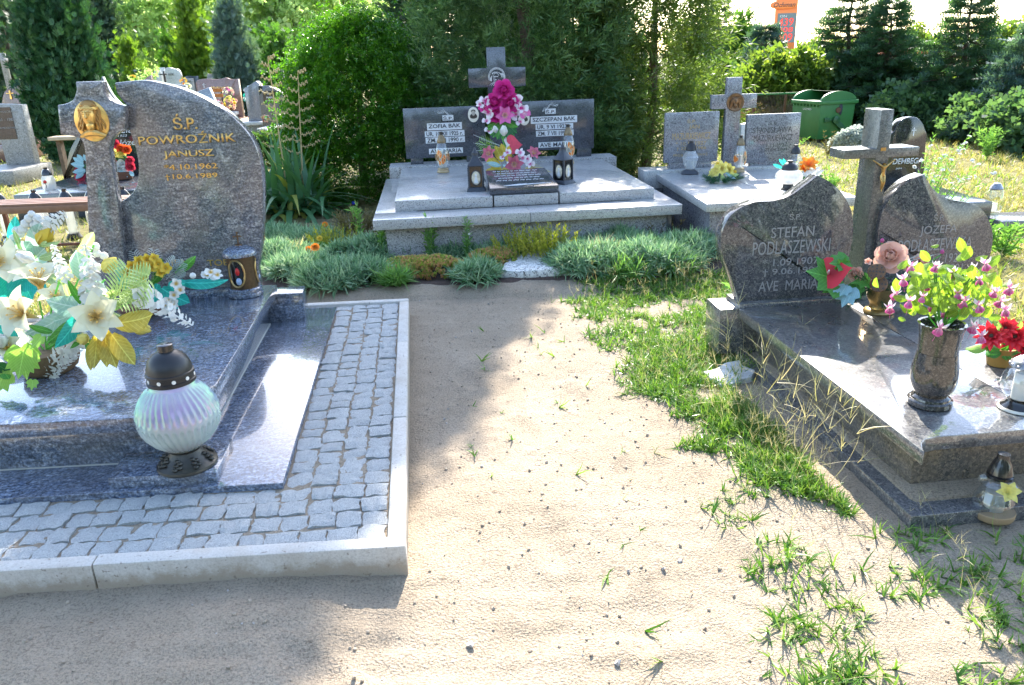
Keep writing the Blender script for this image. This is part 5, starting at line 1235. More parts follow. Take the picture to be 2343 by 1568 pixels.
for u, v, r in [(2065, 640, 15), (2048, 672, 16), (2035, 705, 15), (2150, 752, 18), (2228, 748, 17), (2205, 690, 17), (2190, 672, 13), (2290, 690, 16), (2310, 660, 16), (2100, 640, 12), (2240, 640, 14), (2245, 770, 16), (2120, 655, 11), (2275, 668, 14), (2225, 615, 13), (2085, 610, 15), (2140, 610, 14), (2180, 625, 14), (2255, 605, 15), (2130, 700, 15), (2165, 715, 15), (2080, 690, 16), (2240, 700, 16), (2300, 710, 15), (2200, 640, 14), (2110, 680, 13)]:
    Yk = Yb + rr.uniform(-0.14, 0.02)
    P0 = Vector(AT(u, v, Yk)); sz = r / FPX * 2.7
    o = B.put('fuchsia_flower', 'fuchsia_sepals', 'whitepink', P0, (rr.uniform(-.3, .3), rr.uniform(-.3, .3), 1), sz * 1.55)
    key = 'fuchsia_skirt|pink'
    if key not in FL: FL[key] = FL['fuchsia_skirt'].copy(); FL[key].materials.append(PM['pink'])
    obj('fuchsia_skirt', FL[key], None, o)

p = R.w(*R.hp(2008, 715, 0.3)[:2], 0.301)
B = Bouquet('rose_vase_bouquet', p, 'salmon rose, red anthurium and ivy in a brass urn below the slim cross', 'bouquet'); Yb = p[1]
MB().lathe([(0.072, 0), (0.075, 0.008), (0.068, 0.018), (0.05, 0.026), (0.046, 0.045), (0.052, 0.06), (0.064, 0.085), (0.07, 0.12), (0.078, 0.135), (0.06, 0.135)], 30).build('brass_urn', M['brass'], B.e, True)
B.px('rose', 'rose', 'salmon', 2038, 590, Yb - 0.05, 34, (-0.1, 0, 0.35)); B.px('rose', 'rose', 'salmon', 1958, 628, Yb - 0.04, 17, (-0.9, 0, 0.3)); B.px('rose', 'rose', 'salmon', 2105, 600, Yb, 18, (0.7, 0, 0.4))
B.px('anthurium', 'spathe', 'red', 1905, 625, Yb - 0.08, 36, (-0.5, -0.1, 0.5), roll=2.0, heart=('spadix', 'whitepink', 1.0, 0.02))
for u, v in [(2017, 556), (2154, 582)]: B.px('rosebud', 'tulip', 'pink', u, v, Yb + 0.02, 9, (0, 0, 2)); B.stem(u, v, Yb + 0.02, r=0.003)
for a_ in [(1925, 640, 1840, 622, 0.9), (1930, 620, 1915, 592, 0.9), (1920, 650, 1880, 672, 0.9), (2000, 640, 2030, 652, 0.7), (1990, 640, 1945, 650, 0.7), (1940, 600, 1895, 605, 0.9), (1960, 650, 1950, 695, 0.7), (1915, 640, 1872, 650, 0.8)]: B.leaf('green', *a_[:4], Yb - 0.06, 'ivy_leaf', a_[4], name='ivy_leaf', tilt=0.5)
for a_ in [(1935, 655, 1920, 680), (1945, 660, 1925, 705), (1950, 660, 1940, 690), (1915, 660, 1905, 670)]: B.leaf('blueleaf', *a_, Yb - 0.1, 'ivy_leaf', 0.9, name='ivy_leaf', tilt=0.4)
for k in range(26):
    a = rr.uniform(0, 6.28); B.leaf('fir', 1995, 655, 1995 + 90 * math.cos(a), 668 + 45 * math.sin(a), Yb - 0.03, 'fir_twig', 1.0, name='fir_twig', Y1=Yb + rr.uniform(-0.12, 0.05))
M['lotus'] = plain('dry_lotus_pod', (0.16, 0.09, 0.05), 0.8, var=0.3)
for u, v in [(2005, 622), (2010, 650)]:
    P0 = Vector(AT(u, v, Yb - 0.11)) - B.o; mt = aim(P0, Vector((0, 0, CAM_H)) - Vector(AT(u, v, Yb - 0.1)) + Vector((0, 0, 0.6)), 1.0)
    o = MB().lathe([(0.012, -0.05), (0.035, -0.02), (0.042, 0.0), (0.039, 0.004), (0.0, 0.006)], 20).build('lotus_pod', M['lotus'], B.e, True, mtx=mt)
    b = MB()
    for k in range(13):
        r = 0 if k == 0 else (0.015 if k < 5 else 0.03); a = k * 1.57 if k < 5 else k * 0.785
        b.lathe([(0.0052, 0.0045), (0.005, 0.0075), (0.0, 0.0078)], 8, None, r * math.cos(a), r * math.sin(a))
    b.build('pod_holes', M['photo_dark'], o)
for k in range(8): B.leaf('silver', 2030, 610, 1990 + 25 * k, 570 + 6 * (k % 3), Yb, 'strap_leaf', 0.12, name='dry_stem')
for u, v, r in [(1985, 600, 10), (2070, 600, 10), (2075, 615, 9)]: B.px('blossom', 'blossom', 'salmon', u, v, Yb - 0.06, r)

p = R.w(*R.hp(2285, 835, 0.3)[:2], 0.301)
B = Bouquet('red_daisy_pot', p, 'pot of red cloth daisies at the right edge behind the charcoal vase', 'potted flowers'); Yb = p[1]
M['gold_pot'] = plain('ochre_pot', (0.40, 0.22, 0.05), 0.5)
MB().lathe([(0.045, 0), (0.05, 0.004), (0.062, 0.08), (0.064, 0.085), (0.05, 0.085)], 24).build('flowerpot', M['gold_pot'], B.e, True)
for u, v, r in [(2268, 770, 33), (2322, 772, 34), (2300, 752, 24), (2345, 800, 26)]: B.px('daisy', 'daisy', 'red', u, v, Yb - 0.05, r, (random.uniform(-0.4, 0.2), 0, 0.4), heart=('button', 'dark', 0.16, 0.1))
for k in range(14):
    a = rr.uniform(0, 6.28); B.leaf('green', 2290, 800, 2290 + 48 * math.cos(a), 805 + 24 * math.sin(a), Yb - 0.04, 'leaf_wide', 0.9, tilt=0.5)
for a_ in [(2260, 790, 2200, 805), (2300, 760, 2275, 725), (2325, 755, 2340, 730)]: B.leaf('lime', *a_, Yb - 0.06, 'leaf_wide', 0.7, tilt=0.8)

p = R.w(*R.hp(2328, 935, 0.3)[:2], 0.301)
e = empty('clear_globe_lantern', p, 0, 'clear glass globe candle with silver crown cap at the right edge', 'grave candle')
MB().lathe([(0.066, 0), (0.068, 0.004), (0.062, 0.012), (0.046, 0.024), (0.042, 0.036)], 30).build('foot', M['black_gloss'], e, True)
MB().lathe([(0.0688, 0.001), (0.0692, 0.003), (0.0655, 0.0095), (0.064, 0.011)], 30).build('foot_lace', M['porcelain'], e, True)
MB().lathe([(0.042, 0.036), (0.05, 0.045), (0.068, 0.07), (0.074, 0.10), (0.07, 0.13), (0.056, 0.16), (0.046, 0.17)], 36).build('glass_globe', M['glass'], e, True, ang=80)
MB().lathe([(0.03, 0.04), (0.032, 0.042), (0.032, 0.145), (0.0, 0.147)], 20).build('candle', M['wax'], e, True)
M['silver'] = plain('old_silver', (0.32, 0.32, 0.34), 0.35, 0.8, var=0.4, vscale=60)
b = MB().lathe([(0.05, 0.168), (0.056, 0.172), (0.052, 0.185), (0.035, 0.2), (0.02, 0.205)], 24)
for k in range(36): b.ball((0.05 * math.cos(k * 0.52) * (1 - 0.25 * (k // 12)), 0.05 * math.sin(k * 0.52) * (1 - 0.25 * (k // 12)), 0.176 + 0.011 * (k // 12)), 0.009, 6, 4)
b.build('crown_cap', M['silver'], e, True)

p = G(2268, 1180, 0.0); p = (p[0], p[1], 0.0)
e = empty('bottle_lantern', p, 0, 'clear bottle-shaped candle with yellow flower standing in sand by the plinth corner', 'grave candle')
MB().lathe([(r * 1.05, z * 1.05) for r, z in [(0.05, 0.0), (0.058, 0.006), (0.066, 0.03), (0.068, 0.05), (0.064, 0.075), (0.05, 0.10), (0.046, 0.115), (0.056, 0.125), (0.06, 0.13), (0.05, 0.14), (0.036, 0.148)]], 36).build('glass_body', M['glass'], e, True, ang=80)
MB().lathe([(0.03, 0.008), (0.032, 0.01), (0.034, 0.10), (0.0, 0.102)], 18).build('candle', M['milk'], e, True)
MB().lathe([(0.036, 0.155), (0.042, 0.158), (0.042, 0.168), (0.037, 0.17), (0.041, 0.176), (0.038, 0.188), (0.03, 0.215), (0.021, 0.232), (0.02, 0.25), (0.0, 0.251)], 28).build('cap', M['black_gloss'], e, True)
B = Bouquet.__new__(Bouquet); B.o = Vector(p); B.e = e
B.px('yellow_flower', 'lily', 'paleyellow', 2303, 1130, p[1] - 0.06, 26, (0.3, 0, 0.3))
M['wrap'] = plain('paper_wrap', (0.40, 0.27, 0.15), 0.8)
MB().lathe([(0.066, 0.002), (0.0705, 0.01), (0.0715, 0.028), (0.07, 0.03)], 28).build('paper_band', M['wrap'], e, True)

# ------------------------------------------------------------------ second tomb row: grey tomb right of the middle monument
Q = Frame(1.53, 5.98, math.radians(2.5))
qt = Q.empty('grey_tomb', 'grey granite tomb with square headstones and a bronze medallion cross', 'tomb')
yq = Q.hp(1512, 398, 0.5)[1]
xq = 1.20
MB().slab([(0, 0), (xq / 2 - 0.003, 0), (xq / 2 - 0.003, yq), (0, yq)], 0.435, 0.50).build('cover_slab', M['light_granite'], qt, bevel=0.004)
MB().slab([(xq / 2 + 0.003, 0), (xq, 0), (xq, yq), (xq / 2 + 0.003, yq)], 0.435, 0.50).build('cover_slab', M['light_granite'], qt, bevel=0.004)
MB().box(0.06, xq - 0.06, 0.10, yq, 0, 0.436).build('base_wall', M['mid_granite'], qt, bevel=0.004)
MB().box(-0.12, xq + 0.12, yq + 0.002, yq + 0.30, 0.36, 0.53).build('back_ledge', M['light_granite'], qt, bevel=0.004)
MB().box(-0.08, xq + 0.08, yq + 0.02, yq + 0.28, 0.0, 0.362).build('ledge_wall', M['mid_granite'], qt)
YQ = yq + 0.08
def qv(u, v): return Q.vp(u, v, YQ)
def qbox(name, u0, v0, u1, v1, th, mat, par=qt, zb=None, dy=0.0):
    a = qv((u0), (v0 + v1) / 2)[0]; b2 = qv(u1, (v0 + v1) / 2)[0]; zt = qv((u0 + u1) / 2, v0)[1]; z0 = qv((u0 + u1) / 2, v1)[1] if zb is None else zb
    return MB().box(a, b2, YQ + dy, YQ + dy + th, z0, zt).build(name, M[mat], par, bevel=0.003)
q1 = qbox('headstone', 1521, 257, 1643, 371.5, 0.06, 'mid_granite'); qbox('headstone_foot', 1530, 371.5, 1627, 389, 0.07, 'mid_granite', zb=0.529, dy=0.004)
q2 = qbox('headstone', 1707, 261, 1828, 372, 0.06, 'mid_granite'); qbox('headstone_foot', 1716, 372, 1820, 389, 0.07, 'mid_granite', zb=0.529, dy=0.004)
tl = qv(1665, 178); tr = qv(1699, 178); al = qv(1629, 232); ar = qv(1731, 234); at = qv(1680, 216.5)[1]; ab = qv(1680, 249)[1]
x0, x1 = tl[0], tr[0]
q3 = MB().prism([(x0, 0.529), (x1, 0.529), (x1, ab), (ar[0], ab), (ar[0], at), (x1, at), (x1, tl[1]), (x0, tl[1]), (x0, at), (al[0], at), (al[0], ab), (x0, ab)], YQ, YQ + 0.075).build('stone_cross', M['mid_granite'], qt, bevel=0.003)
mc = qv(1681.5, 234.5)
b = MB().lathe([(0.085, -0.004), (0.085, 0.008), (0.078, 0.012), (0.07, 0.008), (0.0, 0.009)], 30, Matrix.Rotation(math.pi / 2, 4, 'X'))
b.ball((0, -0.012, 0.008), (0.03, 0.016, 0.042), 12, 8); b.ball((0, -0.014, -0.03), (0.02, 0.012, 0.022), 10, 6)
for sx in (-1, 1):
    for k in range(4): b.tube([(sx * 0.012, -0.014, 0.05), (sx * (0.03 + 0.005 * k), -0.018, 0.01), (sx * (0.035 + 0.006 * k), -0.012, -0.05)], 0.005, 5)
b.tube([(0.04 * math.cos(a), -0.02, 0.038 + 0.008 * math.sin(a * 3)) for a in np.linspace(0, math.pi, 10)], 0.005, 5); b.tube([(0, -0.026, 0.02), (0, -0.034, 0.002)], 0.004, 5)
b.build('medallion', M['bronze'], q3, True, loc=(mc[0], YQ, mc[1]))
def qtext(par, body, u0, u1, v0, v1, mat):
    a = qv(u0, (v0 + v1) / 2)[0]; b2 = qv(u1, (v0 + v1) / 2)[0]; z1_ = qv((u0 + u1) / 2, v0)[1]; z0_ = qv((u0 + u1) / 2, v1)[1]
    text(body, a, b2, z0_, z1_, YQ, M[mat], par, ext=0.001)
for body, u0, u1, v0, v1 in [('Ś.P.', 1572, 1592, 272, 282), ('JAN', 1576, 1600, 286, 298), ('MAZURKIEWICZ', 1538, 1625, 304, 319), ('* 10.11.1927', 1545, 1615, 324, 333), ('† 22.04.1986', 1547, 1615, 336, 345), ('PROSI O ZDROWAŚ', 1540, 1618, 350, 358)]: qtext(q1, body, u0, u1, v0, v1, 'old_gold')
for body, u0, u1, v0, v1 in [('Ś.P.', 1760, 1778, 276, 286), ('STANISŁAWA', 1722, 1812, 291, 304), ('MAZURKIEWICZ', 1724, 1812, 309, 323), ('* 1.11.1927', 1742, 1800, 327, 337), ('† 21.04.2004', 1740, 1800, 339, 348)]: qtext(q2, body, u0, u1, v0, v1, 'letter_dark')

def faceted_lantern(loc, s, label, body='glass', mat_foot='grey_metal'):
    e = empty('faceted_glass_lantern', loc, 0.3, label, 'grave candle')
    MB().lathe([(0.075 * s, 0), (0.077 * s, 0.006 * s), (0.045 * s, 0.03 * s), (0.04 * s, 0.035 * s)], 6).build('foot', M[mat_foot], e, bevel=0.002)
    MB().lathe([(0.04 * s, 0.035 * s), (0.06 * s, 0.11 * s), (0.066 * s, 0.125 * s), (0.042 * s, 0.165 * s), (0.036 * s, 0.18 * s)], 7).build('glass_body', M[body], e)
    MB().lathe([(0.028 * s, 0.038 * s), (0.03 * s, 0.04 * s), (0.03 * s, 0.10 * s), (0.0, 0.101 * s)], 12).build('candle', M['milk'], e, True)
    c = MB().lathe([(0.038 * s, 0.178 * s), (0.041 * s, 0.182 * s), (0.038 * s, 0.2 * s), (0.027 * s, 0.225 * s), (0.016 * s, 0.236 * s)], 20).build('cap', M['black_plastic'], e, True)
    MB().lathe([(0.016 * s, 0.234 * s), (0.016 * s, 0.25 * s), (0.0, 0.251 * s)], 10).build('chimney', M['black_plastic'], c, True)
pz = lambda u, v: Q.w(*Q.hp(u, v, 0.5)[:2], 0.501)
faceted_lantern(pz(1578, 398), 1.22, 'faceted clear glass candle in front of the left square headstone', 'frost')
lily_lantern(pz(1690, 394), 0.345, 'sunlit painted glass lantern between the two square headstones', 1.1, None)
faceted_lantern(pz(1815, 402), 1.1, 'black capped glass candle half hidden behind the white globe candle', 'glass', 'black_plastic')
p = pz(1802, 434)
e = empty('white_globe_lantern', p, 0, 'bright squat glass globe candle with black cap on the grey tomb', 'grave candle')
MB().lathe([(0.058, 0), (0.06, 0.006), (0.046, 0.016), (0.042, 0.04), (0.05, 0.05)], 28).build('foot', M['black_plastic'], e, True)
v, f = ribbed([(0.05, 0.048, 0), (0.085, 0.062, 1), (0.104, 0.085, 1), (0.11, 0.105, 1), (0.104, 0.128, 1), (0.085, 0.15, 1), (0.062, 0.162, 0)], 96, 0.02, 20, 25)
MB().add(v, f).build('glass_globe', M['milk'], e, True, ang=80)
c = MB().lathe([(0.062, 0.16), (0.066, 0.164), (0.064, 0.176), (0.056, 0.195), (0.036, 0.215), (0.02, 0.22)], 28).build('cap', M['black_plastic'], e, True)
MB().lathe([(0.022, 0.218), (0.022, 0.236), (0.0, 0.237)], 12).build('chimney', M['black_plastic'], c, True)
p = pz(1652, 416); B = Bouquet('fir_wreath', p, 'green fir wreath with yellow lilies lying on the grey tomb slab', 'wreath'); Yb = p[1]
for k in range(80):
    a = rr.uniform(0, 6.28); B.put('fir_twig', 'fir_twig', 'fir', Vector(p) + Vector((0.09 * math.cos(a), 0.09 * math.sin(a), 0.02)), (math.cos(a + 0.5), math.sin(a + 0.5), rr.uniform(-0.1, 0.5)), 0.10)
for u, v, r in [(1652, 388, 20), (1640, 392, 16), (1668, 390, 17), (1632, 400, 13)]: B.px('lily', 'lily', 'paleyellow', u, v, Yb - 0.04, r, heart=hl)
for u, v, r in [(1645, 380, 11), (1660, 379, 10), (1678, 396, 9)]: B.px('yellow_blossom', 'blossom', 'yellow', u, v, Yb, r)
for a_ in [(1650, 400, 1660, 422), (1665, 395, 1688, 412), (1660, 398, 1692, 402)]: B.leaf('palegreen', *a_, Yb - 0.08, 'leaf_wide', 0.9, tilt=0.6)
B.leaf('blueleaf', 1660, 395, 1684, 416, Yb - 0.08, 'strap_leaf', 1.5, name='ribbon', tilt=0.6)
p = pz(1850, 408); B = Bouquet('orange_lily_bouquet', p, 'orange lily bouquet in white wrapping at the right end of the grey tomb', 'bouquet'); Yb = p[1]
for u, v, r in [(1848, 383, 24), (1838, 390, 14)]: B.px('lily', 'lily', 'orange', u, v, Yb, r, (0.2, 0, 1.0))
for a_ in [(1835, 395, 1880, 385), (1840, 400, 1888, 392), (1835, 398, 1870, 400)]: B.leaf('white', *a_, Yb - 0.05, 'leaf_wide', 1.0, name='paper_wrap', tilt=1.0)
for k in range(10): a = rr.uniform(0, 6.28); B.leaf('dgreen', 1845, 402, 1845 + 40 * math.cos(a), 406 + 14 * math.sin(a), Yb - 0.02, 'leaf', 0.8, tilt=0.5)
for a_ in [(1790, 385, 1765, 375), (1795, 380, 1780, 362), (1800, 385, 1790, 360)]: B.leaf('teal', *a_, Yb + 0.02, 'leaf', 0.6)
# ------------------------------------------------------------------ trees and shrubs
def rh(cx, cz, L, W, ang, bend=0.0):
    """rhombus leaflet in the xz plane starting at (cx, cz), pointing along ang (radians from z towards x)"""
    s, c = math.sin(ang), math.cos(ang)
    p = [(0, 0), (-W, 0.45 * L), (0, L), (W, 0.45 * L)]
    return [(cx + x * c + z * s, bend * z * z, cz - x * s + z * c) for x, z in p]
def tmpl(quads):
    v = []; f = []
    for q in quads:
        b = len(v); v += q; f.append((b, b + 1, b + 2, b + 3))
    return np.array(v), np.array(f)
def rot3(q, ax, a):
    R3 = Matrix.Rotation(a, 3, ax); return [tuple(R3 @ Vector(p)) for p in q]
T_thuja = tmpl([rh(0, 0.0, 1.0, 0.09, 0.0, 0.12), rh(0, 0.12, 0.62, 0.075, 0.62, 0.1), rh(0, 0.12, 0.62, 0.075, -0.62, 0.1), rh(0, 0.4, 0.5, 0.065, 0.5, 0.3), rh(0, 0.4, 0.5, 0.065, -0.5, 0.3)])
T_jun = tmpl([rot3(rh(0, 0.12 * k, 0.7, 0.062, 0.55), 'Z', 2.4 * k) for k in range(4)])
T_box = tmpl([rot3(rh(0, 0.13 * k, 0.42, 0.13, 1.0), 'Z', 2.4 * k) for k in range(6)])
T_broad = tmpl([rot3(rh(0, 0.15 * k, 0.6, 0.24, 1.15), 'Z', 2.4 * k) for k in range(5)])
T_spruce = tmpl([rh(0, 0, 1.0, 0.05, 0)] + [rh(0, 0.1 + 0.2 * k, 0.34, 0.05, s * 0.9) for k in range(4) for s in (-1, 1)] + [rot3(rh(0, 0.15 + 0.28 * k, 0.28, 0.05, 0.9), 'Z', -1.57) for k in range(3)])
def unit(a): return a / np.maximum(np.linalg.norm(a, axis=1, keepdims=True), 1e-9)

def crown(name, mat, parent, seed, H, z0, rfun, ncl, per, crad, size, T, mode='up', lump=0.14, stretch=1.6, inner=0.18, loc=(0, 0), facing=True, squash=1.0):
    """foliage as many small sprays gathered in clumps around a crown surface"""
    rng = np.random.default_rng(seed)
    tt = rng.random(ncl * 6)
    rad = rfun(tt); keep = rng.random(len(tt)) < (rad + 0.08) / (rad.max() + 0.08)
    tt = tt[keep][:ncl]; n = len(tt)
    th = rng.random(n) * 2 * np.pi
    if facing:                                               # fewer clumps on the side nobody sees
        o_ = np.stack([np.cos(th), np.sin(th)], -1); cd = -np.array(loc) / max(1e-6, np.linalg.norm(loc))
        k2 = (o_ @ cd > -0.35) | (rng.random(n) < 0.45); tt, th = tt[k2], th[k2]; n = len(tt)
    ph = rng.random(4) * 6.28
    R0 = rfun(tt) * (1 + lump * (np.sin(3 * th + ph[0] + 5 * tt) * 0.5 + np.sin(7 * th + ph[1] - 9 * tt) * 0.5) + rng.normal(0, lump * 0.45, n))
    rfrac = np.where(rng.random(n) < inner, rng.uniform(0.35, 0.8, n), 1 - np.abs(rng.normal(0, 0.07, n)))
    O = np.stack([np.cos(th), np.sin(th), np.zeros(n)], -1)
    c = O * (R0 * rfrac)[:, None]; c[:, 1] *= squash; c[:, 2] = z0 + tt * (H - z0)
    Z = np.array([0, 0, 1.0])
    if mode == 'up': g = unit(0.38 * O + Z + rng.normal(0, 0.12, (n, 3)))
    elif mode == 'out': g = unit(O + 0.45 * Z + rng.normal(0, 0.25, (n, 3)))
    elif mode == 'droop': g = unit(O * 0.8 + 0.15 * Z + rng.normal(0, 0.3, (n, 3)))
    cl = np.repeat(np.arange(n), per); N = len(cl)
    off = rng.normal(0, 1, (N, 3)) * crad * (0.6 + 0.8 * rng.random(n))[cl][:, None] * 0.55
    along = np.einsum('ij,ij->i', off, g[cl])
    off += g[cl] * (along * (stretch - 1))[:, None]
    pos = c[cl] + off
    if mode == 'droop': pos[:, 2] -= 0.35 * np.maximum(0, along) ** 2 / max(crad, 1e-3)
    pos[:, 2] = np.maximum(pos[:, 2], 0.03)
    d = unit(g[cl] + rng.normal(0, 0.42, (N, 3)) + (np.array([0, 0, -0.35]) * np.maximum(0, along / crad)[:, None] if mode == 'droop' else 0))
    V, F = scatter(T[0], T[1], pos, frames_z(d, rng), size * rng.uniform(0.65, 1.35, N))
    me = npmesh(name, V, F); ta = me.attributes.new('tone', 'FLOAT', 'POINT')
    ta.data.foreach_set('value', np.repeat(rng.random(n)[cl], len(T[0])).astype(np.float32))
    return obj(name, me, mat, parent)

def trunk(parent, H, r, mat='bark', seed=0, limbs=6, spread=0.8):
    rr_ = random.Random(seed); b = MB()
    b.tube([(0, 0, -0.1), (rr_.uniform(-.03, .03) * H, 0, 0.3 * H), (rr_.uniform(-.03, .03) * H, 0.01, 0.65 * H), (0, 0, H * 0.97)], [r, r * 0.8, r * 0.5, r * 0.08], 8)
    for k in range(limbs):
        z = H * (0.15 + 0.75 * k / limbs); a = k * 2.4; l = spread * (1 - 0.7 * k / limbs)
        b.tube([(0, 0, z), (l * 0.5 * math.cos(a), l * 0.5 * math.sin(a), z + 0.2 * l), (l * math.cos(a), l * math.sin(a), z + 0.3 * l)], [r * 0.35, r * 0.22, r * 0.06], 5)
    return b.build('trunk', M[mat], parent, True)

LM = {
 'thuja': leafmat('thuja_foliage', (0.015, 0.065, 0.028), (0.055, 0.15, 0.05), 0.16, tone=True),
 'gold_thuja': leafmat('golden_thuja_foliage', (0.08, 0.16, 0.02), (0.16, 0.25, 0.03), 0.45, tone=True),
 'green_thuja': leafmat('green_thuja_foliage', (0.05, 0.13, 0.025), (0.09, 0.20, 0.035), 0.4, tone=True),
 'juniper': leafmat('juniper_foliage', (0.04, 0.10, 0.035), (0.15, 0.245, 0.095), 0.35, tone=True),
 'juniper_y': leafmat('sunny_juniper_foliage', (0.07, 0.12, 0.03), (0.14, 0.19, 0.05), 0.45, tone=True),
 'box': leafmat('boxwood_foliage', (0.03, 0.115, 0.012), (0.07, 0.19, 0.02), 0.45, rough=0.3, spec=0.6, tcol=(2.0, 1.9, 0.5), tone=True),
 'spruce': leafmat('spruce_foliage', (0.05, 0.11, 0.06), (0.11, 0.19, 0.10), 0.4, tone=True),
 'blue_spruce': leafmat('blue_spruce_foliage', (0.07, 0.13, 0.11), (0.13, 0.20, 0.17), 0.3, tone=True),
 'darkwood': leafmat('dark_conifer_foliage', (0.025, 0.06, 0.035), (0.06, 0.11, 0.06), 0.25, tone=True),
 'broad': leafmat('broadleaf_foliage', (0.08, 0.15, 0.03), (0.17, 0.24, 0.06), 0.5, tcol=(1.7, 1.6, 0.6), tone=True),
 'birch': leafmat('birch_foliage', (0.24, 0.34, 0.13), (0.40, 0.48, 0.24), 0.7, tcol=(1.5, 1.6, 1.1), tone=True),  # leaf colours raised to paint in backlight and haze of the far wood
 'hedge': leafmat('hedge_foliage', (0.045, 0.10, 0.03), (0.10, 0.17, 0.05), 0.4, tone=True),
}
cone = lambda rb, p=0.8: (lambda t: rb * (1 - t) ** p * np.minimum(1, 0.55 + 3.5 * t) + 0.04)
dome = lambda rb, lo=0.6: (lambda t: rb * np.sqrt(np.maximum(0, 1 - np.maximum(0, (t - 0.25) / 0.75) ** 2)) * np.minimum(1, lo + 1.4 * t) + 0.03)
egg = lambda rb: (lambda t: rb * np.sqrt(np.maximum(0.0, np.sin(np.pi * np.clip(t * 0.96 + 0.04, 0, 1)))) + 0.05)
def tree(name, label, cat, x, y, H, rf, mat, ncl, per, crad, size, T, mode='up', z0=0.1, r=0.06, seed=1, group=None, **k):
    e = empty(name, (x, y, 0), 0, label, cat, group)
    trunk(e, H * 0.93, r, seed=seed, spread=k.pop('spread', 0.5))
    crown('crown', LM[mat], e, seed, H, z0, rf, ncl, per, crad, size, T, mode, loc=(x, y), **k)
    return e

# the big shrubs behind the middle monument
tree('boxwood_bush', 'large rounded boxwood bush with bright lime tips left of the double tomb', 'bush', -1.8, 10.15, 2.1, dome(0.82, 0.8), 'box', 760, 40, 0.13, 0.074, T_box, 'out', z0=0.05, seed=21, lump=0.10, stretch=1.5)
tree('juniper_tree', 'huge dark feathery juniper rising behind the double tomb', 'tree', 0.2, 10.9, 6.15, (lambda t: np.interp(t, [0, 0.1, 0.3, 0.55, 0.65, 0.88, 0.96, 1.0], [1.3, 1.45, 1.25, 0.8, 0.52, 0.36, 0.22, 0.08])), 'juniper', 1500, 34, 0.13, 0.12, T_jun, 'out', z0=0.1, r=0.12, seed=22, lump=0.15, stretch=1.5)
tree('juniper_tree', 'drooping sunlit juniper at the right of the dark juniper', 'tree', 1.9, 10.9, 3.7, cone(1.0, 0.4), 'juniper_y', 520, 34, 0.15, 0.13, T_jun, 'droop', z0=0.1, r=0.08, seed=23, lump=0.2, stretch=2.2)
tree('juniper_tree', 'low juniper filling the gap between the two junipers', 'tree', 1.15, 11.6, 3.4, cone(0.95, 0.5), 'juniper', 420, 34, 0.15, 0.13, T_jun, 'out', z0=0.1, r=0.07, seed=26, lump=0.18, stretch=1.5)
tree('dark_conifer', 'dark conifer top between boxwood bush and juniper', 'tree', -1.0, 13.2, 4.6, cone(0.95, 0.6), 'darkwood', 260, 30, 0.2, 0.18, T_thuja, 'out', z0=0.3, r=0.1, seed=24)
tree('poplar_tree', 'slim tall poplar hidden behind the huge juniper', 'tree', 0.3, 14.6, 10.2, (lambda t: np.interp(t, [0, 0.1, 0.7, 0.88, 1.0], [0.25, 0.36, 0.36, 0.28, 0.05])), 'hedge', 420, 22, 0.22, 0.3, T_broad, 'up', z0=0.8, r=0.12, seed=25, facing=False, lump=0.1)

# left side
tree('thuja_tree', 'big dense dark green thuja behind the left bench', 'tree', *AT(176, 300, 15.5)[:2], 4.2, cone(0.66, 0.7), 'thuja', 900, 30, 0.13, 0.16, T_thuja, 'up', z0=0.12, r=0.09, seed=31, lump=0.10, stretch=2.8)
def conif(px, ybase, Y, top, rb, mat, label, ncl, seed, name='thuja_tree', T=T_thuja, mode='up', size=None, p=0.75, per=34, **k):
    b_ = AT(px, ybase, Y); Ht = AT(px, top, Y)[2]
    s_ = max(0.12, 0.0075 * Y)
    tree(name, label, 'tree', b_[0], b_[1], Ht, cone(rb * 0.66, p), mat, int(ncl * 1.0), int(per * 0.6), s_, size or s_ * 1.1, T, mode, z0=0.1, r=0.02 * Ht, seed=seed, **k)
conif(308, 180, 24, 98, 0.55, 'gold_thuja', 'small golden thuja right of the big dark thuja', 130, 32)
conif(262, 180, 27, -60, 0.95, 'darkwood', 'tall dull conifer half hidden behind the big dark thuja', 330, 33, 'conifer_tree', stretch=2.2)
conif(400, 190, 30, 82, 0.28, 'green_thuja', 'slim column thuja standing left of the golden cone thuja', 90, 34, p=0.4)
conif(457, 190, 29, 2, 1.02, 'gold_thuja', 'golden green cone shaped thuja behind the far graves', 420, 35, stretch=2.2)
conif(548, 205, 27, 6, 1.0, 'blue_spruce', 'blue grey spruce behind the brown headstone', 380, 36, 'spruce_tree', mode='up', stretch=2.0)
conif(628, 200, 33, 62, 0.85, 'green_thuja', 'soft green thuja left of the boxwood bush', 200, 37)
conif(650, 200, 27, 92, 0.75, 'green_thuja', 'rounded pale green thuja touching the boxwood bush', 200, 38, p=0.45)
conif(780, 150, 24, 40, 0.28, 'gold_thuja', 'tiny golden thuja tip above the boxwood bush', 60, 39)
conif(20, 150, 22, -70, 2.0, 'darkwood', 'dark tree mass at the upper left picture edge', 420, 40, 'conifer_tree')
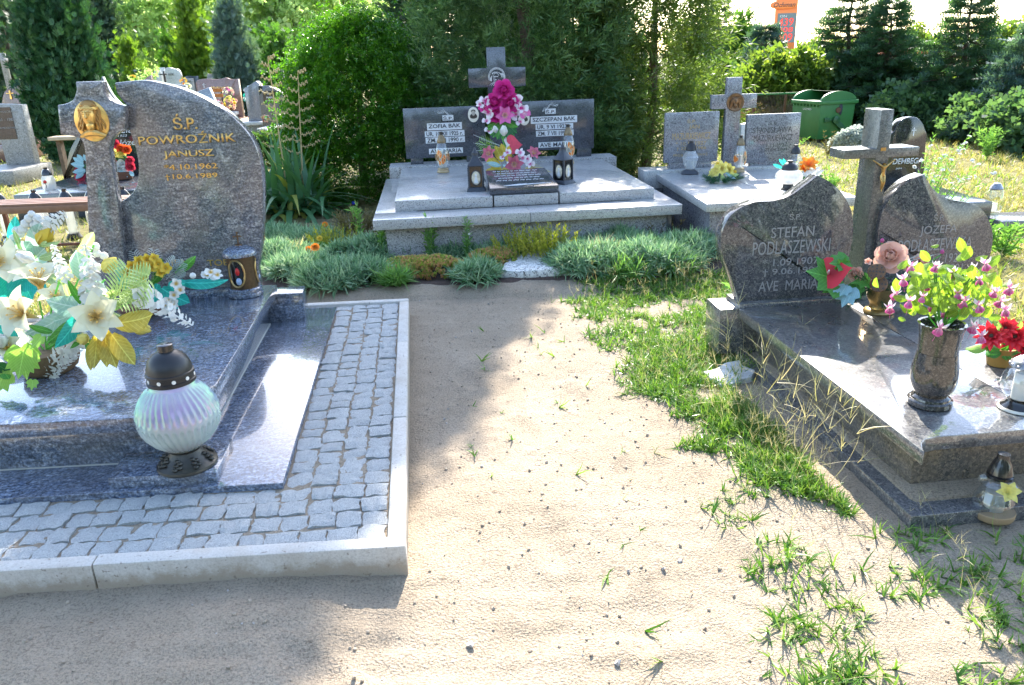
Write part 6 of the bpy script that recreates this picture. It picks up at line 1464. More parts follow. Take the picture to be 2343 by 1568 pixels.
# right side row
def spruce(px, ybase, Y, top, rb, mat, label, seed, layers=16, gap=1.0):
    b_ = AT(px, ybase, Y); Ht = AT(px, top, Y)[2]
    e = empty('spruce_tree', (b_[0], b_[1], 0), 0, label, 'tree', 'spruces along the right boundary')
    trunk(e, Ht, 0.014 * Ht + 0.03, seed=seed, limbs=0)
    rng = np.random.default_rng(seed); ps = []; ds = []; ss = []
    tw = MB()
    for k in range(layers):
        t = (k + 0.6) / layers; z = Ht * (0.10 + 0.89 * t); l0 = rb * (1 - t) ** 0.85 + 0.08
        nb = int(8 + 4 * (1 - t))
        for q in range(nb):
            a = 6.283 * q / nb + k * 1.3 + rng.normal(0, 0.15); l = l0 * rng.uniform(0.75, 1.12)
            dip = rng.uniform(-0.18, 0.05) * l + (0.3 * l if t > 0.75 else 0)
            o2 = np.array([math.cos(a), math.sin(a), 0]); end = o2 * l + np.array([0, 0, dip])
            tw.tube([(0, 0, z), tuple(end * 0.5 + np.array([0, 0, z - 0.03 * l])), tuple(end + np.array([0, 0, z]))], [0.018, 0.01, 0.004], 4)
            m = max(6, int(l * 19))
            s_ = rng.random(m) ** 0.7
            side = np.cross(o2, [0, 0, 1.0])
            wv = (1 - s_) * l * 0.33 * rng.choice([-1, 1], m) * rng.random(m) ** 0.6
            pos = end[None] * s_[:, None] + side[None] * wv[:, None] + np.array([0, 0, z]) + rng.normal(0, 0.018, (m, 3))
            dd = o2[None] + side[None] * (np.sign(wv) * 0.75)[:, None] + rng.normal(0, 0.22, (m, 3)) + np.array([0, 0, 0.12])
            ps.append(pos); ds.append(dd); ss.append(np.full(m, 0.25) * rng.uniform(0.8, 1.25, m))
    pos = np.concatenate(ps); V, F = scatter(T_spruce[0], T_spruce[1], pos, frames_z(np.concatenate(ds), rng), np.concatenate(ss))
    obj('crown', npmesh('crown', V, F), LM[mat], e); tw.build('branches', M['bark'], e)
spruce(1636, 200, 24, 2, 0.9, 'spruce', 'dark small spruce right of the sunlit juniper', 51)
conif(1690, 220, 23, 46, 0.95, 'green_thuja', 'bright green conifer left of the price sign', 260, 52, 'conifer_tree')
spruce(1738, 260, 19, 60, 0.85, 'blue_spruce', 'blue spruce standing below the price sign', 53)
spruce(1924, 280, 18, -70, 1.15, 'spruce', 'tall loose spruce right of the price sign', 54, 20)
spruce(2005, 300, 17, 0, 1.1, 'spruce', 'broad spruce with layered branches behind the green container', 55, 20)
spruce(2172, 330, 15.5, -40, 0.95, 'spruce', 'thin pointed spruce against the bright sky at right', 56, 20)
spruce(2330, 360, 13.5, 60, 1.15, 'blue_spruce', 'spreading spruce at the right picture edge', 57, 16)
hz = [(1600, 21, 158, 1.1, 'hedge'), (1660, 19, 150, 1.1, 'hedge'), (1790, 17.5, 125, 0.8, 'broad'), (1850, 19, 140, 1.0, 'hedge'), (1960, 17.5, 170, 0.9, 'hedge'), (2080, 17, 185, 0.8, 'broad'), (2110, 15.5, 225, 0.8, 'spruce'), (2240, 15.2, 190, 0.7, 'spruce'), (2290, 13.8, 235, 0.7, 'spruce'), (2420, 12.2, 215, 0.7, 'spruce')]
for i, (px, Y, top, rb, m_) in enumerate(hz):
    p = AT(px, 300, Y); h_ = AT(px, top, Y)[2]
    where = ['behind the grey tomb cross', 'left of the blue spruce', 'under the price sign', 'behind the tall loose spruce', 'behind the green container lid', 'below the red roof', 'left of the thin pointed spruce', 'right of the thin pointed spruce', 'near the spreading spruce', 'at the far right picture edge'][i]
    tree('hedge_shrub', ('light leafy' if m_ == 'broad' else 'dark dense') + ' boundary shrub ' + where, 'shrub', p[0], p[1], h_, dome(rb, 0.9), m_, 130, 22, 0.17, 0.165, T_broad, 'out', z0=0.05, r=0.04, seed=60 + i, group='boundary shrubs', lump=0.18)

# far wood
rr = random.Random(5)
k = 0
FAR = [(-60, 60, 9.5, 3.4, 'birch'), (40, 52, 8.5, 3.2, 'broad'), (190, 58, 9.5, 3.2, 'birch'), (330, 50, 8.2, 2.9, 'birch'), (395, 62, 10.5, 3.2, 'birch'), (350, 70, 11, 3.4, 'birch'), (500, 60, 9.8, 3.0, 'birch'), (560, 52, 7.6, 2.8, 'birch'), (610, 66, 10.5, 3.4, 'birch'), (690, 56, 8.4, 3.0, 'birch'), (740, 68, 9.6, 3.2, 'birch'), (800, 60, 7.8, 3.0, 'birch'), (880, 70, 8.5, 3.4, 'birch'), (440, 74, 12, 3.6, 'birch')]
WH = ['beyond the left picture edge', 'over the left edge gravestone', 'behind the big dark thuja', 'above the small golden thuja', 'above the slim column thuja', 'left of the slim column thuja', 'right of the golden cone thuja', 'behind the blue grey spruce', 'right of the blue grey spruce', 'above the rounded pale thuja', 'left of the tiny golden tip', 'above the tiny golden tip', 'over the boxwood bush top', 'farthest behind the golden cone thuja']
for i, (px, Y, h_, rb, m_) in enumerate(FAR):
    p = AT(px, 200, Y)
    tree('birch_tree' if m_ == 'birch' else 'leafy_tree', ('pale sunlit birch ' if m_ == 'birch' else 'green leafy wood tree ') + WH[i], 'tree', p[0], p[1], h_, egg(rb), m_, 100, 22, 0.62, 0.55, T_broad, 'out', z0=0.5, r=0.14, seed=80 + i, group='trees of the far wood', lump=0.2, spread=2.0, inner=0.25)
FAR2 = [(1590, 70, 62, 2.0), (1690, 80, 75, 2.4), (1990, 90, 92, 3.4), (2070, 85, 80, 3.0), (2150, 95, 96, 3.2), (2230, 80, 90, 3.0), (2330, 60, 66, 2.4), (1900, 100, 105, 3)]
WH2 = ['left of the dark small spruce', 'between spruces left of the price sign', 'right of the broad layered spruce', 'above the red roof', 'left of the pointed spruce stem', 'right of the pointed spruce stem', 'over the right edge spruce', 'beyond the tall loose spruce']
for i, (px, Y, top, rb) in enumerate(FAR2):
    p = AT(px, 120, Y); h_ = AT(px, top, Y)[2]
    tree('distant_tree', 'distant hazy round tree ' + WH2[i], 'tree', p[0], p[1], h_, egg(rb), 'broad', 80, 22, 0.6, 0.55, T_broad, 'out', z0=0.3, r=0.12, seed=110 + i, group='distant trees by the road', inner=0.25)
# tree row behind the photographer, mirrored in the polished stones
for i, (x, y, h_) in enumerate([(-7, -13, 6), (-2.5, -15, 7), (2.5, -14, 6), (7, -13, 7), (-12, -12, 6), (12, -10, 6)]):
    tree('leafy_tree', ['leafy tree behind the viewer, far left', 'leafy tree behind the viewer, left', 'leafy tree behind the viewer, right', 'leafy tree behind the viewer, far right', 'outermost left leafy tree behind the viewer', 'outermost right leafy tree behind the viewer'][i], 'tree', x, y, h_, egg(2.6), 'hedge', 50, 18, 0.6, 0.7, T_broad, 'out', z0=0.3, r=0.12, seed=130 + i, group='trees behind the viewer', inner=0.3, facing=False)
# ------------------------------------------------------------------ left background: bench, lantern row, dark grave
by = 7.62
x0, x1 = AT(-30, 455, by)[0], AT(288, 455, by)[0]
e = empty('slatted_bench', ((x0 + x1) / 2, by, 0), 0.02, 'brown slatted bench behind the arched headstone', 'bench')
w = (x1 - x0) / 2
for k in range(4): MB().box(-w, w, -0.15 + 0.09 * k, -0.085 + 0.09 * k, 0.425, 0.452).build('slat', M['wood'], e, bevel=0.003)
MB().box(-w, w, -0.165, -0.151, 0.365, 0.43).build('front_rail', M['wood'], e, bevel=0.002)
M['rust'] = plain('rusty_steel', (0.16, 0.06, 0.035), 0.6, 0.3, var=0.3)
MB().box(-w, w - 0.02, -0.12, -0.09, 0.03, 0.055).build('foot_rail', M['rust'], e)
for sx in (-w + 0.06, w - 0.08):
    for sy in (-0.12, 0.13): MB().box(sx - 0.018, sx + 0.018, sy - 0.018, sy + 0.018, -0.02, 0.424).build('leg', M['rust'], e)
    MB().box(sx - 0.015, sx + 0.015, -0.12, 0.13, 0.38, 0.41).build('cross_bar', M['rust'], e)
ln = ['leftmost', 'second from left', 'third from left', 'fourth from left', 'fifth from left', 'rightmost']
for i, u in enumerate([22, 103, 172, 230, 262, 303]):
    p = AT(u, 550, 8.02); e = empty('tall_glass_lantern', (p[0], p[1], 0.0), 0.4 * i, ln[i] + ' tall glass candle in the row behind the bench', 'grave candle', 'tall glass candles behind the bench')
    MB().lathe([(0.075, 0), (0.078, 0.01), (0.06, 0.04), (0.055, 0.05)], 20).build('foot', M['black_plastic'], e, True)
    MB().lathe([(0.055, 0.05), (0.075, 0.10), (0.088, 0.20), (0.085, 0.27), (0.065, 0.36), (0.06, 0.40)], 20).build('glass_body', M['frost' if i % 2 else 'glass'], e, True, ang=80)
    MB().lathe([(0.04, 0.05), (0.042, 0.06), (0.042, 0.30), (0.0, 0.302)], 14).build('candle', M['milk'], e, True)
    c = MB().lathe([(0.062, 0.395), (0.066, 0.40), (0.06, 0.43), (0.04, 0.465), (0.024, 0.48)], 20).build('cap', M['black_gloss'], e, True)
    MB().lathe([(0.024, 0.478), (0.024, 0.505), (0.0, 0.506)], 12).build('chimney', M['black_gloss'], c, True)

D1 = Frame(*AT(190, 430, 9.3)[:2], 0.08)
e = D1.empty('black_tomb', 'dark polished tomb with script lettering seen through the arched headstone gap', 'tomb')
MB().box(-0.75, 1.25, -0.1, 1.9, 0.0, 0.30).build('cover_slab', M['dark_granite'], e, bevel=0.01)
yd = 1.55
wing = smooth_curve([D1.vp(u, v, yd) for u, v in [(150, 420), (158, 350), (185, 300), (215, 240), (229, 196), (232, 176)]], 4) + smooth_curve([D1.vp(u, v, yd) for u, v in [(233, 176), (243, 196), (262, 226), (300, 262), (332, 300), (345, 350)]], 4)
wing = [(wing[0][0], 0.299)] + wing + [(wing[-1][0], 0.299)]
hd = MB().prism(wing[::-1], yd, yd + 0.10).build('headstone', M['black_granite'], e, bevel=0.006)
def dtext(body, u0, u1, v0, v1, sh=0.25):
    a = D1.vp(u0, v1, yd); b2 = D1.vp(u1, v0, yd); text(body, a[0], b2[0], a[1], b2[1], yd, M['engrave'], hd, ext=0.002, shear=sh)
dtext('Stefan', 258, 312, 286, 306); dtext('1923', 270, 290, 308, 314); dtext('Józefa', 272, 322, 318, 338)
q = D1.w(D1.vp(285, 410, 0.9)[0], 0.9, 0.301)
B = Bouquet('rose_bouquet', q, 'red, yellow and white roses with blue leaves behind the stone cross opening', 'bouquet'); Yb = q[1]
MB().lathe([(0.08, 0), (0.1, 0.01), (0.12, 0.10), (0.1, 0.10)], 16).build('bowl', M['clay'], B.e, True)
for u, v, r, m_ in [(262, 330, 13, 'rosered'), (276, 340, 12, 'orangered'), (290, 342, 12, 'orangered'), (258, 352, 14, 'paleyellow'), (276, 352, 13, 'paleyellow'), (297, 368, 12, 'rosered'), (258, 372, 11, 'orangered'), (298, 382, 13, 'rosered'), (183, 405, 13, 'rosered'), (278, 375, 12, 'white'), (270, 384, 11, 'white'), (288, 388, 10, 'white'), (180, 390, 10, 'rosered'), (235, 360, 14, 'rosered'), (225, 385, 14, 'paleyellow'), (210, 400, 13, 'rosered')]:
    B.px('rose', 'rose', m_, u, v, Yb, r * 0.78)
for a_ in [(190, 375, 165, 360), (190, 370, 175, 352), (192, 380, 160, 375), (195, 390, 165, 395), (280, 390, 272, 405), (285, 392, 292, 408), (295, 392, 308, 405), (190, 395, 172, 410), (200, 370, 190, 352)]: B.leaf('blueleaf', *a_, Yb - 0.05, 'leaf_wide', 1.0)
for k in range(14): a = rr.uniform(0, 6.28); B.leaf('dgreen', 245, 375, 245 + 60 * math.cos(a), 375 + 35 * math.sin(a), Yb + 0.03, 'leaf_wide', 0.8)
p = AT(118, 448, 9.5); e = empty('rose_print_lantern', (p[0], 9.5, 0.301), 0, 'white candle jar printed with a red rose on the dark tomb slab', 'grave candle')
MB().lathe([(0.06, 0), (0.072, 0.02), (0.078, 0.08), (0.07, 0.14), (0.05, 0.17)], 22).build('glass_body', M['milk'], e, True)
MB().ball((0.0, -0.072, 0.10), (0.022, 0.01, 0.022), 10, 6).build('printed_rose', M['red_candle'], e, True)
MB().tube([(0.0, -0.077, 0.09), (0.01, -0.079, 0.06), (0.0, -0.075, 0.03)], 0.004, 5).build('printed_stem', M['photo_dark'], e, True)
c = MB().lathe([(0.055, 0.168), (0.06, 0.175), (0.055, 0.2), (0.035, 0.235), (0.02, 0.245)], 20).build('cap', M['black_gloss'], e, True)
MB().lathe([(0.022, 0.243), (0.022, 0.26), (0, 0.261)], 12).build('chimney', M['black_gloss'], c, True)
p = AT(150, 318, 12.0); e = empty('plank_bench', (p[0], 12.0, 0), 0, 'simple pale plank bench in front of the big dark thuja', 'bench')
M['pale_wood'] = plain('weathered_plank', (0.42, 0.33, 0.22), 0.7, var=0.25, vscale=10)
zt = AT(150, 312, 12.0)[2]
MB().box(-0.2, 0.55, -0.12, 0.12, zt - 0.05, zt).build('plank', M['pale_wood'], e, bevel=0.004)
for sx in (-0.1, 0.42): MB().box(sx - 0.03, sx + 0.03, -0.05, 0.05, -0.02, zt - 0.051).build('leg', M['bark'], e)

# ------------------------------------------------------------------ other graves in the distance
def stone(name, label, pts, Y, mat, th=0.12, base=None, cat='headstone', curve=False, plaque=None, words=None, bmat=None):
    """headstone whose outline (top, left to right) is set up at distance Y, standing on the ground with an optional slab in front"""
    P3 = [AT(u, v, Y) for u, v in pts]; o2 = [(p[0], p[2]) for p in P3]
    if curve: o2 = smooth_curve(o2, 4)
    cx0 = (o2[0][0] + o2[-1][0]) / 2
    e = empty(name, (cx0, Y, 0), 0, label, cat)
    out = [(o2[0][0] - cx0, 0.0)] + [(x - cx0, z) for x, z in o2] + [(o2[-1][0] - cx0, 0.0)]
    h = MB().prism(out[::-1], 0, th).build('headstone', M[mat], e, bevel=0.01)
    if base: MB().box(out[0][0] - base[0], out[-1][0] + base[0], -base[1], th + 0.05, 0, base[2]).build('grave_slab', M[bmat or mat], e, bevel=0.01)
    if plaque:
        a = AT(plaque[0], plaque[1], Y); c = AT(plaque[2], plaque[3], Y)
        MB().box(a[0] - cx0, c[0] - cx0, -0.012, 0.001, c[2], a[2]).build('plaque', M[plaque[4]], h)
    if words:
        for body, u0, v0, u1, v1, m_ in words:
            a = AT(u0, v1, Y); c = AT(u1, v0, Y); text(body, a[0] - cx0, c[0] - cx0, a[2], c[2], -0.013, M[m_], h, ext=0.004)
    return e
def cross_stone(name, label, cu, top, half, au0, au1, av0, av1, Y, mat, th=0.10, base=None):
    e = empty(name, (AT(cu, top, Y)[0], Y, 0), 0, label, 'cross'); X = AT(cu, top, Y)[0]
    w = half / FPX * Y; a0 = AT(au0, (av0 + av1) / 2, Y)[0] - X; a1 = AT(au1, (av0 + av1) / 2, Y)[0] - X
    zt = AT(cu, top, Y)[2]; z1 = AT(cu, av0, Y)[2]; z0 = AT(cu, av1, Y)[2]
    MB().prism([(-w, 0), (w, 0), (w, z0), (a1, z0), (a1, z1), (w, z1), (w, zt), (-w, zt), (-w, z1), (a0, z1), (a0, z0), (-w, z0)], 0, th).build('cross', M[mat], e, bevel=0.006)
    if base: MB().box(-base[0], base[0], -base[1], th + 0.1, 0, base[2]).build('grave_slab', M[mat], e, bevel=0.01)
stone('framed_headstone', 'pale stone framed headstone with dark glossy plate at the left picture edge', [(-20, 238), (49, 240)], 13.2, 'terrazzo', 0.16, (0.15, 0.9, 0.22), plaque=(-20, 247, 41, 318, 'black_granite'), words=[('ŚP WOJCIECH', -12, 252, 36, 260, 'letter_grey'), ('1921 - 1987', -8, 270, 34, 278, 'letter_grey'), ('PROSI O MODLITWĘ', -14, 290, 36, 297, 'letter_grey')])
stone('round_headstone', 'rounded brown headstone with a thin gold cross at the left edge', [(4, 235), (8, 215), (18, 203), (33, 198), (46, 197), (60, 199)], 17, 'brown_granite', 0.14, (0.1, 1.0, 0.3), words=[('†', 18, 207, 31, 228, 'gold')], curve=True)
stone('low_headstone', 'low dark headstone under the pale cross at the upper left edge', [(11, 158), (45, 158)], 24, 'dark_granite', 0.15, (0.2, 1.2, 0.3), words=[('SP JAN', 18, 166, 40, 172, 'letter_grey')])
cross_stone('stone_cross', 'pale granite cross cut off by the upper left picture edge', 1, 122, 5, -14, 13, 134, 142, 19, 'terrazzo', base=(0.5, 1.2, 0.4))
cross_stone('stone_cross', 'small pale stepped cross beside the big dark thuja', 34, 128, 5, 24, 46, 140, 147, 26, 'terrazzo', base=(0.6, 1.2, 0.5))
stone('framed_headstone', 'white framed headstone with dark plate above the arched headstone top', [(290, 160), (321, 159)], 24, 'white_stone', 0.16, (0.2, 1.4, 0.4), plaque=(296, 164, 316, 182, 'black_granite'), words=[('ŚP', 303, 166, 309, 169, 'white_letters'), ('RODZINA', 299, 172, 314, 175, 'white_letters')])
e = empty('post_lantern', (AT(326, 175, 24)[0], 24, 0), 0, 'small post lantern with dark roof beside the white framed headstone', 'lantern')
zl = AT(326, 172, 24)[2]
MB().box(-0.03, 0.03, -0.03, 0.03, 0, zl - 0.05).build('post', M['grey_metal'], e); MB().box(-0.06, 0.06, -0.06, 0.06, zl - 0.05, zl + 0.12).build('lamp_glass', M['milk'], e); MB().lathe([(0.11, zl + 0.12), (0.0, zl + 0.2)], 4).build('lamp_roof', M['black_plastic'], e)
stone('round_headstone', 'white round topped headstone left of the pale shield headstone', [(351, 178), (351, 166), (355, 160), (360, 158), (365, 160), (368, 168)], 26, 'white_stone', 0.14, curve=True)
cross_stone('stone_cross', 'broad white stone cross behind the iron cross', 367, 155, 7, 360, 377, 160, 168, 26.5, 'white_stone')
stone('shield_headstone', 'pale shield shaped headstone with dark letters', [(377, 165), (378, 157), (387, 155), (397, 158), (405, 159), (410, 165), (413, 174), (412, 182)], 25.5, 'white_stone', 0.16, (0.3, 1.6, 0.5), curve=True, words=[('NYK', 386, 168, 398, 174, 'letter_dark'), ('1931', 383, 178, 396, 181, 'letter_grey')])
cross_stone('iron_cross', 'thin black iron cross in front of the pale headstones', 373, 163, 1.6, 364, 381, 169, 172, 21, 'black_plastic', 0.05)
stone('grey_headstone', 'small grey headstone right of the pale shield headstone', [(416, 180), (439, 180)], 24, 'terrazzo', 0.14, (0.2, 1.2, 0.35), words=[('ANNA', 427, 185, 437, 189, 'letter_dark')])
stone('wavy_headstone', 'dark headstone with pale wavy top edge in the far row', [(420, 177), (428, 174), (440, 175), (452, 174)], 28, 'dark_granite', 0.14, curve=True)
stone('block_headstone', 'small grey block headstone behind the brown headstone', [(472, 170), (487, 170)], 27, 'terrazzo', 0.2)
stone('arc_headstone', 'blue-grey arc headstone just over the arched headstone rim', [(378, 200), (392, 195), (406, 194), (424, 196)], 20, 'mid_granite', 0.16, (0.2, 1.4, 0.3), curve=True)
stone('brown_headstone', 'wide brown headstone with wavy top and script lettering', [(447, 190), (452, 184), (470, 181), (495, 182), (510, 180), (516, 178), (528, 182), (544, 181)], 22, 'brown_granite', 0.16, (0.2, 1.9, 0.35), curve=True, words=[('Mickiewicz', 484, 197, 524, 203, 'gold'), ('†', 464, 191, 470, 202, 'white_letters')])
stone('wedge_headstone', 'dark wedge shaped headstone with blue rim beside the orange bench', [(434, 217), (455, 209), (477, 201), (486, 222), (496, 246)], 17, 'veined', 0.16)
stone('peak_headstone', 'small brown peaked headstone left of the iron cross', [(328, 184), (338, 176), (344, 172), (347, 186)], 21, 'brown_granite', 0.14)
stone('roof_headstone', 'dark headstone with bright slanted top left of the black cross', [(558, 203), (586, 186), (592, 192)], 20, 'mid_granite', 0.3)
stone('black_headstone', 'black glossy headstone behind the speckled gabled headstone', [(590, 197), (616, 197)], 19.5, 'black_granite', 0.15)
stone('gabled_headstone', 'speckled grey gabled headstone behind the dry yucca stalks', [(592, 220), (608, 203), (616, 199), (630, 203), (645, 214)], 18, 'right_side', 0.18, plaque=(600, 209, 634, 235, 'black_granite'), words=[('ŚP', 612, 212, 622, 217, 'white_letters'), ('MARIA', 610, 221, 628, 226, 'white_letters'), ('1919-1999', 608, 229, 630, 233, 'white_letters')])
cross_stone('iron_cross', 'black cross left of the boxwood bush', 643, 160, 3.5, 624, 653, 177, 182, 19, 'black_plastic', 0.06)
def lowslab(name, label, u0, u1, v, Y, h, mat, d=1.0):
    a = G(u0, v, h); c = G(u1, v, h); y_ = (a[1] + c[1]) / 2
    e = empty(name, ((a[0] + c[0]) / 2, y_, 0), 0, label, 'grave slab'); w_ = (c[0] - a[0]) / 2
    MB().box(-w_, w_, 0, d, h - 0.08, h).build('slab', M[mat], e, bevel=0.01); MB().box(-w_ + 0.04, w_ - 0.04, 0.04, d, 0, h - 0.079).build('side_wall', M['terrazzo'], e)
lowslab('grave_slab', 'long white grave slab in front of the white vase', 541, 617, 280, 20, 0.35, 'white_stone', 1.5)
lowslab('grave_slab', 'short pale grave slab left of the boxwood bush', 590, 632, 294, 17, 0.4, 'white_stone', 1.2)
lowslab('grave_slab', 'brown box grave with white top and flowers', 503, 535, 257, 19, 0.5, 'white_stone', 0.8)
e = empty('orange_bench', (AT(497, 220, 20)[0], 20, 0), 0, 'orange slatted bench beside the wedge shaped headstone', 'bench')
M['orange_wood'] = plain('orange_bench_wood', (0.45, 0.15, 0.03), 0.4, var=0.2, vscale=10)
zb_ = AT(497, 225, 20)[2]
for k in range(2): MB().box(-0.14, 0.14, 0.0, 0.03, zb_ + 0.02 + 0.12 * k, zb_ + 0.10 + 0.12 * k).build('back_slat', M['orange_wood'], e)
for k in range(3): MB().box(-0.14, 0.14, -0.32 + 0.1 * k, -0.24 + 0.1 * k, 0.42, 0.45).build('seat_slat', M['orange_wood'], e)
for sx in (-0.1, 0.1):
    MB().box(sx - 0.015, sx + 0.015, 0.031, 0.06, 0, zb_ + 0.24).build('post', M['black_plastic'], e); MB().box(sx - 0.015, sx + 0.015, -0.3, -0.27, 0, 0.419).build('leg', M['black_plastic'], e)
p = G(581, 262, 0.45); e = Bouquet('white_vase_bouquet', (p[0], p[1], 0.36), 'white pedestal vase with turquoise and white flowers', 'bouquet'); Yb = p[1]
s_ = Yb / FPX
MB().lathe([(11 * s_, 0), (11 * s_, 2 * s_), (5 * s_, 5 * s_), (4 * s_, 10 * s_), (7 * s_, 25 * s_), (8.5 * s_, 33 * s_), (6 * s_, 33 * s_)], 20).build('vase', M['vase_white'], e.e, True)
zv = Vector((p[0], p[1], 0.36 + 33 * s_))
for k in range(46):
    d = Vector((rr.gauss(0, 1), rr.gauss(0, 1), rr.gauss(0.6, 1))).normalized()
    e.put('flower', 'blossom', rr.choice(['teal', 'blueleaf', 'white', 'white', 'salmon']), zv + Vector((d.x * 15 * s_, d.y * 12 * s_, 12 * s_ + d.z * 19 * s_)), d + Vector((0, -0.6, 0)), 5.5 * s_)
def farbouquet(name, label, u, v, Y, r, cols, n=30, z=None):
    p = AT(u, v, Y); B_ = Bouquet(name, (p[0], Y, max(0.0, p[2] - r / FPX * Y)), label, 'bouquet'); s = Y / FPX
    MB().lathe([(0.3 * r * s, 0), (0.45 * r * s, 0.4 * r * s), (0.3 * r * s, 0.4 * r * s)], 12).build('pot', M['clay'], B_.e, True)
    for k in range(n):
        d = Vector((rr.gauss(0, 1), rr.gauss(0, 1), rr.gauss(0.4, 1))).normalized()
        B_.put('flower' if k % 4 else 'leaf', 'blossom' if k % 4 else 'leaf_wide', rr.choice(cols) if k % 4 else 'green', Vector(p) + d * r * s * 0.8, d + Vector((0, -0.6, 0.2)), 0.34 * r * s)
farbouquet('flower_bunch', 'pink and cream flowers beside the brown headstone', 522, 212, 19, 12, ['salmon', 'pink', 'cream'], 30)
farbouquet('flower_bunch', 'yellow and orange flowers on the brown box grave', 528, 236, 18.6, 15, ['yellow', 'paleyellow', 'salmon'], 34)
farbouquet('flower_bunch', 'white and pink flowers under the orange bench', 500, 240, 18.6, 10, ['white', 'pink', 'salmon'], 24)
farbouquet('flower_bunch', 'white flower ball in front of the brown headstone', 429, 200, 20, 9, ['white', 'paleyellow'], 24)
farbouquet('flower_bunch', 'yellow flowers before the pale shield headstone', 420, 186, 22, 8, ['yellow', 'orange'], 20)
farbouquet('flower_bunch', 'orange and white flowers at the foot of the yucca stalks', 610, 272, 17.5, 9, ['orangered', 'white', 'salmon'], 22)
farbouquet('flower_bunch', 'pale yellow flowers under the white framed headstone', 305, 184, 21, 11, ['paleyellow', 'lime', 'yellow'], 26)
tree('low_shrub', 'small yellow-green shrub right of the post lantern', 'shrub', *AT(337, 180, 23)[:2], 1.5, dome(0.35, 0.9), 'birch', 40, 40, 0.12, 0.1, T_broad, 'out', seed=201)
tree('low_shrub', 'green shrub in front of the short pale grave slab', 'shrub', *AT(590, 312, 14)[:2], 0.45, dome(0.3, 0.9), 'hedge', 40, 40, 0.12, 0.09, T_broad, 'out', seed=203)

# ------------------------------------------------------------------ right background
K = Frame(*AT(2078, 400, 7.6)[:2], 0.03)
e = K.empty('black_tomb', 'black arched headstone with white cross behind the slim cross', 'tomb')
kp = smooth_curve([K.vp(u, v, 0) for u, v in [(2033, 309), (2046, 300), (2050, 290)]], 3)[:-1] + smooth_curve([K.vp(u, v, 0) for u, v in [(2050, 290), (2062, 275), (2085, 268), (2104, 274), (2115, 292)]], 4)[:-1] + smooth_curve([K.vp(u, v, 0) for u, v in [(2115, 295), (2120, 310), (2116, 345), (2113, 400)]], 3)
kp = [(kp[0][0], 0.25)] + kp + [(kp[-1][0], 0.25)]
hk = MB().prism(kp[::-1], 0, 0.11).build('headstone', M['black_granite'], e, bevel=0.006)
def ktext(body, u0, u1, v0, v1, **k):
    a = K.vp(u0, v1, 0); b2 = K.vp(u1, v0, 0); text(body, a[0], b2[0], a[1], b2[1], 0, M['white_letters'], hk, ext=0.002, **k)
ktext('†', 2083, 2097, 292, 312); ktext('DEMBEGA', 2041, 2111, 361, 377, shear=0.15, off=0.012); ktext('JAN', 2048, 2062, 384, 389)
MB().box(-0.38, 0.42, -0.7, 0.2, 0.0, 0.26).build('grave_slab', M['dark_granite'], e, bevel=0.01)
lowslab('grave_slab', 'low pale grave slab at the right edge behind the heart headstone', 2285, 2420, 505, 6, 0.10, 'mid_granite', 0.4)
p = G(2300, 492, 0.13)
e = empty('plain_glass_lantern', (p[0], p[1] + 0.2, 0.121), 0, 'pale glass candle on the low slab at the right edge', 'grave candle')
MB().lathe([(0.06, 0), (0.07, 0.02), (0.085, 0.12), (0.06, 0.2), (0.05, 0.21)], 18).build('glass_body', M['glass'], e, True, ang=80)
MB().lathe([(0.03, 0.005), (0.032, 0.01), (0.032, 0.08), (0, 0.082)], 12).build('candle', M['milk'], e, True); MB().lathe([(0.055, 0.205), (0.058, 0.215), (0.03, 0.26), (0.0, 0.27)], 16).build('cap', M['silver'], e, True)
p = AT(1702, 320, 9.6); e = stone('narrow_headstone', 'narrow pale headstone seen between the cross and right square headstone', [(1696, 285), (1712, 282)], 9.6, 'white_stone', 0.1)

# green waste container with domed lid
W_ = Frame(*G(1868, 327)[:2], math.radians(14))
e = W_.empty('waste_container', 'green steel waste container with domed lid in front of the spruces', 'container')
M['green_paint'] = plain('green_paint', (0.035, 0.17, 0.045), 0.45, var=0.15, vscale=6, bmp=0.03)
M['green_dark'] = plain('dark_green_paint', (0.02, 0.10, 0.035), 0.45, var=0.15)
zt = AT(1874, 234, W_.o[1])[2]; wx = 0.72; dx = -0.0
dep = 0.85
MB().add([(0.03, 0.03, 0.05), (wx - 0.03, 0.03, 0.05), (wx - 0.03, dep - 0.03, 0.05), (0.03, dep - 0.03, 0.05), (0, 0, zt), (wx, 0, zt), (wx, dep, zt), (0, dep, zt)], [(3, 2, 1, 0), (4, 5, 6, 7), (0, 1, 5, 4), (1, 2, 6, 5), (2, 3, 7, 6), (3, 0, 4, 7)]).build('body', M['green_paint'], e, bevel=0.01)
hd_ = AT(1923, 212, W_.o[1])[2] - zt
n = 14
def domepts(y): return [(wx / 2 - wx / 2 * math.cos(math.pi * k / n), y, zt + hd_ * 1.15 * math.sin(math.pi * k / n)) for k in range(n + 1)]
for y0 in (-0.01, dep - 0.03):
    v = domepts(y0) + domepts(y0 + 0.04); m_ = n + 1
    MB().add(v, [tuple(range(n, -1, -1)), tuple(range(m_, 2 * m_))] + [(k, k + 1, m_ + k + 1, m_ + k) for k in range(n)] + [(0, m_, 2 * m_ - 1, n)]).build('end_dome', M['green_paint'], e, smooth=True)
v = domepts(0.03) + domepts(dep - 0.03); m_ = n + 1; h0 = n // 2
MB().add([(p_[0], p_[1], p_[2] - 0.01) for p_ in v], [(k, k + 1, m_ + k + 1, m_ + k) for k in range(h0, n)]).build('lid', M['green_dark'], e, smooth=True)
b = MB()
